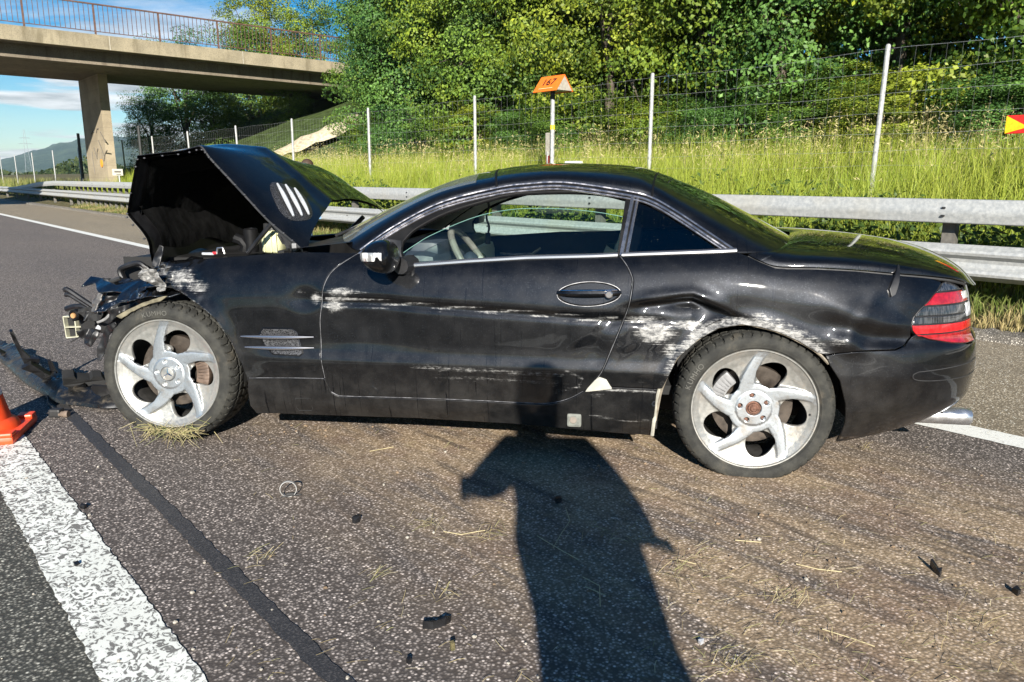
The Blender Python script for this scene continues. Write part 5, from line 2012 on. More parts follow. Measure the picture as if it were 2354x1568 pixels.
def bn(a_, b_, lift):
    a_, b_ = np.array([a_]), np.array([b_])
    e = .004
    P_ = bonnet_xyz(a_, b_)[0]
    n_ = np.cross(bonnet_xyz(a_ + e, b_)[0] - bonnet_xyz(a_ - e, b_)[0], bonnet_xyz(a_, b_ + e)[0] - bonnet_xyz(a_, b_ - e)[0])
    n_ /= np.linalg.norm(n_)
    if n_[2] < 0:
        n_ = -n_
    return P_ + n_ * lift


m = MB()
rows = []
for rr_ in (0.0, .5, 1.0, 1.08):
    row = []
    for an in np.linspace(0, 2 * math.pi, 41):
        c2, s2 = math.cos(an), math.sin(an)
        k2 = 1 / (abs(c2) ** 3 + abs(s2) ** 3) ** (1 / 3)
        ab = cab + ax1 * c2 * k2 * rr_ * 1.0 + ax2 * s2 * k2 * rr_ * 1.0
        row.append(bn(ab[0], ab[1], .004 if rr_ < 1.05 else .0005))
    rows.append(row)
t = NT('vent_mesh')
vo = t.n('ShaderNodeTexVoronoi', {'Vector': t.map(t.obj(), (1, 1, 1)), 'Scale': 130.0}, feature='DISTANCE_TO_EDGE').outputs[0]
t.p(color=t.mix(t.rng(vo, .05, .16), C(.10, .10, .105), C(.004, .004, .004)), rough=.4, metal=.5, normal=t.bump(vo, -.5, .004))
M_VENT = t.m
M_FIN = plain('bright_fin', (0.62, 0.64, 0.66), 0.28, 0.45, 0.05)
vent = m.grid(np.array(rows)).build('vent_grille', M_VENT, bonnet_o, smooth=True)
for off_, l0, l1 in ((-.58, -.78, .92), (-.05, -.92, .90), (.45, -.88, .86)):
    P_ = [bn(*(cab + ax1 * f_ + ax2 * (off_ + .10 * math.sin(f_))), .012 + .008 * (1 - f_ * f_)) for f_ in np.linspace(l0, l1, 12)]
    MB().tube(P_, [.003 + .0075 * math.sin(math.pi * (i + .6) / 12.4) ** .8 for i in range(12)], 7).build('vent_fin', M_FIN, bonnet_o, smooth=True)
print('bonnet vent', cab, ax1, ax2)


# ---------------------------------------------------------------- wheels
RIM_R = .25
TYRE_R = .325


def spoke_mask(x, z, rot=0.0):
    r = np.hypot(x, z)
    th = np.degrees(np.arctan2(z, x)) - rot
    rn = r / RIM_R
    cen_ = np.interp(rn, [.15, .30, .45, .55, .65, .75, .95], [126, 118, 108, 102, 97, 92.5, 85])
    hw = np.interp(rn, [.15, .28, .40, .55, .70, .85, .97], [.20, .175, .15, .122, .100, .088, .086]) * RIM_R
    d = np.full_like(r, -9.0)
    for k in range(5):
        da = (th - (cen_ + 72 * k) + 180) % 360 - 180
        d = np.maximum(d, hw - np.abs(np.radians(da)) * r)
    d = np.maximum(d, .42 * RIM_R - r)
    return 1 / (1 + np.exp(-np.clip(d / .0011, -40, 40))), d


def rim_surf(rot):
    def f(x, z):
        r = np.hypot(x, z)
        rn = r / RIM_R
        m_, d = spoke_mask(x, z, rot)
        dish = np.interp(rn, [0, .3, .45, .6, .75, .88, .93, .96, 1], [.036, .036, .035, .032, .026, .017, .010, .006, 0.0])
        spk = np.interp(rn, [0, .27, .30, .5, .7, .88, .95, 1], [.016, .016, .019, .016, .013, .011, .008, .004])
        dome = np.clip(d, 0, .02) / .02
        y = dish * (1 - m_) + (spk - .0015 * dome) * m_
        # soft fillet from spoke into dish
        y = y - .004 * np.exp(-np.clip(-d, 0, 1) / .012) * (1 - m_) * np.interp(rn, [.3, .6, .9], [1, .6, .1])
        return np.stack([x, y, z], -1)
    return f


def rim_hole(k, rot):
    ac = R(99 - 30 + 72 * k + rot)
    rc = .625 * RIM_R
    c = np.array([math.cos(ac), math.sin(ac)]) * rc
    rad = np.array([math.cos(ac), math.sin(ac)])
    tan = np.array([-math.sin(ac), math.cos(ac)])
    out = []
    for an in np.linspace(0, 2 * math.pi, 40, endpoint=False):
        a_, b_ = math.cos(an), math.sin(an)
        tl = .060 * a_ * (1.10 if a_ < 0 else .97)
        rl = .0555 * b_ * (1.0 - .22 * a_) + .010 * (-a_) * .6
        out.append(c + tan * tl + rad * rl)
    return np.array(out)


def rim_mat(name, grime):
    t = NT(name)
    o = t.obj()
    sp = t.attr('scuff').outputs['Fac']
    n1 = t.noise(o, 18.0, 6.0, 0.7)
    n2 = t.noise(o, 70.0, 4.0, 0.65)
    dishc = t.mix(t.rng(n1, .35, .7), C(.30, .30, .28), C(.43, .42, .39))
    spc = t.mix(t.rng(n2, .45, .62, 0, .55), C(.44, .47, .49), C(.26, .285, .31))
    col = t.mix(sp, dishc, spc)
    col = t.mix(t.rng(n1, .50, .75, 0, grime), col, C(.25, .20, .14))
    t.p(color=col, rough=t.rng(n2, .3, .7, .34, .52), metal=t.rng(sp, 0, 1, .65, .88), normal=t.bump(n2, .08, .003))
    return t.m


M_RIM_F = rim_mat('rim_silver_front', .5)
M_RIM_R = rim_mat('rim_silver_rear', .65)
t = NT('tyre_rubber')
o = t.obj()
n1 = t.noise(o, 14.0, 6.0, .65)
n2 = t.noise(o, 90.0, 3.0, .6)
c_ = t.mix(t.rng(n1, .35, .7), C(.018, .018, .016), C(.044, .043, .036))
c_ = t.mix(t.rng(t.noise(o, 7.0, 5.0, .7), .56, .72, 0, .5), c_, C(.10, .08, .055))
t.p(color=c_, rough=.82, spec=.35, normal=t.bump(n2, .25, .002))
M_TYRE = t.m
M_DISC = plain('brake_disc', (.06, .048, .038), .5, .5, .35, 24)
M_CAL = plain('caliper_tan', (.13, .09, .066), .5, .2, .25, 30)
M_RUST2 = plain('rusty_hub', (.15, .075, .05), .65, .4, .5, 60, .3)


def tyre_mesh(cz):
    prof = cat_rom([(.238, .022), (.243, .010), (.255, -.003), (.272, -.010), (.290, -.009), (.304, -.002), (.314, .010), (.320, .024), (.3235, .045), (.325, .08), (.3255, .125), (.325, .17), (.3235, .205), (.320, .226), (.312, .242), (.295, .255), (.265, .25), (.24, .235)], 5)
    # finer rows across the tread
    k = len(prof)
    n_ = 560
    th = np.linspace(0, 2 * np.pi, n_, endpoint=False)
    TH, J = np.meshgrid(th, np.arange(k), indexing='ij')
    r = prof[J, 0].copy()
    y = prof[J, 1].copy()
    tread = np.clip((r - .3125) / .006, 0, 1)
    ph = TH * 52 / (2 * np.pi)
    v1 = (ph + 10.0 * np.abs(y - .125) + .35 * np.sin(y * 60)) % 1.0
    lat = (v1 < .20).astype(float)
    circ = np.maximum.reduce([np.exp(-((y - c0_) / .004) ** 4) for c0_ in (.055, .10, .15, .195)])
    sh = np.exp(-((y - .012) / .012) ** 2) * (r > .30)
    groove = np.maximum(lat * np.clip(tread + sh, 0, 1), circ * tread)
    r = r - .0085 * groove
    # sidewall rings
    r2 = prof[J, 0]
    y = y - .0018 * np.exp(-((r2 - .262) / .002) ** 2) - .0012 * np.exp(-((r2 - .301) / .002) ** 2)
    X, Zz = r * np.cos(TH), r * np.sin(TH)
    zmin = -cz + .002
    dpt = np.clip(zmin - Zz, 0, 1)
    near = np.clip((zmin + .09 - Zz) / .09, 0, 1) * np.clip(.10 / (abs(zmin) + 1e-6), 0, 1) if cz < TYRE_R else np.zeros_like(Zz)
    Zz = np.maximum(Zz, zmin)
    sidew = np.exp(-((y + .005) / .02) ** 2)
    y = y - sidew * near * max(0, TYRE_R - cz) * .55 - dpt * .5 * (y < .06)
    V = np.stack([X, y, Zz], -1).reshape(-1, 3)
    I, Jj = np.meshgrid(np.arange(n_), np.arange(k - 1), indexing='ij')
    I2 = (I + 1) % n_
    Q = np.stack([I * k + Jj, I * k + Jj + 1, I2 * k + Jj + 1, I2 * k + Jj], -1).reshape(-1, 4)
    me = npmesh('tyre', V, [Q])
    me.materials.append(M_TYRE)
    sharp(me, 40)
    return me


def arc_text(txt, r, ang, size, y, squash=1.0):
    meshes = []
    step = size * .80 / r
    for i, chh in enumerate(txt):
        me = text_mesh(chh, size, .0012)
        a_ = ang - (i - (len(txt) - 1) / 2) * step
        # letter plane: x tangent (clockwise), up radial, normal -y
        tan = Vector((math.sin(a_), 0, -math.cos(a_)))
        rad = Vector((math.cos(a_), 0, math.sin(a_)))
        nr = tan.cross(rad)
        mt_ = Matrix((tan, rad, nr)).transposed().to_4x4()
        me.transform(Matrix.Translation(Vector((math.cos(a_) * r, y, math.sin(a_) * r))) @ mt_)
        meshes.append(me)
    bm = bmesh.new()
    for me in meshes:
        bm.from_mesh(me)
    out = bpy.data.meshes.new('lettering')
    bm.to_mesh(out)
    bm.free()
    return out


M_LETTER = plain('tyre_lettering', (.085, .083, .072), .7)


def make_wheel(center, rot, camber, steer, rear, label):
    w = bpy.data.objects.new('wheel', None)
    COL.objects.link(w)
    w.parent = car
    w.location = center
    w.rotation_euler = (R(camber), 0, R(steer))
    w['label'] = label
    cz = center[2]
    holes = [rim_hole(k, rot) for k in range(5)]
    circ = [(RIM_R * .985 * math.cos(a_), RIM_R * .985 * math.sin(a_)) for a_ in np.linspace(0, 2 * np.pi, 150, endpoint=False)]
    lugs = []
    for k in range(5):
        a_ = R(108 + 72 * k + rot - 9)
        c = np.array([math.cos(a_), math.sin(a_)]) * .056
        lugs.append(np.array([c + .0135 * np.array([math.cos(b_), math.sin(b_)]) for b_ in np.linspace(0, 2 * np.pi, 16, endpoint=False)]))
    hub_hole = np.array([(.034 * math.cos(b_), .034 * math.sin(b_)) for b_ in np.linspace(0, 2 * np.pi, 30, endpoint=False)])
    sm_ = lambda x, z: spoke_mask(x, z, rot)[0]
    me = panel_mesh('rim', circ, rim_surf(rot), .0052, rim=.028, gap=0.0, scuff=sm_, holes=holes + lugs + [hub_hole])
    rim = link('rim', me, M_RIM_R if rear else M_RIM_F, w, smooth=False)
    # lip and barrel
    lip = MB().lathe([(.240, .030), (.243, .010), (.2445, .002), (.2475, -.0035), (.2515, -.004), (.254, -.001), (.255, .006), (.252, .014), (.247, .018)], 120, 'y')
    lip.build('rim_lip', M_RIM_R if rear else M_RIM_F, w, smooth=True, angle=50)
    brl = MB().lathe([(.242, .012), (.236, .05), (.222, .10), (.222, .20), (.24, .235)], 64, 'y')
    brl.build('rim_barrel', plain('barrel_dark', (.05, .048, .045), .6, .4, .3, 20), w, smooth=True)
    link('tyre', tyre_mesh(cz), None, w, smooth=False)
    MB().lathe([(.0, .088), (.085, .088), (.09, .085), (.165, .085), (.167, .090), (.167, .112), (.09, .114)], 72, 'y').build('brake_disc', M_DISC, w, smooth=True, angle=40)
    MB().lathe([(0, .06), (.078, .06), (.080, .09), (.08, .14)], 40, 'y').build('hub', M_RUST2 if rear else M_LINER, w, smooth=True, angle=40)
    # caliper
    cl = MB()
    base_ang = 150 if rear else 3
    for k, a_ in enumerate(np.linspace(base_ang - 17, base_ang + 17, 7)):
        a_ = R(a_)
        m_ = Matrix.Rotation(-a_ + math.pi / 2, 3, 'Y')
        cl.bbox((math.cos(a_) * .150, .070, math.sin(a_) * .150), (.034, .05, .062), .008, m_)
    cl.build('caliper', M_CAL if not rear else M_GREY, w, smooth=True)
    if rear:
        MB().bbox((math.cos(R(168)) * .165, .062, math.sin(R(168)) * .165), (.05, .03, .03), .006).build('caliper_bracket', M_STEEL, w)
    # wheel bolts
    for k in range(5):
        a_ = R(108 + 72 * k + rot - 9)
        q = (math.cos(a_) * .056, .034, math.sin(a_) * .056)
        MB().lathe([(0, -.006), (.006, -.006), (.0105, -.002), (.0105, .02)], 10, 'y', q).build('wheel_bolt', M_RUST2 if rear else M_STEEL, w, smooth=True, angle=40)
    if rear:
        MB().lathe([(0, -.004), (.010, -.004), (.014, .002), (.016, .004), (.020, .004), (.024, .012), (.030, .014), (.033, .022), (.033, .05)], 30, 'y', (0, .012, 0)).build('hub_nut', M_RUST2, w, smooth=True, angle=30)
        MB().lathe([(.034, .015), (.0345, .05), (.02, .05)], 30, 'y').build('hub_bore', M_LINER, w)
    else:
        cap = MB().lathe([(0, .006), (.028, .007), (.033, .009), (.035, .013), (.035, .03)], 40, 'y').build('centre_cap', M_RIM_F, w, smooth=True, angle=40)
        st = MB()
        st.lathe([(.0295, .007), (.031, .0035), (.0335, .0035), (.0345, .009)], 40, 'y')
        for k in range(3):
            a_ = R(90 + 120 * k + 2)
            d_ = np.array([math.cos(a_), 0, math.sin(a_)])
            p_ = np.array([-math.sin(a_), 0, math.cos(a_)])
            tip = d_ * .030 + np.array([0, .0055, 0])
            l_ = d_ * .004 + p_ * .0052 + np.array([0, .0065, 0])
            r_ = d_ * .004 - p_ * .0052 + np.array([0, .0065, 0])
            top_ = np.array([0, .0005, 0]) + d_ * .002
            bk = np.array([0, .0065, 0])
            st.add([tip, l_, r_, top_, bk], [(0, 1, 3), (0, 3, 2), (1, 4, 3), (2, 3, 4)])
        st.build('star_emblem', M_CHROME, w)
    lt = arc_text('KUMHO', .2815, R(152 if rear else 97), .031, -.0118)
    link('lettering', lt, M_LETTER, w, smooth=False)
    if rear:
        MB().lathe([(0, -.003), (.0035, -.003), (.0045, .0), (.0045, .02)], 8, 'y', (math.cos(R(-4)) * .222, .012, math.sin(R(-4)) * .222)).build('valve', M_BLACK, w)
    return w


w_rear = make_wheel((2.605, .030, .288), 0.0, 0.0, 0.0, True, 'rear wheel on a flat tyre with rusty uncapped hub')
w_front = make_wheel((0.0, .030, .333), 5.0, -2.5, 3.0, False, 'front wheel with capped hub and straw in its rim')
for w_, cx_ in ((w_rear, 2.605), (w_front, 0.0)):
    c2 = w_.copy()
    COL.objects.link(c2)
    c2.parent = car
    c2.location = (cx_, 1.785, w_.location.z)
    c2.rotation_euler = (0, 0, math.pi)
    c2['label'] = 'wheel on the far side of the car'
    for ch_ in list(w_.children):
        if ch_.name.split('.')[0] in ('rim', 'rim_lip', 'tyre', 'rim_barrel'):
            d2 = ch_.copy()
            COL.objects.link(d2)
            d2.parent = c2

# wheel housings and underbody
for uc, zc2, r0 in ((0.0, .36, .375), (2.60, .30, .385)):
    for y0, y1 in ((.028, .36), (1.455, 1.787)):
        g = []
        for a_ in np.linspace(R(-8), R(188), 30):
            if uc == 0.0 and y0 < 1 and a_ > R(112):
                continue
            g.append([(uc + r0 * math.cos(a_), y_, zc2 + r0 * math.sin(a_)) for y_ in (y0 + .01, (y0 + y1) / 2, y1)])
        MB().grid(np.array(g)).build('wheel_housing', M_LINER, car, smooth=True, angle=80)
    MB().box((uc, .37, .50), (.8, .01, .66)).build('inner_wing', M_LINER, car)
und = MB()
und.box((1.42, .9075, .22), (1.6, 1.66, .10)).box((3.05, .9075, .32), (.72, 1.3, .16)).box((1.4, .9075, .24), (4.0, .9, .10))
und.build('underbody', M_LINER, car)
MB().box((.52, .9075, .60), (.03, 1.45, .58)).build('firewall', M_LINER, car)
MB().box((.08, .9075, .60), (.86, 1.05, .46)).build('engine_block', plain('engine_dark', (.012, .012, .013), .6, .3, .4, 10, .4), car)

# rear arch inner lip line, exposed pale metal at the sill end
pa = cat_rom(ARCH, 4)
P_ = flank(np.array([float(s_of_u(a_[0])) for a_ in pa]), pa[:, 1]) + np.array([0, .012, 0])
MB().tube(P_, .006, 6).build('arch_lip', plain('arch_lip_bare', (.30, .26, .20), .6, .3, .4, 20), o_quarter, smooth=True)
lipm = [zuz(6, *p) for p in ((2245, 1020), (2255, 940), (2275, 800), (2300, 700), (2340, 620))]
P_ = np.array([(a_[0], .022, a_[1]) for a_ in lipm])
MB().tube(P_, .008, 6).build('sill_end_flange', plain('flange_bare', (.42, .40, .33), .6, .2, .3, 20), o_sill, smooth=True)
# torn pale filler piece at the foot of the door gap
fp_ = [zuz(6, *p) for p in ((1875, 762), (1930, 700), (1955, 682), (1990, 695), (2020, 745), (1960, 752))]
panel('torn_filler', fp_, o_sill, res=.012, mat=plain('filler_pale', (.40, .39, .33), .7, 0, .15, 25, .3), scuff=None, lift=.006, rim=.01, gap=0)
# jacking point
jp = zuz(6, 1800, 922, .03)
MB().bbox((jp[0], .036, jp[1]), (.062, .03, .060), .010).build('jacking_point', plain('jack_grey', (.15, .155, .135), .7, 0, .25, 40), o_sill)
MB().lathe([(0, -.003), (.013, -.003), (.016, .0), (.016, .01)], 14, 'y', (jp[0] - .004, .0215, jp[1] + .002)).build('jacking_plug', plain('plug_pale', (.20, .17, .14), .6), o_sill)
jp2 = zuz(6, 268, 835, .03)
sq = [(jp2[0] + dx, jp2[1] + dy) for dx, dy in ((-.036, .030), (.036, .034), (.038, -.02), (.028, -.03), (-.03, -.032), (-.038, -.02))]
q = np.array(sq + [sq[0]])
MB().tube(flank(q[:, 0], q[:, 1]), .0018, 4).build('cover_outline', M_BLACK, o_sill)

# ---- door handle
hc = zuz(4, 1660, 905, .03)
hu, hz_ = hc
dish = []
for rr_, dp in ((1.0, -.001), (.92, .004), (.7, .012), (.35, .016), (.02, .017)):
    row = []
    for an in np.linspace(0, 2 * math.pi, 41):
        du_, dz_ = .128 * rr_ * math.cos(an), .047 * rr_ * math.sin(an) + .006 * math.cos(an)
        q = flank(np.array([hu + du_]), np.array([hz_ + dz_]))[0]
        row.append((q[0], q[1] + dp - .004, q[2]))
    dish.append(row)
hd = MB().grid(np.array(dish)).build('handle_recess', M_RUBBER, door, smooth=True)
an = np.linspace(0, 2 * math.pi, 50, endpoint=False)
P_ = flank(hu + .130 * np.cos(an), hz_ + .049 * np.sin(an) + .006 * np.cos(an)) + np.array([0, -.003, 0])
MB().tube(P_, .0016, 5, closed=True).build('handle_rim_highlight', M_EDGE, door, smooth=True)
P_ = []
rs = []
for f_ in np.linspace(-1, 1, 20):
    q = flank(np.array([hu + .128 * f_]), np.array([hz_ + .004 + .004 * f_]))[0]
    P_.append((q[0], q[1] - .016 * (1 - f_ ** 4) + .004, q[2]))
    rs.append(.011 + .006 * (1 - f_ ** 2))
handle = MB().tube(P_, rs, 10).build('handle', M_PAINT0, door, smooth=True)
MB().tube([(p[0], p[1] - .010, p[2] + .013) for p in P_[1:-1]], .0032, 6).build('handle_strip', M_CHROME, door, smooth=True)
q = flank(np.array([hu + .082]), np.array([hz_ + .003]))[0]
MB().lathe([(0, -.006), (.012, -.006), (.016, -.002), (.016, .012)], 18, 'y', (q[0], q[1] - .024, q[2])).build('lock_cap', M_SATIN, door, smooth=True, angle=40)

# ---- side vent in the wing
vp = [zuz(6, *p) for p in ((5, 440), (25, 405), (190, 408), (215, 430), (255, 540), (240, 555), (90, 545), (40, 500))]
panel('side_vent', vp, o_wing, res=.014, mat=M_VENT, scuff=None, lift=.0015, rim=.004, gap=0)
vq = np.array([zuz(6, *p) for p in ((5, 440), (25, 403), (190, 406), (218, 430), (258, 545), (240, 558), (90, 550), (40, 505), (5, 440))])
MB().tube(flank(vq[:, 0], vq[:, 1]), .0035, 5).build('vent_frame', M_PAINT0, o_wing, smooth=True)
for y_, x0_, x1_ in ((447, -95, 318), (508, -70, 322)):
    P_, rs = [], []
    for f_ in np.linspace(0, 1, 16):
        a_ = zuz(6, x0_ + (x1_ - x0_) * f_, y_ + 6 * f_)
        q = flank(np.array([a_[0]]), np.array([a_[1]]))[0]
        P_.append((q[0], q[1] - .006 - .012 * math.sin(math.pi * f_), q[2]))
        rs.append(.002 + .0075 * math.sin(math.pi * min(.98, f_ + .02)) ** .7)
    MB().tube(P_, rs, 8).build('vent_fin', M_SATIN, o_wing, smooth=True)

# ---- door mirror
mc = np.array([*zuz(4, 300, 665, -.10)])
mu, mz = mc[0], mc[1]
m = MB()
rows = []
for f_ in np.linspace(-1, 1, 19):
    kk = (1 - abs(f_) ** 2.6) ** .5 if abs(f_) < 1 else .02
    row = []
    for an in np.linspace(0, 2 * math.pi, 29):
        c2, s2 = math.cos(an), math.sin(an)
        row.append((mu + .012 + .075 * c2 * max(.05, kk) * (1.15 if c2 < 0 else .62) - .03 * (c2 < 0) * abs(c2) * kk * .3, -.085 + .105 * f_ + .01 * s2, mz + .068 * s2 * max(.05, kk) + .012 * f_ * -1))
    rows.append(row)
mir = m.grid(np.array(rows)).build('door_mirror', M_PAINT0, car, smooth=True, angle=80)
MB().tube([(mu + .04, .02, mz - .05), (mu + .055, .12, mz - .055)], [.035, .045], 10).build('mirror_stalk', M_PLASTIC, mir, smooth=True)
# indicator lens wrapped on the nose of the mirror
rows = []
for zf in np.linspace(-.020, .014, 7):
    row = []
    for uf in np.linspace(-.076, .030, 18):
        kk = min(.97, math.hypot((uf - .012) / (.0945 if uf < .012 else .0465), zf / .068))
        f_ = -(1 - kk * kk) ** (1 / 2.6)
        row.append((mu + uf - .002, -.085 + .105 * f_ - .006, mz + zf - .012 * f_))
    rows.append(row)
lens = NT('indicator_lens')
nz = lens.noise(lens.map(lens.obj(), (60, 60, 20)), 1.0, 3.0)
lens.p(color=lens.mix(lens.rng(nz, .4, .6), C(.28, .28, .28), C(.88, .88, .86)), rough=.12, metal=.35, coat=1.0)
MB().grid(np.array(rows)).build('indicator_lens', lens.m, mir, smooth=True)
sail = [(.93, .888), (1.06, .843), (1.118, .840), (1.10, .90), (1.098, .945), (1.02, .955)]
me = panel_mesh('mirror_sail', sail, lambda s, z: np.stack([s, side_in(z) - .008, z], -1), .03, rim=.02, gap=0)
link('mirror_sail', me, M_PLASTIC, mir, smooth=False)
# far side mirror
rows2 = [[(p[0], 1.815 - p[1] + .0, p[2]) for p in row] for row in []]
fm = MB()
fm.bbox((1.10, 1.80, .985), (.07, .19, .125), .03).build('door_mirror', M_PLASTIC, car, smooth=True)

# ---- cabin
M_SEAT = plain('seat_leather', (.44, .47, .43), .55, 0, .08, 20)
cab = MB()
MB().bbox((1.02, .9075, .80), (.42, 1.36, .17), .06).build('dashboard', M_NAVY, car, smooth=True)
MB().bbox((1.16, 1.32, .74), (.20, .52, .20), .05).build('dashboard_end', M_LIGHT, car, smooth=True)
MB().box((1.6, .9075, .32), (1.6, 1.5, .04)).build('cabin_floor', M_LINER, car)
MB().bbox((1.45, .9075, .56), (.9, .26, .34), .05).build('centre_console', M_LIGHT, car, smooth=True)
# far door card
dc = [(.93, .33), (2.05, .33), (2.06, .886), (1.65, .876), (1.13, .838), (.95, .84)]
me = panel_mesh('door_card', dc, lambda s, z: np.stack([s, np.full_like(s, 1.615) + np.interp(z, [.3, .75, .9], [0, .0, .05]), z], -1), .05, rim=.03, gap=0)
card = link('door_card', me, M_NAVY, car, smooth=False)
MB().bbox((1.45, 1.585, .70), (.75, .05, .05), .02).build('arm_rest', M_LIGHT, card, smooth=True)
hx_, hz2 = zuz(4, 1200, 640, 1.55)
MB().tube([(hx_ - .13, 1.595, hz2 - .005), (hx_ - .05, 1.57, hz2 - .012), (hx_ + .07, 1.57, hz2 - .005), (hx_ + .12, 1.595, hz2 + .03)], .010, 8).build('pull_handle', M_SATIN, card, smooth=True)
# near door card
me = panel_mesh('door_card', dc, lambda s, z: np.stack([s, np.full_like(s, .19) - np.interp(z, [.3, .75, .9], [0, .0, .05]), z], -1), .05, rim=.03, gap=0)
link('door_card', me, M_NAVY, car, smooth=False)
# dashboard knobs
for x_ in (890, 945):
    q = zuz(4, x_, 672, 1.05)
    MB().lathe([(0, -.02), (.022, -.02), (.026, -.012), (.026, .02)], 18, 'y', (q[0], 1.05, q[1])).build('dash_knob', M_TRIM, car, smooth=True, angle=40)
# steering wheel
sw = MB()
cs_ = np.array([1.345, .50, .815])
nv_ = Vector((.80, 0, .52)).normalized()
e1 = Vector((0, 1, 0))
e2 = nv_.cross(e1)
pts = [cs_ + np.array(e1 * (.185 * math.cos(a_)) + e2 * (.185 * math.sin(a_))) for a_ in np.linspace(0, 2 * np.pi, 48, endpoint=False)]
sw.tube(pts, .016, 10, closed=True)
wheel_o = sw.build('steering_wheel', plain('steering_leather', (.16, .15, .135), .5, 0, .2), car, smooth=True)
sp_m = MB()
for a_ in (R(0), R(180), R(250), R(290)):
    sp_m.tube([cs_ - np.array(nv_) * .03, cs_ + np.array(e1 * (.175 * math.cos(a_)) + e2 * (.175 * math.sin(a_)))], [.03, .014], 6)
sp_m.build('wheel_spokes', M_LIGHT, wheel_o, smooth=True)
MB().sphere(tuple(cs_ - np.array(nv_) * .02), .065, 14, 8, (.7, 1, 1)).build('wheel_boss', M_NAVY, wheel_o, smooth=True)
MB().tube([cs_ - np.array(nv_) * .02, cs_ - np.array(nv_) * .3], .035, 8).build('column', M_NAVY, wheel_o, smooth=True)
# instrument hood
MB().bbox((1.12, .50, .885), (.20, .36, .09), .035).build('instrument_hood', M_NAVY, car, smooth=True)


def seat(yc):
    rows = []
    for f_ in np.linspace(0, 1, 9):
        u0 = 1.90 + .13 * f_
        z0 = .42 + .40 * f_
        wv = .25 - .03 * f_
        th_ = .09 - .02 * f_
        rows.append([(u0 + th_ * math.cos(a_) * (1.2 if math.cos(a_) < 0 else .8), yc + wv * math.sin(a_), z0 - .3 * th_ * math.cos(a_)) for a_ in np.linspace(0, 2 * np.pi, 25)])
    s_ = MB().grid(np.array(rows)).build('seat', M_SEAT, car, smooth=True, angle=80)
    MB().bbox((1.68, yc, .46), (.52, .50, .16), .06).build('seat_cushion', M_SEAT, s_, smooth=True)
    MB().bbox((2.075, yc, .925), (.10, .26, .19), .045, Matrix.Rotation(R(12), 3, 'Y')).build('headrest', M_SEAT, s_, smooth=True)
    MB().bbox((2.04, yc, .80), (.11, .40, .12), .05, Matrix.Rotation(R(12), 3, 'Y')).build('shoulder_bolster', M_SEAT, s_, smooth=True)


seat(.50)
seat(1.31)
MB().bbox((2.35, .9075, .62), (.12, 1.4, .55), .05).build('rear_bulkhead', M_LINER, car, smooth=True)
MB().box((2.6, .9075, .87), (.5, 1.35, .02)).build('parcel_shelf', M_LINER, car)
# rear-view mirror and the beads that hang from it
rv = np.array([1.30, .9075, 1.135])
rvm = MB().bbox(tuple(rv), (.035, .22, .065), .015).build('rear_view_mirror', M_BLACK, car, smooth=True)
bead = MB().sphere((0, 0, 0), .0065, 8, 6).mesh('bead')
bead.materials.append(M_BLACK)
bead.shade_smooth()
hang = on_plane(*zp(4, 990, 420), CAR_O - .9075 * NW, NW) - CAR_O
hx_ = float(np.dot(hang, EU))
zt_, zb_2 = uz(*zp(4, 985, 300), .9075)[1], uz(*zp(4, 998, 500), .9075)[1]
for i, f_ in enumerate(np.linspace(0, 1, 24)):
    child('bead', bead, rvm, (hx_ + .006 * math.sin(f_ * 9), .9075 + .004 * math.cos(f_ * 7), zt_ + (zb_2 - zt_) * f_))
MB().bbox((hx_, .9075, zb_2 - .035), (.028, .008, .060), .004).build('pendant', M_BLACK, rvm)

# exhaust tail pipe
ex = uz(*zp(16, 600, 1380), .34)
o_ex = MB().lathe([(.033, .0), (.033, -.02), (.038, -.02), (.039, -.012), (.0385, .0), (.037, .05), (.034, .25)], 30, 'x')
pts_ = []
MB().lathe([(.030, .20), (.034, .21), (.037, .205), (.0375, .18), (.036, .0), (.032, -.1)], 32, 'x', (ex[0] - .14, .34, ex[1])).build('tail_pipe', plain('satin_pipe', (.62, .63, .64), .26, .9, .12, 30), car, smooth=True, angle=40)
MB().lathe([(.0005, 0), (.031, 0)], 24, 'x', (ex[0] + .03, .34, ex[1])).build('pipe_bore', M_LINER, car)

# ---- crumpled front end
def crumple(inset, amp, f, seed, tilt=0.0, cor=0.0, corf=100.0):
    def sf(s, z):
        y = inset + amp * vnoise(s, z, f, seed) + amp * .5 * vnoise(s, z, f * 2.3, seed + 50) + tilt * (z - .7) + cor * np.sin(s * corf + 3 * np.sin(z * 30))
        du = amp * .35 * vnoise(s, z, f * 1.3, seed + 9)
        return np.stack([s + du, y, z + amp * .2 * vnoise(s, z, f * 1.1, seed + 20)], -1)
    return sf


def zz14(pts, inset):
    return [zuz(14, *p, inset) for p in pts]


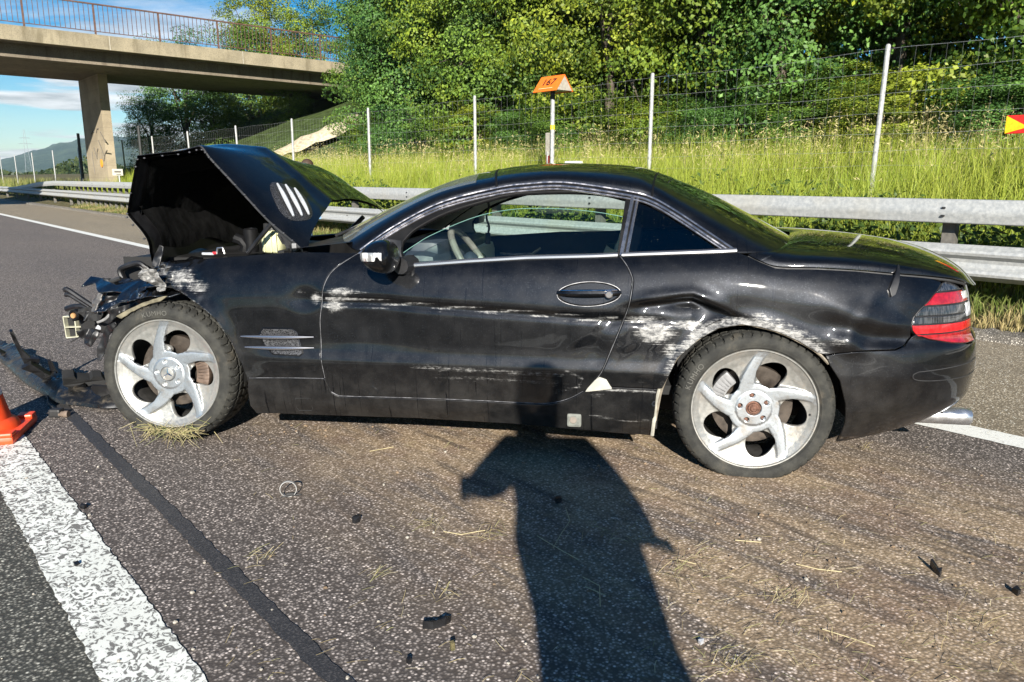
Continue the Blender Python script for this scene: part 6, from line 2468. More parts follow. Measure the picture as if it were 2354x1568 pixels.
front = o_wing
wreck = [
    ('torn_wing_tip', [(295, 445), (400, 462), (620, 500), (780, 535), (900, 505), (1100, 470), (1250, 420), (1330, 500), (1330, 620), (1120, 670), (1000, 690), (950, 600), (820, 590), (660, 600), (560, 560), (430, 510), (340, 545)], .12, .018, 34, 21, M_PAINT_C, .18, 2.4),
    ('torn_wing_fold', [(990, 600), (1250, 540), (1480, 560), (1700, 600), (1560, 650), (1350, 640), (1120, 690), (960, 740), (860, 800), (720, 820), (820, 740), (960, 690)], .09, .028, 46, 22, M_PAINT_C, .34, 1.3),
    ('bare_metal_fold', [(1215, 360), (1290, 262), (1330, 300), (1400, 292), (1450, 330), (1490, 420), (1480, 590), (1400, 600), (1330, 510), (1250, 430)], .05, .030, 60, 23, M_PAINT, .95, -.4),
    ('wing_crease', [(1370, 290), (1480, 205), (1640, 215), (1640, 290), (1520, 310), (1500, 420), (1450, 420), (1420, 330)], .10, .014, 40, 24, M_PAINT_C, .1, 1.5),
    ('bumper_bracket', [(650, 600), (800, 590), (960, 600), (990, 690), (880, 800), (650, 830), (640, 700)], .20, .030, 40, 25, M_PLASTIC, 0, .6),
    ('headlamp_mount', [(660, 590), (690, 600), (660, 840), (600, 840), (560, 720), (600, 640)], .14, .02, 50, 26, plain('dull_steel', (.16, .15, .14), .45, .6, .4, 25), 0, .4),
    ('liner_shred', [(640, 850), (900, 820), (1100, 720), (1400, 640), (1700, 600), (1710, 650), (1500, 690), (1300, 700), (1050, 800), (900, 900), (740, 1010), (600, 1000), (430, 980), (440, 870)], .16, .03, 30, 27, M_PLASTIC, 0, .0),
    ('lower_bracket', [(430, 1080), (560, 1070), (700, 1110), (680, 1180), (600, 1290), (520, 1240), (440, 1160)], .22, .03, 36, 28, M_PLASTIC, 0, .2),
    ('arch_liner', [(830, 1005), (850, 1040), (740, 1180), (690, 1345), (640, 1500), (600, 1500), (590, 1345), (640, 1200), (720, 1050)], .10, .012, 40, 29, M_PLASTIC, 0, .0),
    ('crushed_sheet', [(700, 480), (840, 440), (1000, 470), (1200, 430), (1260, 520), (1100, 590), (950, 560), (800, 570)], .22, .030, 44, 35, M_PAINT_C, .2, 1.6),
    ('crushed_sheet', [(1450, 400), (1560, 330), (1700, 380), (1760, 470), (1700, 560), (1560, 560), (1480, 520)], .035, .022, 60, 36, M_PAINT_C, .72, .9),
    ('lamp_housing', [(600, 430), (660, 420), (760, 450), (820, 420), (900, 430), (940, 490), (820, 530), (640, 500)], .30, .030, 50, 37, M_PLASTIC, 0, .8),
    ('frame_shred', [(380, 810), (560, 800), (700, 850), (780, 880), (640, 960), (500, 970), (430, 900)], .19, .03, 45, 38, M_LINER, 0, .3),
    ('pale_clip', [(560, 1080), (590, 1045), (630, 1065), (640, 1090)], .15, .01, 40, 31, M_CLEAR, 0, 0),
    ('dirty_liner', [(900, 910), (1000, 850), (1200, 750), (1450, 670), (1500, 660), (1420, 720), (1250, 770), (1080, 850), (960, 930)], .055, .008, 60, 32, plain('liner_mud', (.13, .115, .075), .85, 0, .4, 30, .4), 0, .3),
]
for nm, pts, ins_, amp, f, seed, mt_, sc_, tilt in wreck:
    pl_px = zz14(pts, ins_)
    me = panel_mesh(nm, pl_px, crumple(ins_, amp, f, seed, tilt), .009, rim=.006, gap=0, scuff=(lambda s, z, k=sc_: np.full_like(s, k) + .25 * vnoise(s, z, 50, 77)))
    link(nm, me, mt_, front, smooth=False)


def tube14(name, pts, inset, r, mat, closed=False, n=8):
    P3 = []
    for i, p in enumerate(pts):
        ii = inset[i] if isinstance(inset, (list, tuple)) else inset
        a_ = zuz(14, *p, ii)
        P3.append((a_[0], ii, a_[1]))
    return MB().tube(cat_rom(P3, 4), r, n, closed=closed).build(name, mat, front, smooth=True)


tube14('headlamp_hoop', [(1265, 350), (1200, 265), (1110, 232), (930, 285), (888, 330), (915, 410), (965, 475), (1030, 500)], .30, .0125, M_PLASTIC)
tube14('headlamp_hoop', [(1250, 372), (1190, 300), (1105, 258), (950, 310), (925, 350), (950, 420), (1000, 480)], .315, .009, M_PLASTIC)
tube14('bracket_arm', [(165, 585), (210, 578), (380, 690), (600, 835)], .22, .0125, M_PLASTIC)
tube14('bracket_arm', [(180, 645), (240, 650), (400, 745), (560, 842)], .25, .011, M_PLASTIC)
tube14('hose', [(1000, 560), (900, 620), (800, 640), (700, 620)], .24, .016, M_RUBBER)
tube14('wiring', [(480, 1240), (560, 1180), (640, 1200), (700, 1140), (740, 1060)], .18, .004, M_BLACK)
tube14('wiring', [(420, 1150), (380, 1180), (300, 1230), (240, 1260)], .24, .003, M_BLACK)
tube14('wiring', [(900, 800), (760, 900), (560, 940), (470, 900), (430, 820)], .2, .006, M_BLACK)
tube14('wiring', [(620, 440), (650, 470), (720, 455), (760, 480), (830, 450), (900, 430)], .25, .010, M_BLACK)
tube14('wiring', [(600, 1000), (700, 960), (780, 890), (900, 860)], .17, .008, M_GREY)
tube14('loose_strip', [(190, 830), (300, 800), (420, 800), (560, 850)], .26, .014, M_PLASTIC)
bq = zuz(14, 330, 905, .22)
MB().lathe([(0, -.01), (.012, -.01), (.014, -.004), (.014, .01)], 16, 'y', (bq[0], .20, bq[1])).build('bush_bolt', plain('bolt_copper', (.50, .28, .12), .5, .4), front, smooth=True, angle=40)
MB().lathe([(.014, -.004), (.022, -.008), (.028, -.002), (.028, .05), (.04, .05), (.04, .08)], 20, 'y', (bq[0], .20, bq[1])).build('rubber_bush', M_RUBBER, front, smooth=True, angle=40)
# four-celled end of the crash beam
cA = np.array(zuz(14, 145, 930, .26))
cB = np.array(zuz(14, 385, 940, .26))
cC = np.array(zuz(14, 400, 1185, .26))
cD = np.array(zuz(14, 192, 1205, .26))
M_BEAM = plain('beam_alloy', (.62, .61, .46), .45, .4, .15, 30)


def bl(f_, g_):
    return (cA * (1 - f_) + cB * f_) * (1 - g_) + (cD * (1 - f_) + cC * f_) * g_


bmm = MB()
y0_, y1_ = .26, 1.5
for (f0, g0, f1, g1) in ((0, 0, 1, 0), (0, 1, 1, 1), (0, 0, 0, 1), (1, 0, 1, 1), (.63, 0, .63, 1), (0, .5, 1, .5)):
    a_, b_ = bl(f0, g0), bl(f1, g1)
    d_ = (b_ - a_)
    nrm_ = np.array([-d_[1], d_[0]]) / np.linalg.norm(d_) * .0022
    poly = [a_ + nrm_, b_ + nrm_, b_ - nrm_, a_ - nrm_]
    bmm.prism([tuple(p) for p in poly], y0_, y1_)
bmm.build('crash_beam', M_BEAM, car)
cc4 = bl(.5, .5)
bk_ = [tuple(bl(f_, g_)) for f_, g_ in ((.03, .03), (.97, .03), (.97, .97), (.03, .97))]
MB().prism(bk_, .285, .30).build('beam_cell_shade', M_LINER, car)  # black plate added inside the hollow cells to stand for their shade
# front structure behind: radiator frame and rail, mostly black
MB().bbox((-.36, .9075, .58), (.22, 1.1, .30), .04).build('radiator_pack', plain('radiator_black', (.012, .012, .012), .7, 0, .4, 12, .5), car)
MB().bbox((-.35, .30, .52), (.50, .09, .12), .02).build('frame_rail', M_LINER, car)
MB().bbox((-.35, 1.51, .52), (.50, .09, .12), .02).build('frame_rail', M_LINER, car)

# ---- engine bay things above the wing line
tk = zuz(3, 1275, 850, .32)
tank = MB()
rows = []
for f_, w_ in ((0, .8), (.08, 1.0), (.55, 1.02), (.72, .98), (.86, .9), (.95, .72), (1.0, .35)):
    rows.append([(tk[0] + .052 * w_ * math.copysign(abs(math.cos(a_)) ** .6, math.cos(a_)), .36 + .06 * w_ * math.copysign(abs(math.sin(a_)) ** .6, math.sin(a_)), tk[1] - .055 + .105 * f_) for a_ in np.linspace(0, 2 * np.pi, 29)])
t = NT('tank_plastic')
t.p(color=C(.56, .56, .34), rough=.4)
t.b.inputs['Subsurface Weight'].default_value = .25
t.b.inputs['Subsurface Radius'].default_value = (.02, .02, .01)
tank_o = tank.grid(np.array(rows)).build('coolant_tank', t.m, car, smooth=True, angle=80)
for dx in (-.025, .01, .035):
    MB().tube([(tk[0] + dx, .298, tk[1] - .05), (tk[0] + dx, .296, tk[1] + .025), (tk[0] + dx * .8, .32, tk[1] + .05)], .003, 5).build('tank_rib', t.m, tank_o, smooth=True)
MB().lathe([(0, .035), (.030, .035), (.034, .028), (.034, .0)], 20, 'z', (tk[0] - .01, .36, tk[1] + .045)).build('tank_cap', M_BLACK, tank_o, smooth=True, angle=40)
tk2 = zuz(3, 1215, 770, .34)
MB().lathe([(0, .03), (.026, .03), (.028, -.03)], 16, 'z', (tk2[0], .40, tk2[1])).build('filler_neck', M_BLACK, car, smooth=True, angle=40)
hp = zuz(3, 1115, 850, .33)
MB().lathe([(.028, -.05), (.034, -.05), (.034, .055), (.026, .06), (.026, .0)], 20, 'z', (hp[0], .34, hp[1])).build('intake_pipe', M_RUBBER, car, smooth=True, angle=40)
P_ = [(*(zuz(3, x_, y_, .30)),) for x_, y_ in ((980, 830), (1030, 850), (1060, 890), (1050, 930))]
MB().tube([(a_, .33, b_) for a_, b_ in P_], .026, 10).build('intake_hose', M_RUBBER, car, smooth=True)
a_, b_ = zuz(3, 1095, 940, .24), zuz(3, 1290, 705, .24)
MB().tube([(a_[0], .24, a_[1]), (b_[0], .235, b_[1])], .011, 10).build('gas_strut', M_PLASTIC, car, smooth=True)
# bonnet hinge ladder
P0_, P1_ = zuz(3, 1270, 690, .23), zuz(3, 1480, 890, .23)
hm = MB()
d_ = np.array(P1_) - np.array(P0_)
nn_ = np.array([-d_[1], d_[0]]) / np.linalg.norm(d_)
pol = [np.array(P0_) + nn_ * .012, np.array(P1_) + nn_ * .016, np.array(P1_) - nn_ * .030, np.array(P0_) - nn_ * .012]
hm.prism([tuple(p) for p in pol], .225, .245)
hm.build('bonnet_hinge', M_PLASTIC, car)
hl = MB()
for x_, y_ in ((1350, 800), (1385, 835), (1420, 860), (1440, 880)):
    q = zuz(3, x_, y_, .23)
    hl.box((q[0], .232, q[1] - .02), (.012, .02, .05), Matrix.Rotation(R(-30), 3, 'Y'))
hl.build('hinge_rungs', M_PLASTIC, car)
q = zuz(3, 1450, 895, .2)
MB().bbox((q[0], .21, q[1]), (.022, .03, .034), .004).build('hinge_foot', M_GREY, car)
# wing inner edge channel and bits lying on it
wu = np.linspace(.0, .66, 20)
wz = np.interp(wu, [0, .137, .331, .583, .677], [.835, .845, .861, .882, .886])
rows = [np.stack([wu, np.full(20, y_), wz + dz_], 1) for y_, dz_ in ((.125, .006), (.16, .004), (.20, -.006), (.22, -.03), (.24, -.12))]
MB().grid(np.stack(rows, 0)).build('wing_channel', M_PLASTIC, car, smooth=True)
q = zuz(3, 890, 930, .19)
MB().tube([(q[0] - .02, .19, q[1] - .01), (q[0] - .012, .19, q[1] + .016), (q[0] + .012, .19, q[1] + .018), (q[0] + .02, .19, q[1] - .01)], .006, 8).build('wing_bracket', M_SATIN, car, smooth=True)
q2 = zuz(3, 800, 945, .19)
MB().bbox((q2[0], .19, q2[1]), (.06, .02, .012), .004).build('wing_bracket', M_CLEAR, car)
q3 = zuz(3, 845, 940, .185)
MB().bbox((q3[0], .185, q3[1]), (.018, .01, .012), .003).build('red_clip', plain('clip_red', (.5, .02, .03), .4), car)
# cowl below the windscreen with wiper, far strut
cw = [[(.56 + .10 * k_ + .05 * math.sin(math.pi * (y_ - .2) / 1.4), y_, .90 + .012 * k_ + .02 * math.sin(math.pi * (y_ - .2) / 1.4)) for k_ in range(4)] for y_ in np.linspace(.16, 1.65, 20)]
MB().grid(np.array(cw)).build('cowl', M_PLASTIC, car, smooth=True)
MB().tube([(.70, .40, .945), (.85, .8, 1.03), (.90, 1.2, 1.06)], .008, 6).build('wiper', M_BLACK, car, smooth=True)
a_, b_ = zuz(3, 1860, 780, 1.5), zuz(3, 1975, 665, 1.5)
MB().tube([(a_[0], 1.5, a_[1]), (b_[0], 1.5, b_[1])], .014, 8).build('gas_strut', M_PLASTIC, car, smooth=True)
# strip standing at the torn nose of the bonnet
q = [zuz(14, x_, y_, .18) for x_, y_ in ((1290, 20), (1255, 120), (1270, 270), (1340, 290), (1350, 150), (1330, 40))]
me = panel_mesh('bonnet_nose', q, crumple(.18, .012, 40, 44, .3), .01, rim=.008, gap=0)
link('bonnet_nose', me, M_PLASTIC, bonnet_o, smooth=False)

# ================================================================== loose things on the road
# torn bumper cover lying ahead of the front wheel
low = [(-75, 800), (-30, 815), (0, 829), (56, 880), (99, 908), (139, 930), (186, 936), (232, 942), (278, 941)]
upp = [(-70, 775), (-30, 790), (0, 806), (50, 845), (99, 868), (142, 878), (172, 891), (212, 881), (245, 876)]
Lw = np.array([on_ground(*p, z=.012) for p in low])
base0 = Lw[4].copy()
base0[2] = 0
bc = thing('torn_bumper_cover', 'torn black front bumper cover lying on the road before the front wheel', 'bumper', tuple(base0))
inw = np.array([.38, .92, 0])
Ld = cat_rom(Lw, 14)
nl_ = len(Ld)
jag = np.array([random.uniform(-1, 1) for _ in range(nl_)])
wav = np.array([math.sin(i * .55) + .6 * math.sin(i * 1.37 + 1) for i in range(nl_)])
hts = np.interp(np.linspace(0, 1, nl_), [0, .3, .55, .72, .85, 1], [.05, .08, .10, .085, .085, .09])
rows = []
for dep, hk, jk in ((.055, 0.0, 0), (.012, .02, 0), (-.012, .14, 0), (-.006, .36, 0), (.030, .62, .1), (.075, .84, .35), (.125, 1.0, 1.0)):
    rows.append([Ld[i] - base0 + inw * (dep + .010 * jk * wav[i]) + np.array([0, 0, hts[i] * hk + jk * (.004 * jag[i] + .004 * wav[i])]) for i in range(nl_)])
t = NT('dusty_bumper_black')
o = t.obj()
n1 = t.noise(t.map(o, (6, 6, 14)), 2.0, 7.0, .7, .6)
t.p(color=t.mix(t.rng(n1, .48, .70, 0, .8), C(.008, .008, .008), C(.10, .082, .058)), rough=t.rng(n1, .4, .7, .22, .7))
o_ = MB().grid(np.array(rows)).build('bumper_skin', t.m, bc, smooth=True, angle=40)
md = o_.modifiers.new('thick', 'SOLIDIFY')
md.thickness = .004


def shard3(name, px_pts, dist_pt, mat, parent=None, base=None, thick=.004, amp=.0):
    """flat torn piece facing the camera, standing at the distance of a ground point"""
    n_ = np.array([0.55 + random.uniform(-.2, .2), -1, -.35 + random.uniform(-.2, .1)])
    n_ /= np.linalg.norm(n_)
    P3 = [on_plane(*p, dist_pt, n_) for p in px_pts]
    if base is not None:
        P3 = [p - base for p in P3]
    k_ = len(P3)
    V_ = [p + n_ * (thick / 2 + random.uniform(0, amp)) for p in P3] + [p - n_ * (thick / 2) for p in P3]
    m_ = MB()
    from mathutils.geometry import tessellate_polygon
    tri = tessellate_polygon([[Vector(p) for p in P3]])
    fs = [tuple(a) for a in tri] + [tuple(i + k_ for i in reversed(a)) for a in tri] + [(i, (i + 1) % k_, (i + 1) % k_ + k_, i + k_) for i in range(k_)]
    m_.add(V_, fs)
    return m_.build(name, mat, parent)


gp = on_ground(110, 900)
shard3('torn_strut', [zp(15, *p) for p in ((65, 48), (85, 50), (110, 100), (150, 180), (210, 235), (270, 240), (275, 270), (240, 275), (330, 330), (390, 360), (440, 412), (300, 375), (190, 320), (150, 235), (95, 130))], gp + np.array([.0, .10, 0]), M_PLASTIC, bc, base0, .012, .02)
shard3('torn_bracket', [zp(15, *p) for p in ((330, 260), (350, 260), (370, 300), (400, 345), (400, 370), (360, 330))], gp + np.array([.0, .14, 0]), M_PLASTIC, bc, base0, .02)
shard3('fog_lamp_housing', [zp(15, *p) for p in ((430, 350), (510, 345), (525, 365), (620, 370), (640, 350), (700, 350), (720, 375), (740, 400), (640, 420), (560, 435), (490, 440), (435, 410))], on_ground(200, 930) + np.array([0, .18, 0]), M_LINER, bc, base0, .06, .02)
shard3('torn_panel', [zp(15, *p) for p in ((640, 430), (760, 440), (780, 480), (720, 515), (660, 490), (630, 455))], on_ground(240, 938) + np.array([0, .02, 0]), M_PLASTIC, bc, base0, .01)
for kk_, (pts_, g_) in enumerate(((((150, 300), (215, 265), (300, 320), (420, 395), (330, 392), (230, 345)), (110, 900)), (((205, 225), (262, 245), (278, 238), (268, 285), (300, 330), (250, 310)), (110, 890)), (((330, 270), (352, 255), (372, 290), (400, 350), (380, 372), (345, 320)), (130, 895)), (((0, 180), (40, 205), (60, 250), (20, 225)), (20, 840)))):
    shard3('torn_flap', [zp(15, *p) for p in pts_], on_ground(*g_) + np.array([0, .08 + .03 * kk_, 0]), M_PLASTIC, bc, base0, .008, .03)
q0, q1, q2 = [on_ground(*zp(15, *p)) - base0 for p in ((330, 505), (340, 580), (390, 620))]
MB().tube([q0 + np.array([0, 0, .05]), q1 + np.array([0, 0, .02]), q2 + np.array([0, 0, .01])], .005, 6).build('cable', M_BLACK, bc, smooth=True)
sn = on_ground(*zp(15, 435, 655))
sen = thing('parking_sensor', 'small round sensor with plug lying on the road by the torn bumper', 'sensor', tuple(sn))
MB().lathe([(0, -.03), (.014, -.03), (.016, -.022), (.013, -.018), (.016, -.012), (.013, -.008), (.018, .0), (.018, .02), (0, .02)], 16, 'x', (.012, 0, .017)).build('sensor_body', plain('sensor_brown', (.16, .12, .09), .6), sen, smooth=True, angle=40)
MB().bbox((-.035, .01, .022), (.06, .05, .044), .01).build('plug', M_BLACK, sen)
# fragments of glossy strip
pst = on_ground(*zp(15, 760, 540))
shard3('chrome_strip', [zp(15, *p) for p in ((715, 515), (740, 522), (800, 550), (795, 556), (735, 532))], pst + np.array([0, .0, .02]), M_CLEAR, bc, base0, .006)

# traffic cone at the left edge
cone = thing('traffic_cone', 'red-orange traffic cone with white band at the left edge', 'cone', (-2.545, 3.50, 0), .28)
M_CONE = plain('cone_orange', (.80, .075, .018), .42, 0, .10, 14)
MB().bbox((0, 0, .020), (.38, .38, .04), .018).build('base', M_CONE, cone, smooth=True)
MB().lathe([(.165, .038), (.158, .06), (.140, .075), (.128, .085), (.104, .20)], 40).build('body', M_CONE, cone, smooth=True)
MB().lathe([(.1045, .199), (.083, .31)], 40).build('white_band', plain('cone_white', (.78, .79, .80), .35), cone, smooth=True)
MB().lathe([(.0825, .309), (.065, .40), (.048, .49), (.030, .50), (.028, .48)], 40).build('body_top', M_CONE, cone, smooth=True)
for sx_, sy_ in ((-1, -1), (-1, 1), (1, -1), (1, 1)):
    MB().bbox((sx_ * .15, sy_ * .15, .046), (.07, .07, .02), .008).build('corner_pad', M_CONE, cone)

# ring left on the road
rq = on_ground(664, 1142)
ring = thing('hose_clamp', 'pale metal hose clamp ring standing on the asphalt before the car', 'clamp', tuple(rq), .15)
pts = [(.031 * math.cos(a_), .006 * math.sin(2 * a_), .033 + .031 * math.sin(a_)) for a_ in np.linspace(0, 2 * np.pi, 40, endpoint=False)]
rr = MB()
rows = []
for dy_, dr in ((-.006, 0), (.006, 0), (.006, .002), (-.006, .002), (-.006, 0)):
    rows.append([((.030 + dr) * math.cos(a_), dy_, .033 + (.030 + dr) * math.sin(a_)) for a_ in np.linspace(0, 2 * np.pi, 41)])
rr.grid(np.array(rows)).build('band', plain('clamp_steel', (.62, .62, .60), .35, .6), ring, smooth=True, angle=40)
MB().bbox((.006, 0, .010), (.03, .014, .012), .003).build('screw', M_BLACK, ring)
MB().tube([(-.03, -.01, .004), (.045, .004, .005)], .003, 5).build('tail', M_BLACK, ring)


def flat_shard(px_pts, label, mat, thick=.005, lift=.0):
    P3 = np.array([on_ground(*p) for p in px_pts])
    c = P3.mean(0)
    P3 = (P3 - c) * .62
    k_ = len(P3)
    from mathutils.geometry import tessellate_polygon
    tri = tessellate_polygon([[Vector(p) for p in P3]])
    up = [p + np.array([0, 0, thick + random.uniform(0, lift)]) for p in P3]
    m_ = MB().add(list(P3 + np.array([0, 0, .001])) + up, [tuple(reversed(a)) for a in tri] + [tuple(i + k_ for i in a) for a in tri] + [(i, (i + 1) % k_, (i + 1) % k_ + k_, i + k_) for i in range(k_)])
    o_ = m_.build('plastic_shard', mat, None)
    o_.location = tuple(c)
    return tag(o_, label, 'shard', 'shards scattered on the road')


flat_shard([(803, 1204), (815, 1196), (836, 1190), (832, 1200), (815, 1208)], 'small black shard right of the hose clamp ring', M_PLASTIC, .008, .02)
flat_shard([(178, 1168), (188, 1164), (204, 1168), (196, 1174)], 'thin black shard on the edge of the near white line', M_PLASTIC, .006, .012)
flat_shard([(165, 1300), (182, 1294), (188, 1300), (172, 1308)], 'flat black shard lying on the near white line', M_PLASTIC, .006, .01)
flat_shard([(946, 1452), (1000, 1444), (1028, 1432), (1052, 1413), (1050, 1426), (1030, 1440), (985, 1455)], 'long curled black strip at the bottom left of the shadow', M_PLASTIC, .006, .02)
flat_shard([(2128, 1297), (2136, 1296), (2160, 1318), (2172, 1326), (2164, 1334), (2150, 1322)], 'broken black stick on the right side of the road', M_PLASTIC, .012, .02)
flat_shard([(2318, 1358), (2336, 1356), (2352, 1368), (2340, 1376)], 'black fragment at the right edge of the road', M_PLASTIC, .012, .02)
flat_shard([(1270, 1150), (1290, 1146), (1296, 1158), (1276, 1162)], 'dark pebble-like fragment in the photographer shadow', M_PLASTIC, .012, .01)
flat_shard([(930, 1525), (942, 1516), (950, 1526), (940, 1532)], 'small black chip near the bottom edge left of the shadow', M_PLASTIC, .012, .01)
flat_shard([(1030, 1492), (1046, 1486), (1050, 1497), (1036, 1500)], 'tiny dark clod left of the shadow', M_SOIL, .015, .01)
flat_shard([(1600, 1478), (1612, 1470), (1622, 1480), (1610, 1488)], 'pale chip at the shadow edge near the bottom', M_CLEAR, .008, .01)

# straw, twigs and grit
def litter(name, pts, n_, length, width, cols, label, flat=.0, hmax=.012):
    """thin dry blades lying on the road"""
    V, F, Cc = [], [], []
    for i in range(n_):
        c = pts(i)
        a_ = random.gauss(.25, .8) if random.random() < .7 else random.uniform(0, 6.28)
        L = random.uniform(*length)
        d_ = np.array([math.cos(a_), math.sin(a_), 0])
        sd = np.array([-d_[1], d_[0], 0])
        bend = random.uniform(-.35, .35) * L
        w_ = random.uniform(*width)
        z0_ = random.uniform(.003, hmax)
        z1_ = random.uniform(.003, hmax * 1.6)
        b = len(V)
        for f_, zz_ in ((-.5, z0_), (0, (z0_ + z1_) / 2 + .002), (.5, z1_)):
            ctr = c + d_ * L * f_ + sd * bend * (f_ * f_) + np.array([0, 0, zz_])
            V += [ctr - sd * w_ * .5, ctr + sd * w_ * .5 + np.array([0, 0, w_ * .3])]
        F += [(b, b + 1, b + 3, b + 2), (b + 2, b + 3, b + 5, b + 4)]
        col = np.array(cols[random.randrange(len(cols))]) * random.uniform(.7, 1.2)
        Cc += [col] * 6
    me = npmesh(name, np.array(V), [np.array(F)], smooth=False)
    vcol(me, 'tint', np.array(Cc))
    me.materials.append(M_STRAW)
    return tag(link(name, me, None, smooth=False), label, 'straw', kind='stuff')


ST = [(.46, .38, .20), (.38, .30, .15), (.55, .48, .30), (.28, .23, .12), (.34, .33, .14)]


def spread(i):
    while True:
        x, y = random.uniform(500, 2400), random.uniform(965, 1575)
        dens = .18 + .9 * math.exp(-((y - 990) / 45) ** 2) * (560 < x < 1520) + .6 * (x > 1500) * (y > 1150)
        if random.random() < dens:
            return on_ground(x, y)


litter('straw_litter', spread, 560, (.012, .065), (.0007, .0015), ST, 'dry straw scattered over the asphalt around the car')
TUFT = [(1815, 1385, .06, 34), (1700, 1535, .07, 46), (1570, 1330, .07, 30), (1400, 1240, .10, 26), (980, 1212, .05, 22), (1130, 1240, .06, 24), (610, 1285, .04, 18), (870, 1330, .03, 14), (1990, 1035, .02, 12), (1600, 1300, .09, 26), (2240, 1440, .08, 20), (1030, 1375, .03, 12)]
tl = [t_ for t_ in TUFT for _ in range(t_[3])]


def tuft(i):
    x, y, r, _ = tl[i]
    return on_ground(x, y) + np.array([random.gauss(0, r * .6), random.gauss(0, r * .4), 0])


litter('straw_tufts', tuft, len(tl), (.015, .075), (.0008, .0016), ST, 'small wads of torn grass dropped on the asphalt', hmax=.03)
# long bent stems
sv = MB()
for pts in ([(1300, 1170), (1310, 1200), (1290, 1230), (1272, 1262)], [(1235, 1235), (1290, 1268), (1330, 1290)], [(1340, 1330), (1378, 1350), (1380, 1398)], [(1345, 1352), (1392, 1372)], [(1020, 1225), (1060, 1232), (1115, 1222)], [(1890, 1450), (1960, 1472), (2010, 1490)],
            [(1830, 1300), (1880, 1312), (1935, 1318)], [(1690, 1245), (1750, 1250)], [(850, 1040), (905, 1030)], [(520, 960), (470, 985)], [(1560, 1290), (1600, 1300)]):
    sv.tube([on_ground(*p) + np.array([0, 0, .005]) for p in pts], .0016, 4)
o_ = sv.build('long_stems', plain('stem_tan', (.46, .39, .22), .7), None)
tag(o_, 'long bent dry stems lying across the shadow and road', 'straw', kind='stuff')
# straw caught in the front wheel
fw = CAR_O + EU * 0.05 - NW * .02
V, F, Cc = [], [], []
for i in range(170):
    x = random.gauss(0, .085)
    c = CAR_O + EU * (0.03 + x) + NW * random.uniform(-.005, .03) + np.array([0, 0, max(.01, .075 + .6 * x * x + random.gauss(0, .014))])
    d_ = (EU * random.gauss(0, 1) + NW * random.uniform(-.1, .5) + np.array([0, 0, random.gauss(-.25, .5)]))
    d_ = d_ / np.linalg.norm(d_) * random.uniform(.02, .075)
    if random.random() < .12:
        d_ *= 2.2
    e_ = c + d_
    e_[2] = max(.004, e_[2])
    sd = np.cross(d_, NW)
    sd = sd / (np.linalg.norm(sd) + 1e-9) * random.uniform(.0008, .0017)
    b = len(V)
    V += [c - sd, c + sd, e_ + sd * .4, e_ - sd * .4]
    F.append((b, b + 1, b + 2, b + 3))
    Cc += [np.array(random.choice([(.30, .27, .12), (.38, .33, .17), (.19, .20, .08), (.25, .20, .10)])) * random.uniform(.75, 1.15)] * 4
me = npmesh('wheel_straw', np.array(V), [np.array(F)], smooth=False)
vcol(me, 'tint', np.array(Cc))
me.materials.append(M_STRAW)
tag(link('wheel_straw', me, None, smooth=False), 'wad of yellow grass jammed under the front wheel rim', 'straw', kind='stuff')
# grit
gm = MB()
for i in range(120):
    x, y = random.uniform(-50, 2400), random.uniform(950, 1580)
    q = on_ground(x, y)
    r_ = random.choice([.002, .003, .003, .004, .006])
    gm.sphere((q[0], q[1], r_ * .6), r_, 6, 4, (random.uniform(.8, 1.4), random.uniform(.8, 1.4), .8))
o_ = gm.build('road_grit', plain('grit', (.34, .31, .26), .8, 0, .4, 200), None, smooth=True)
tag(o_, 'pale grit and small stones scattered over the asphalt', 'grit', kind='stuff')

# clods of earth shaken off around the car
cm_ = MB()
for i in range(420):
    x, y = random.gauss(1750, 420), random.gauss(1240, 150)
    if i % 3 == 0:
        x, y = random.uniform(560, 1500), random.gauss(992, 14)
    if y < 975 or y > 1580:
        continue
    q = on_ground(x, y)
    r_ = random.choice([.0015, .002, .002, .003, .003, .004, .006]) * random.uniform(.8, 1.3)
    b0_ = len(cm_.v)
    cm_.sphere((q[0], q[1], r_ * .45), r_, 6, 4, (random.uniform(.7, 1.6), random.uniform(.7, 1.4), .75))
    for k in range(b0_, len(cm_.v)):
        v = cm_.v[k]
        cm_.v[k] = (v[0] + random.uniform(-.25, .25) * r_, v[1] + random.uniform(-.25, .25) * r_, max(.0005, v[2] + random.uniform(-.2, .2) * r_))
o_ = cm_.build('soil_clods', plain('clod_brown', (.19, .135, .085), .95, 0, .4, 120), None)
tag(o_, 'small brown clods of earth strewn over the asphalt by the rear wheel', 'soil', kind='stuff')

# ================================================================== people
M_SKIN = plain('skin', (.50, .27, .18), .5, 0, .06, 30)


def skin_mesh(name, nodes, edges, root, sub=2):
    names = list(nodes)
    me = bpy.data.meshes.new(name)
    me.from_pydata([nodes[k][0] for k in names], [(names.index(a), names.index(b)) for a, b in edges], [])
    ob = bpy.data.objects.new(name, me)
    COL.objects.link(ob)
    md = ob.modifiers.new('skin', 'SKIN')
    md.use_smooth_shade = True
    sk = me.skin_vertices[0].data
    for i, k in enumerate(names):
        r = nodes[k][1]
        sk[i].radius = r if isinstance(r, (tuple, list)) else (r, r)
        sk[i].use_root = (k == root)
    s2 = ob.modifiers.new('sub', 'SUBSURF')
    s2.levels = sub
    bpy.context.view_layer.update()
    dg = bpy.context.evaluated_depsgraph_get()
    out = bpy.data.meshes.new_from_object(ob.evaluated_get(dg))
    bpy.data.objects.remove(ob)
    out.name = name
    out.shade_smooth()
    return out


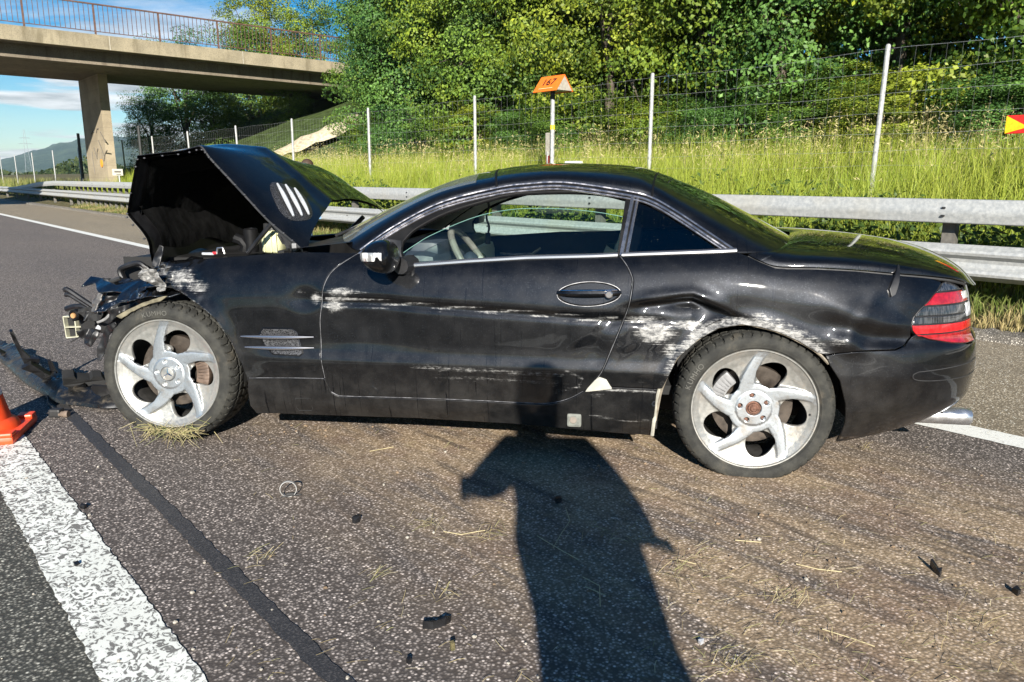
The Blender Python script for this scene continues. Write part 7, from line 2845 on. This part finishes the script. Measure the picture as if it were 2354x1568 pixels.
def person(label, loc, rz, pose, top_mat, leg_mat, hair_mat, sleeves=True, bulk=0.0):
    """pose: joint name -> position; one continuous body plus clothes and hair"""
    p = thing('person', label, 'person', loc, rz)
    J = {k: Vector(v) for k, v in pose.items()}
    rad = dict(pelvis=(.155, .11), waist=(.14, .10), chest=(.165, .11), neckb=(.075, .07), neck=.055, head0=(.07, .085), head1=(.08, .10), head2=(.055, .07))
    if bulk:
        rad.update(neck=.085, head0=(.088, .095), head1=(.096, .108), head2=(.07, .085))
    nodes = {}
    for k in ('pelvis', 'waist', 'chest', 'neckb', 'neck', 'head0', 'head1', 'head2'):
        nodes[k] = (tuple(J[k]), rad[k])
    edges = [('pelvis', 'waist'), ('waist', 'chest'), ('chest', 'neckb'), ('neckb', 'neck'), ('neck', 'head0'), ('head0', 'head1'), ('head1', 'head2')]
    for s in 'LR':
        for k, r in (('sho', .062), ('elb', .043), ('wri', .030), ('hand', (.040, .018)), ('hip', .09), ('knee', .058), ('ank', .042), ('toe', (.045, .03))):
            nodes[k + s] = (tuple(J[k + s]), r)
        edges += [('chest', 'sho' + s), ('sho' + s, 'elb' + s), ('elb' + s, 'wri' + s), ('wri' + s, 'hand' + s), ('pelvis', 'hip' + s), ('hip' + s, 'knee' + s), ('knee' + s, 'ank' + s), ('ank' + s, 'toe' + s)]
        # fingers rooted in the palm
        wv = (J['hand' + s] - J['wri' + s]).normalized()
        sd = wv.cross(Vector((0, 0, 1)))
        sd = sd.normalized() if sd.length > .1 else Vector((1, 0, 0))
        for i in range(4):
            b = J['hand' + s] + sd * (.030 - .02 * i)
            l = (.06, .07, .065, .05)[i]
            nodes['f%d1%s' % (i, s)] = (tuple(b + wv * .03), .009)
            nodes['f%d2%s' % (i, s)] = (tuple(b + wv * (.03 + l * .55) - Vector((0, 0, .012))), .008)
            nodes['f%d3%s' % (i, s)] = (tuple(b + wv * (.03 + l * .9) - Vector((0, 0, .034))), .007)
            edges += [('hand' + s, 'f%d1%s' % (i, s)), ('f%d1%s' % (i, s), 'f%d2%s' % (i, s)), ('f%d2%s' % (i, s), 'f%d3%s' % (i, s))]
        b = J['wri' + s] * .45 + J['hand' + s] * .55 + sd * .035
        nodes['t1' + s] = (tuple(b), .011)
        nodes['t2' + s] = (tuple(b + sd * .025 + wv * .035), .009)
        edges += [('wri' + s, 't1' + s), ('t1' + s, 't2' + s)]
    link('body', skin_mesh('body', nodes, edges, 'pelvis'), M_SKIN, p)
    # clothes are slightly larger shells
    tn = {k: (nodes[k][0], tuple(x + .014 + bulk for x in nodes[k][1]) if isinstance(nodes[k][1], tuple) else nodes[k][1] + .016 + bulk * .5) for k in ('pelvis', 'waist', 'chest', 'shoL', 'shoR')}
    te = [('pelvis', 'waist'), ('waist', 'chest'), ('chest', 'shoL'), ('chest', 'shoR')]
    if bulk:
        tn['waist'] = (tn['waist'][0], (.225, .15))
        tn['pelvis'] = (tn['pelvis'][0], (.245, .16))
        tn['hem'] = (tuple(J['pelvis'] - Vector((-.01, 0, .26))), (.262, .17))
        te.append(('pelvis', 'hem'))
    for s in 'LR':
        f_ = 1.0 if sleeves else .45
        q = J['sho' + s] * (1 - f_) + J['elb' + s] * f_
        tn['e' + s] = (tuple(q), .060 + bulk * .6)
        te.append(('sho' + s, 'e' + s))
        if bulk:
            tn['w' + s] = (tuple(J['wri' + s]), .062)
            te.append(('e' + s, 'w' + s))
    link('shirt', skin_mesh('shirt', tn, te, 'pelvis'), top_mat, p)
    tn = {'pelvis': (nodes['pelvis'][0], (.172, .125))}
    te = []
    for s in 'LR':
        tn['hip' + s] = (nodes['hip' + s][0], .108)
        tn['knee' + s] = (nodes['knee' + s][0], .080)
        tn['ank' + s] = (nodes['ank' + s][0], .066)
        te += [('pelvis', 'hip' + s), ('hip' + s, 'knee' + s), ('knee' + s, 'ank' + s)]
    link('trousers', skin_mesh('trousers', tn, te, 'pelvis'), leg_mat, p)
    for s in 'LR':
        a_, t_ = J['ank' + s], J['toe' + s]
        sn = {'a': (tuple(a_ - Vector((0, 0, .02))), (.05, .045)), 'm': (tuple(a_ * .5 + t_ * .5 - Vector((0, 0, .01))), (.052, .04)), 't': (tuple(t_), (.045, .032))}
        link('shoe', skin_mesh('shoe', sn, [('a', 'm'), ('m', 't')], 'a'), M_BLACK, p)
    hm_ = MB()
    hc_ = (J['head1'] + J['head2']) / 2 + Vector((0, 0, .015))
    back = -(J['nose'] - J['head1']).normalized()
    hm_.sphere(tuple(hc_ + back * .022), .098 + bulk * .22, 18, 12, (.92, 1.0, .92))
    link('hair', hm_.mesh('hair'), hair_mat, p)
    fw_ = (J['nose'] - J['head1']).normalized()
    rt = fw_.cross(Vector((0, 0, 1))).normalized()
    c_ = J['head1']
    nm_ = MB().sphere(tuple(c_ + fw_ * .100 - Vector((0, 0, .012))), .018, 8, 6, (.9, 1, 1.5))
    link('nose', nm_.mesh('nose'), M_SKIN, p)
    for sgn in (-1, 1):
        link('eye', MB().sphere(tuple(c_ + fw_ * .086 + rt * sgn * .034 + Vector((0, 0, .02))), .012, 8, 6).mesh('eye'), bpy.data.materials['bolt_black'], p)
        link('ear', MB().sphere(tuple(c_ + rt * sgn * .092), .026, 8, 6, (.5, .8, 1.2)).mesh('ear'), M_SKIN, p)
    link('mouth', MB().sphere(tuple(c_ + fw_ * .090 - Vector((0, 0, .055))), .020, 8, 6, (1.0, .6, .3)).mesh('mouth'), bpy.data.materials['dark_red_lens'], p)
    return p


# man beyond the bonnet, stooping with one arm raised to his face
hpx = ray(707, 386)
k_ = 11.6 / hpx[1]
hp_ = hpx * k_
poseA = dict(pelvis=(-.04, .06, .86), waist=(.06, .03, 1.0), chest=(.17, -.02, 1.20), neckb=(.11, -.04, 1.33), neck=(.07, -.05, 1.345), head0=(.03, -.06, 1.37), head1=(.0, -.07, 1.43), head2=(-.01, -.07, 1.50), nose=(-.09, -.12, 1.42),
             shoL=(.05, .14, 1.27), elbL=(-.04, .10, 1.02), wriL=(-.12, .0, .86), handL=(-.15, -.03, .80),
             shoR=(.24, -.18, 1.30), elbR=(.24, -.30, 1.36), wriR=(.05, -.24, 1.40), handR=(.01, -.20, 1.41),
             hipL=(-.09, .14, .82), kneeL=(-.17, .12, .46), ankL=(-.19, .14, .09), toeL=(-.33, .12, .04),
             hipR=(.0, -.04, .82), kneeR=(-.05, -.06, .46), ankR=(.0, -.04, .09), toeR=(-.14, -.08, .04))
dzz = (CAM_H + hp_[2]) - 1.44
poseA = {k: (v[0], v[1], v[2] + (dzz if not k.startswith(('ank', 'toe')) else 0)) for k, v in poseA.items()}
person('man in blue jeans stooping beyond the raised bonnet, arm to his face', (hp_[0], hp_[1], 0), 0.0, poseA, plain('shirt_skin_tone', (.46, .25, .17), .6), plain('jeans_light_blue', (.13, .23, .34), .8, 0, .2, 60), plain('hair_brown', (.05, .028, .015), .7), False)

# the photographer, behind the camera: only his shadow is in the picture
poseB = dict(pelvis=(.375, -.34, .94), waist=(.375, -.32, 1.16), chest=(.37, -.30, 1.40), neckb=(.33, -.28, 1.54), neck=(.31, -.265, 1.58), head0=(.30, -.24, 1.615), head1=(.295, -.23, 1.69), head2=(.295, -.24, 1.765), nose=(.25, -.13, 1.67),
             shoL=(.20, -.29, 1.49), elbL=(.11, -.28, 1.36), wriL=(.035, -.15, 1.265), handL=(.012, -.085, 1.225),
             shoR=(.52, -.31, 1.49), elbR=(.575, -.33, 1.26), wriR=(.61, -.26, 1.12), handR=(.63, -.20, 1.09),
             hipL=(.27, -.35, .93), kneeL=(.25, -.33, .50), ankL=(.24, -.36, .09), toeL=(.22, -.20, .04),
             hipR=(.47, -.35, .93), kneeR=(.50, -.33, .50), ankR=(.52, -.36, .09), toeR=(.55, -.20, .04))
person('photographer in a dark jacket holding up a phone, seen only as shadow', (0, 0, 0), 0.0, poseB, plain('jacket_dark', (.03, .035, .05), .8), plain('trousers_dark', (.03, .03, .035), .8), bpy.data.materials['hair_brown'], True, .062)
ph_ = MB().bbox((.03, -.022, CAM_H - .005), (.155, .009, .074), .004).build('phone', M_BLACK, None)
tag(ph_, 'black phone held up in the photographer\'s left hand', 'phone')

# ================================================================== air: the far hill fades towards blue
hz_m = bpy.data.materials.new('haze_air')
hz_m.use_nodes = True
ht_ = hz_m.node_tree
ht_.nodes.clear()
hv = ht_.nodes.new('ShaderNodeVolumePrincipled')
hv.inputs['Color'].default_value = (0.62, 0.82, 1.0, 1)
hv.inputs['Density'].default_value = 0.00012
hv.inputs['Anisotropy'].default_value = 0.0
ho = ht_.nodes.new('ShaderNodeOutputMaterial')
ht_.links.new(hv.outputs[0], ho.inputs['Volume'])
hz_o = MB().box((0, 0, 84.0), (6900, 6900, 172.0)).build('haze', hz_m, None, kind='stuff')
tag(hz_o, 'thin bluish haze in the air over the plain', 'haze')
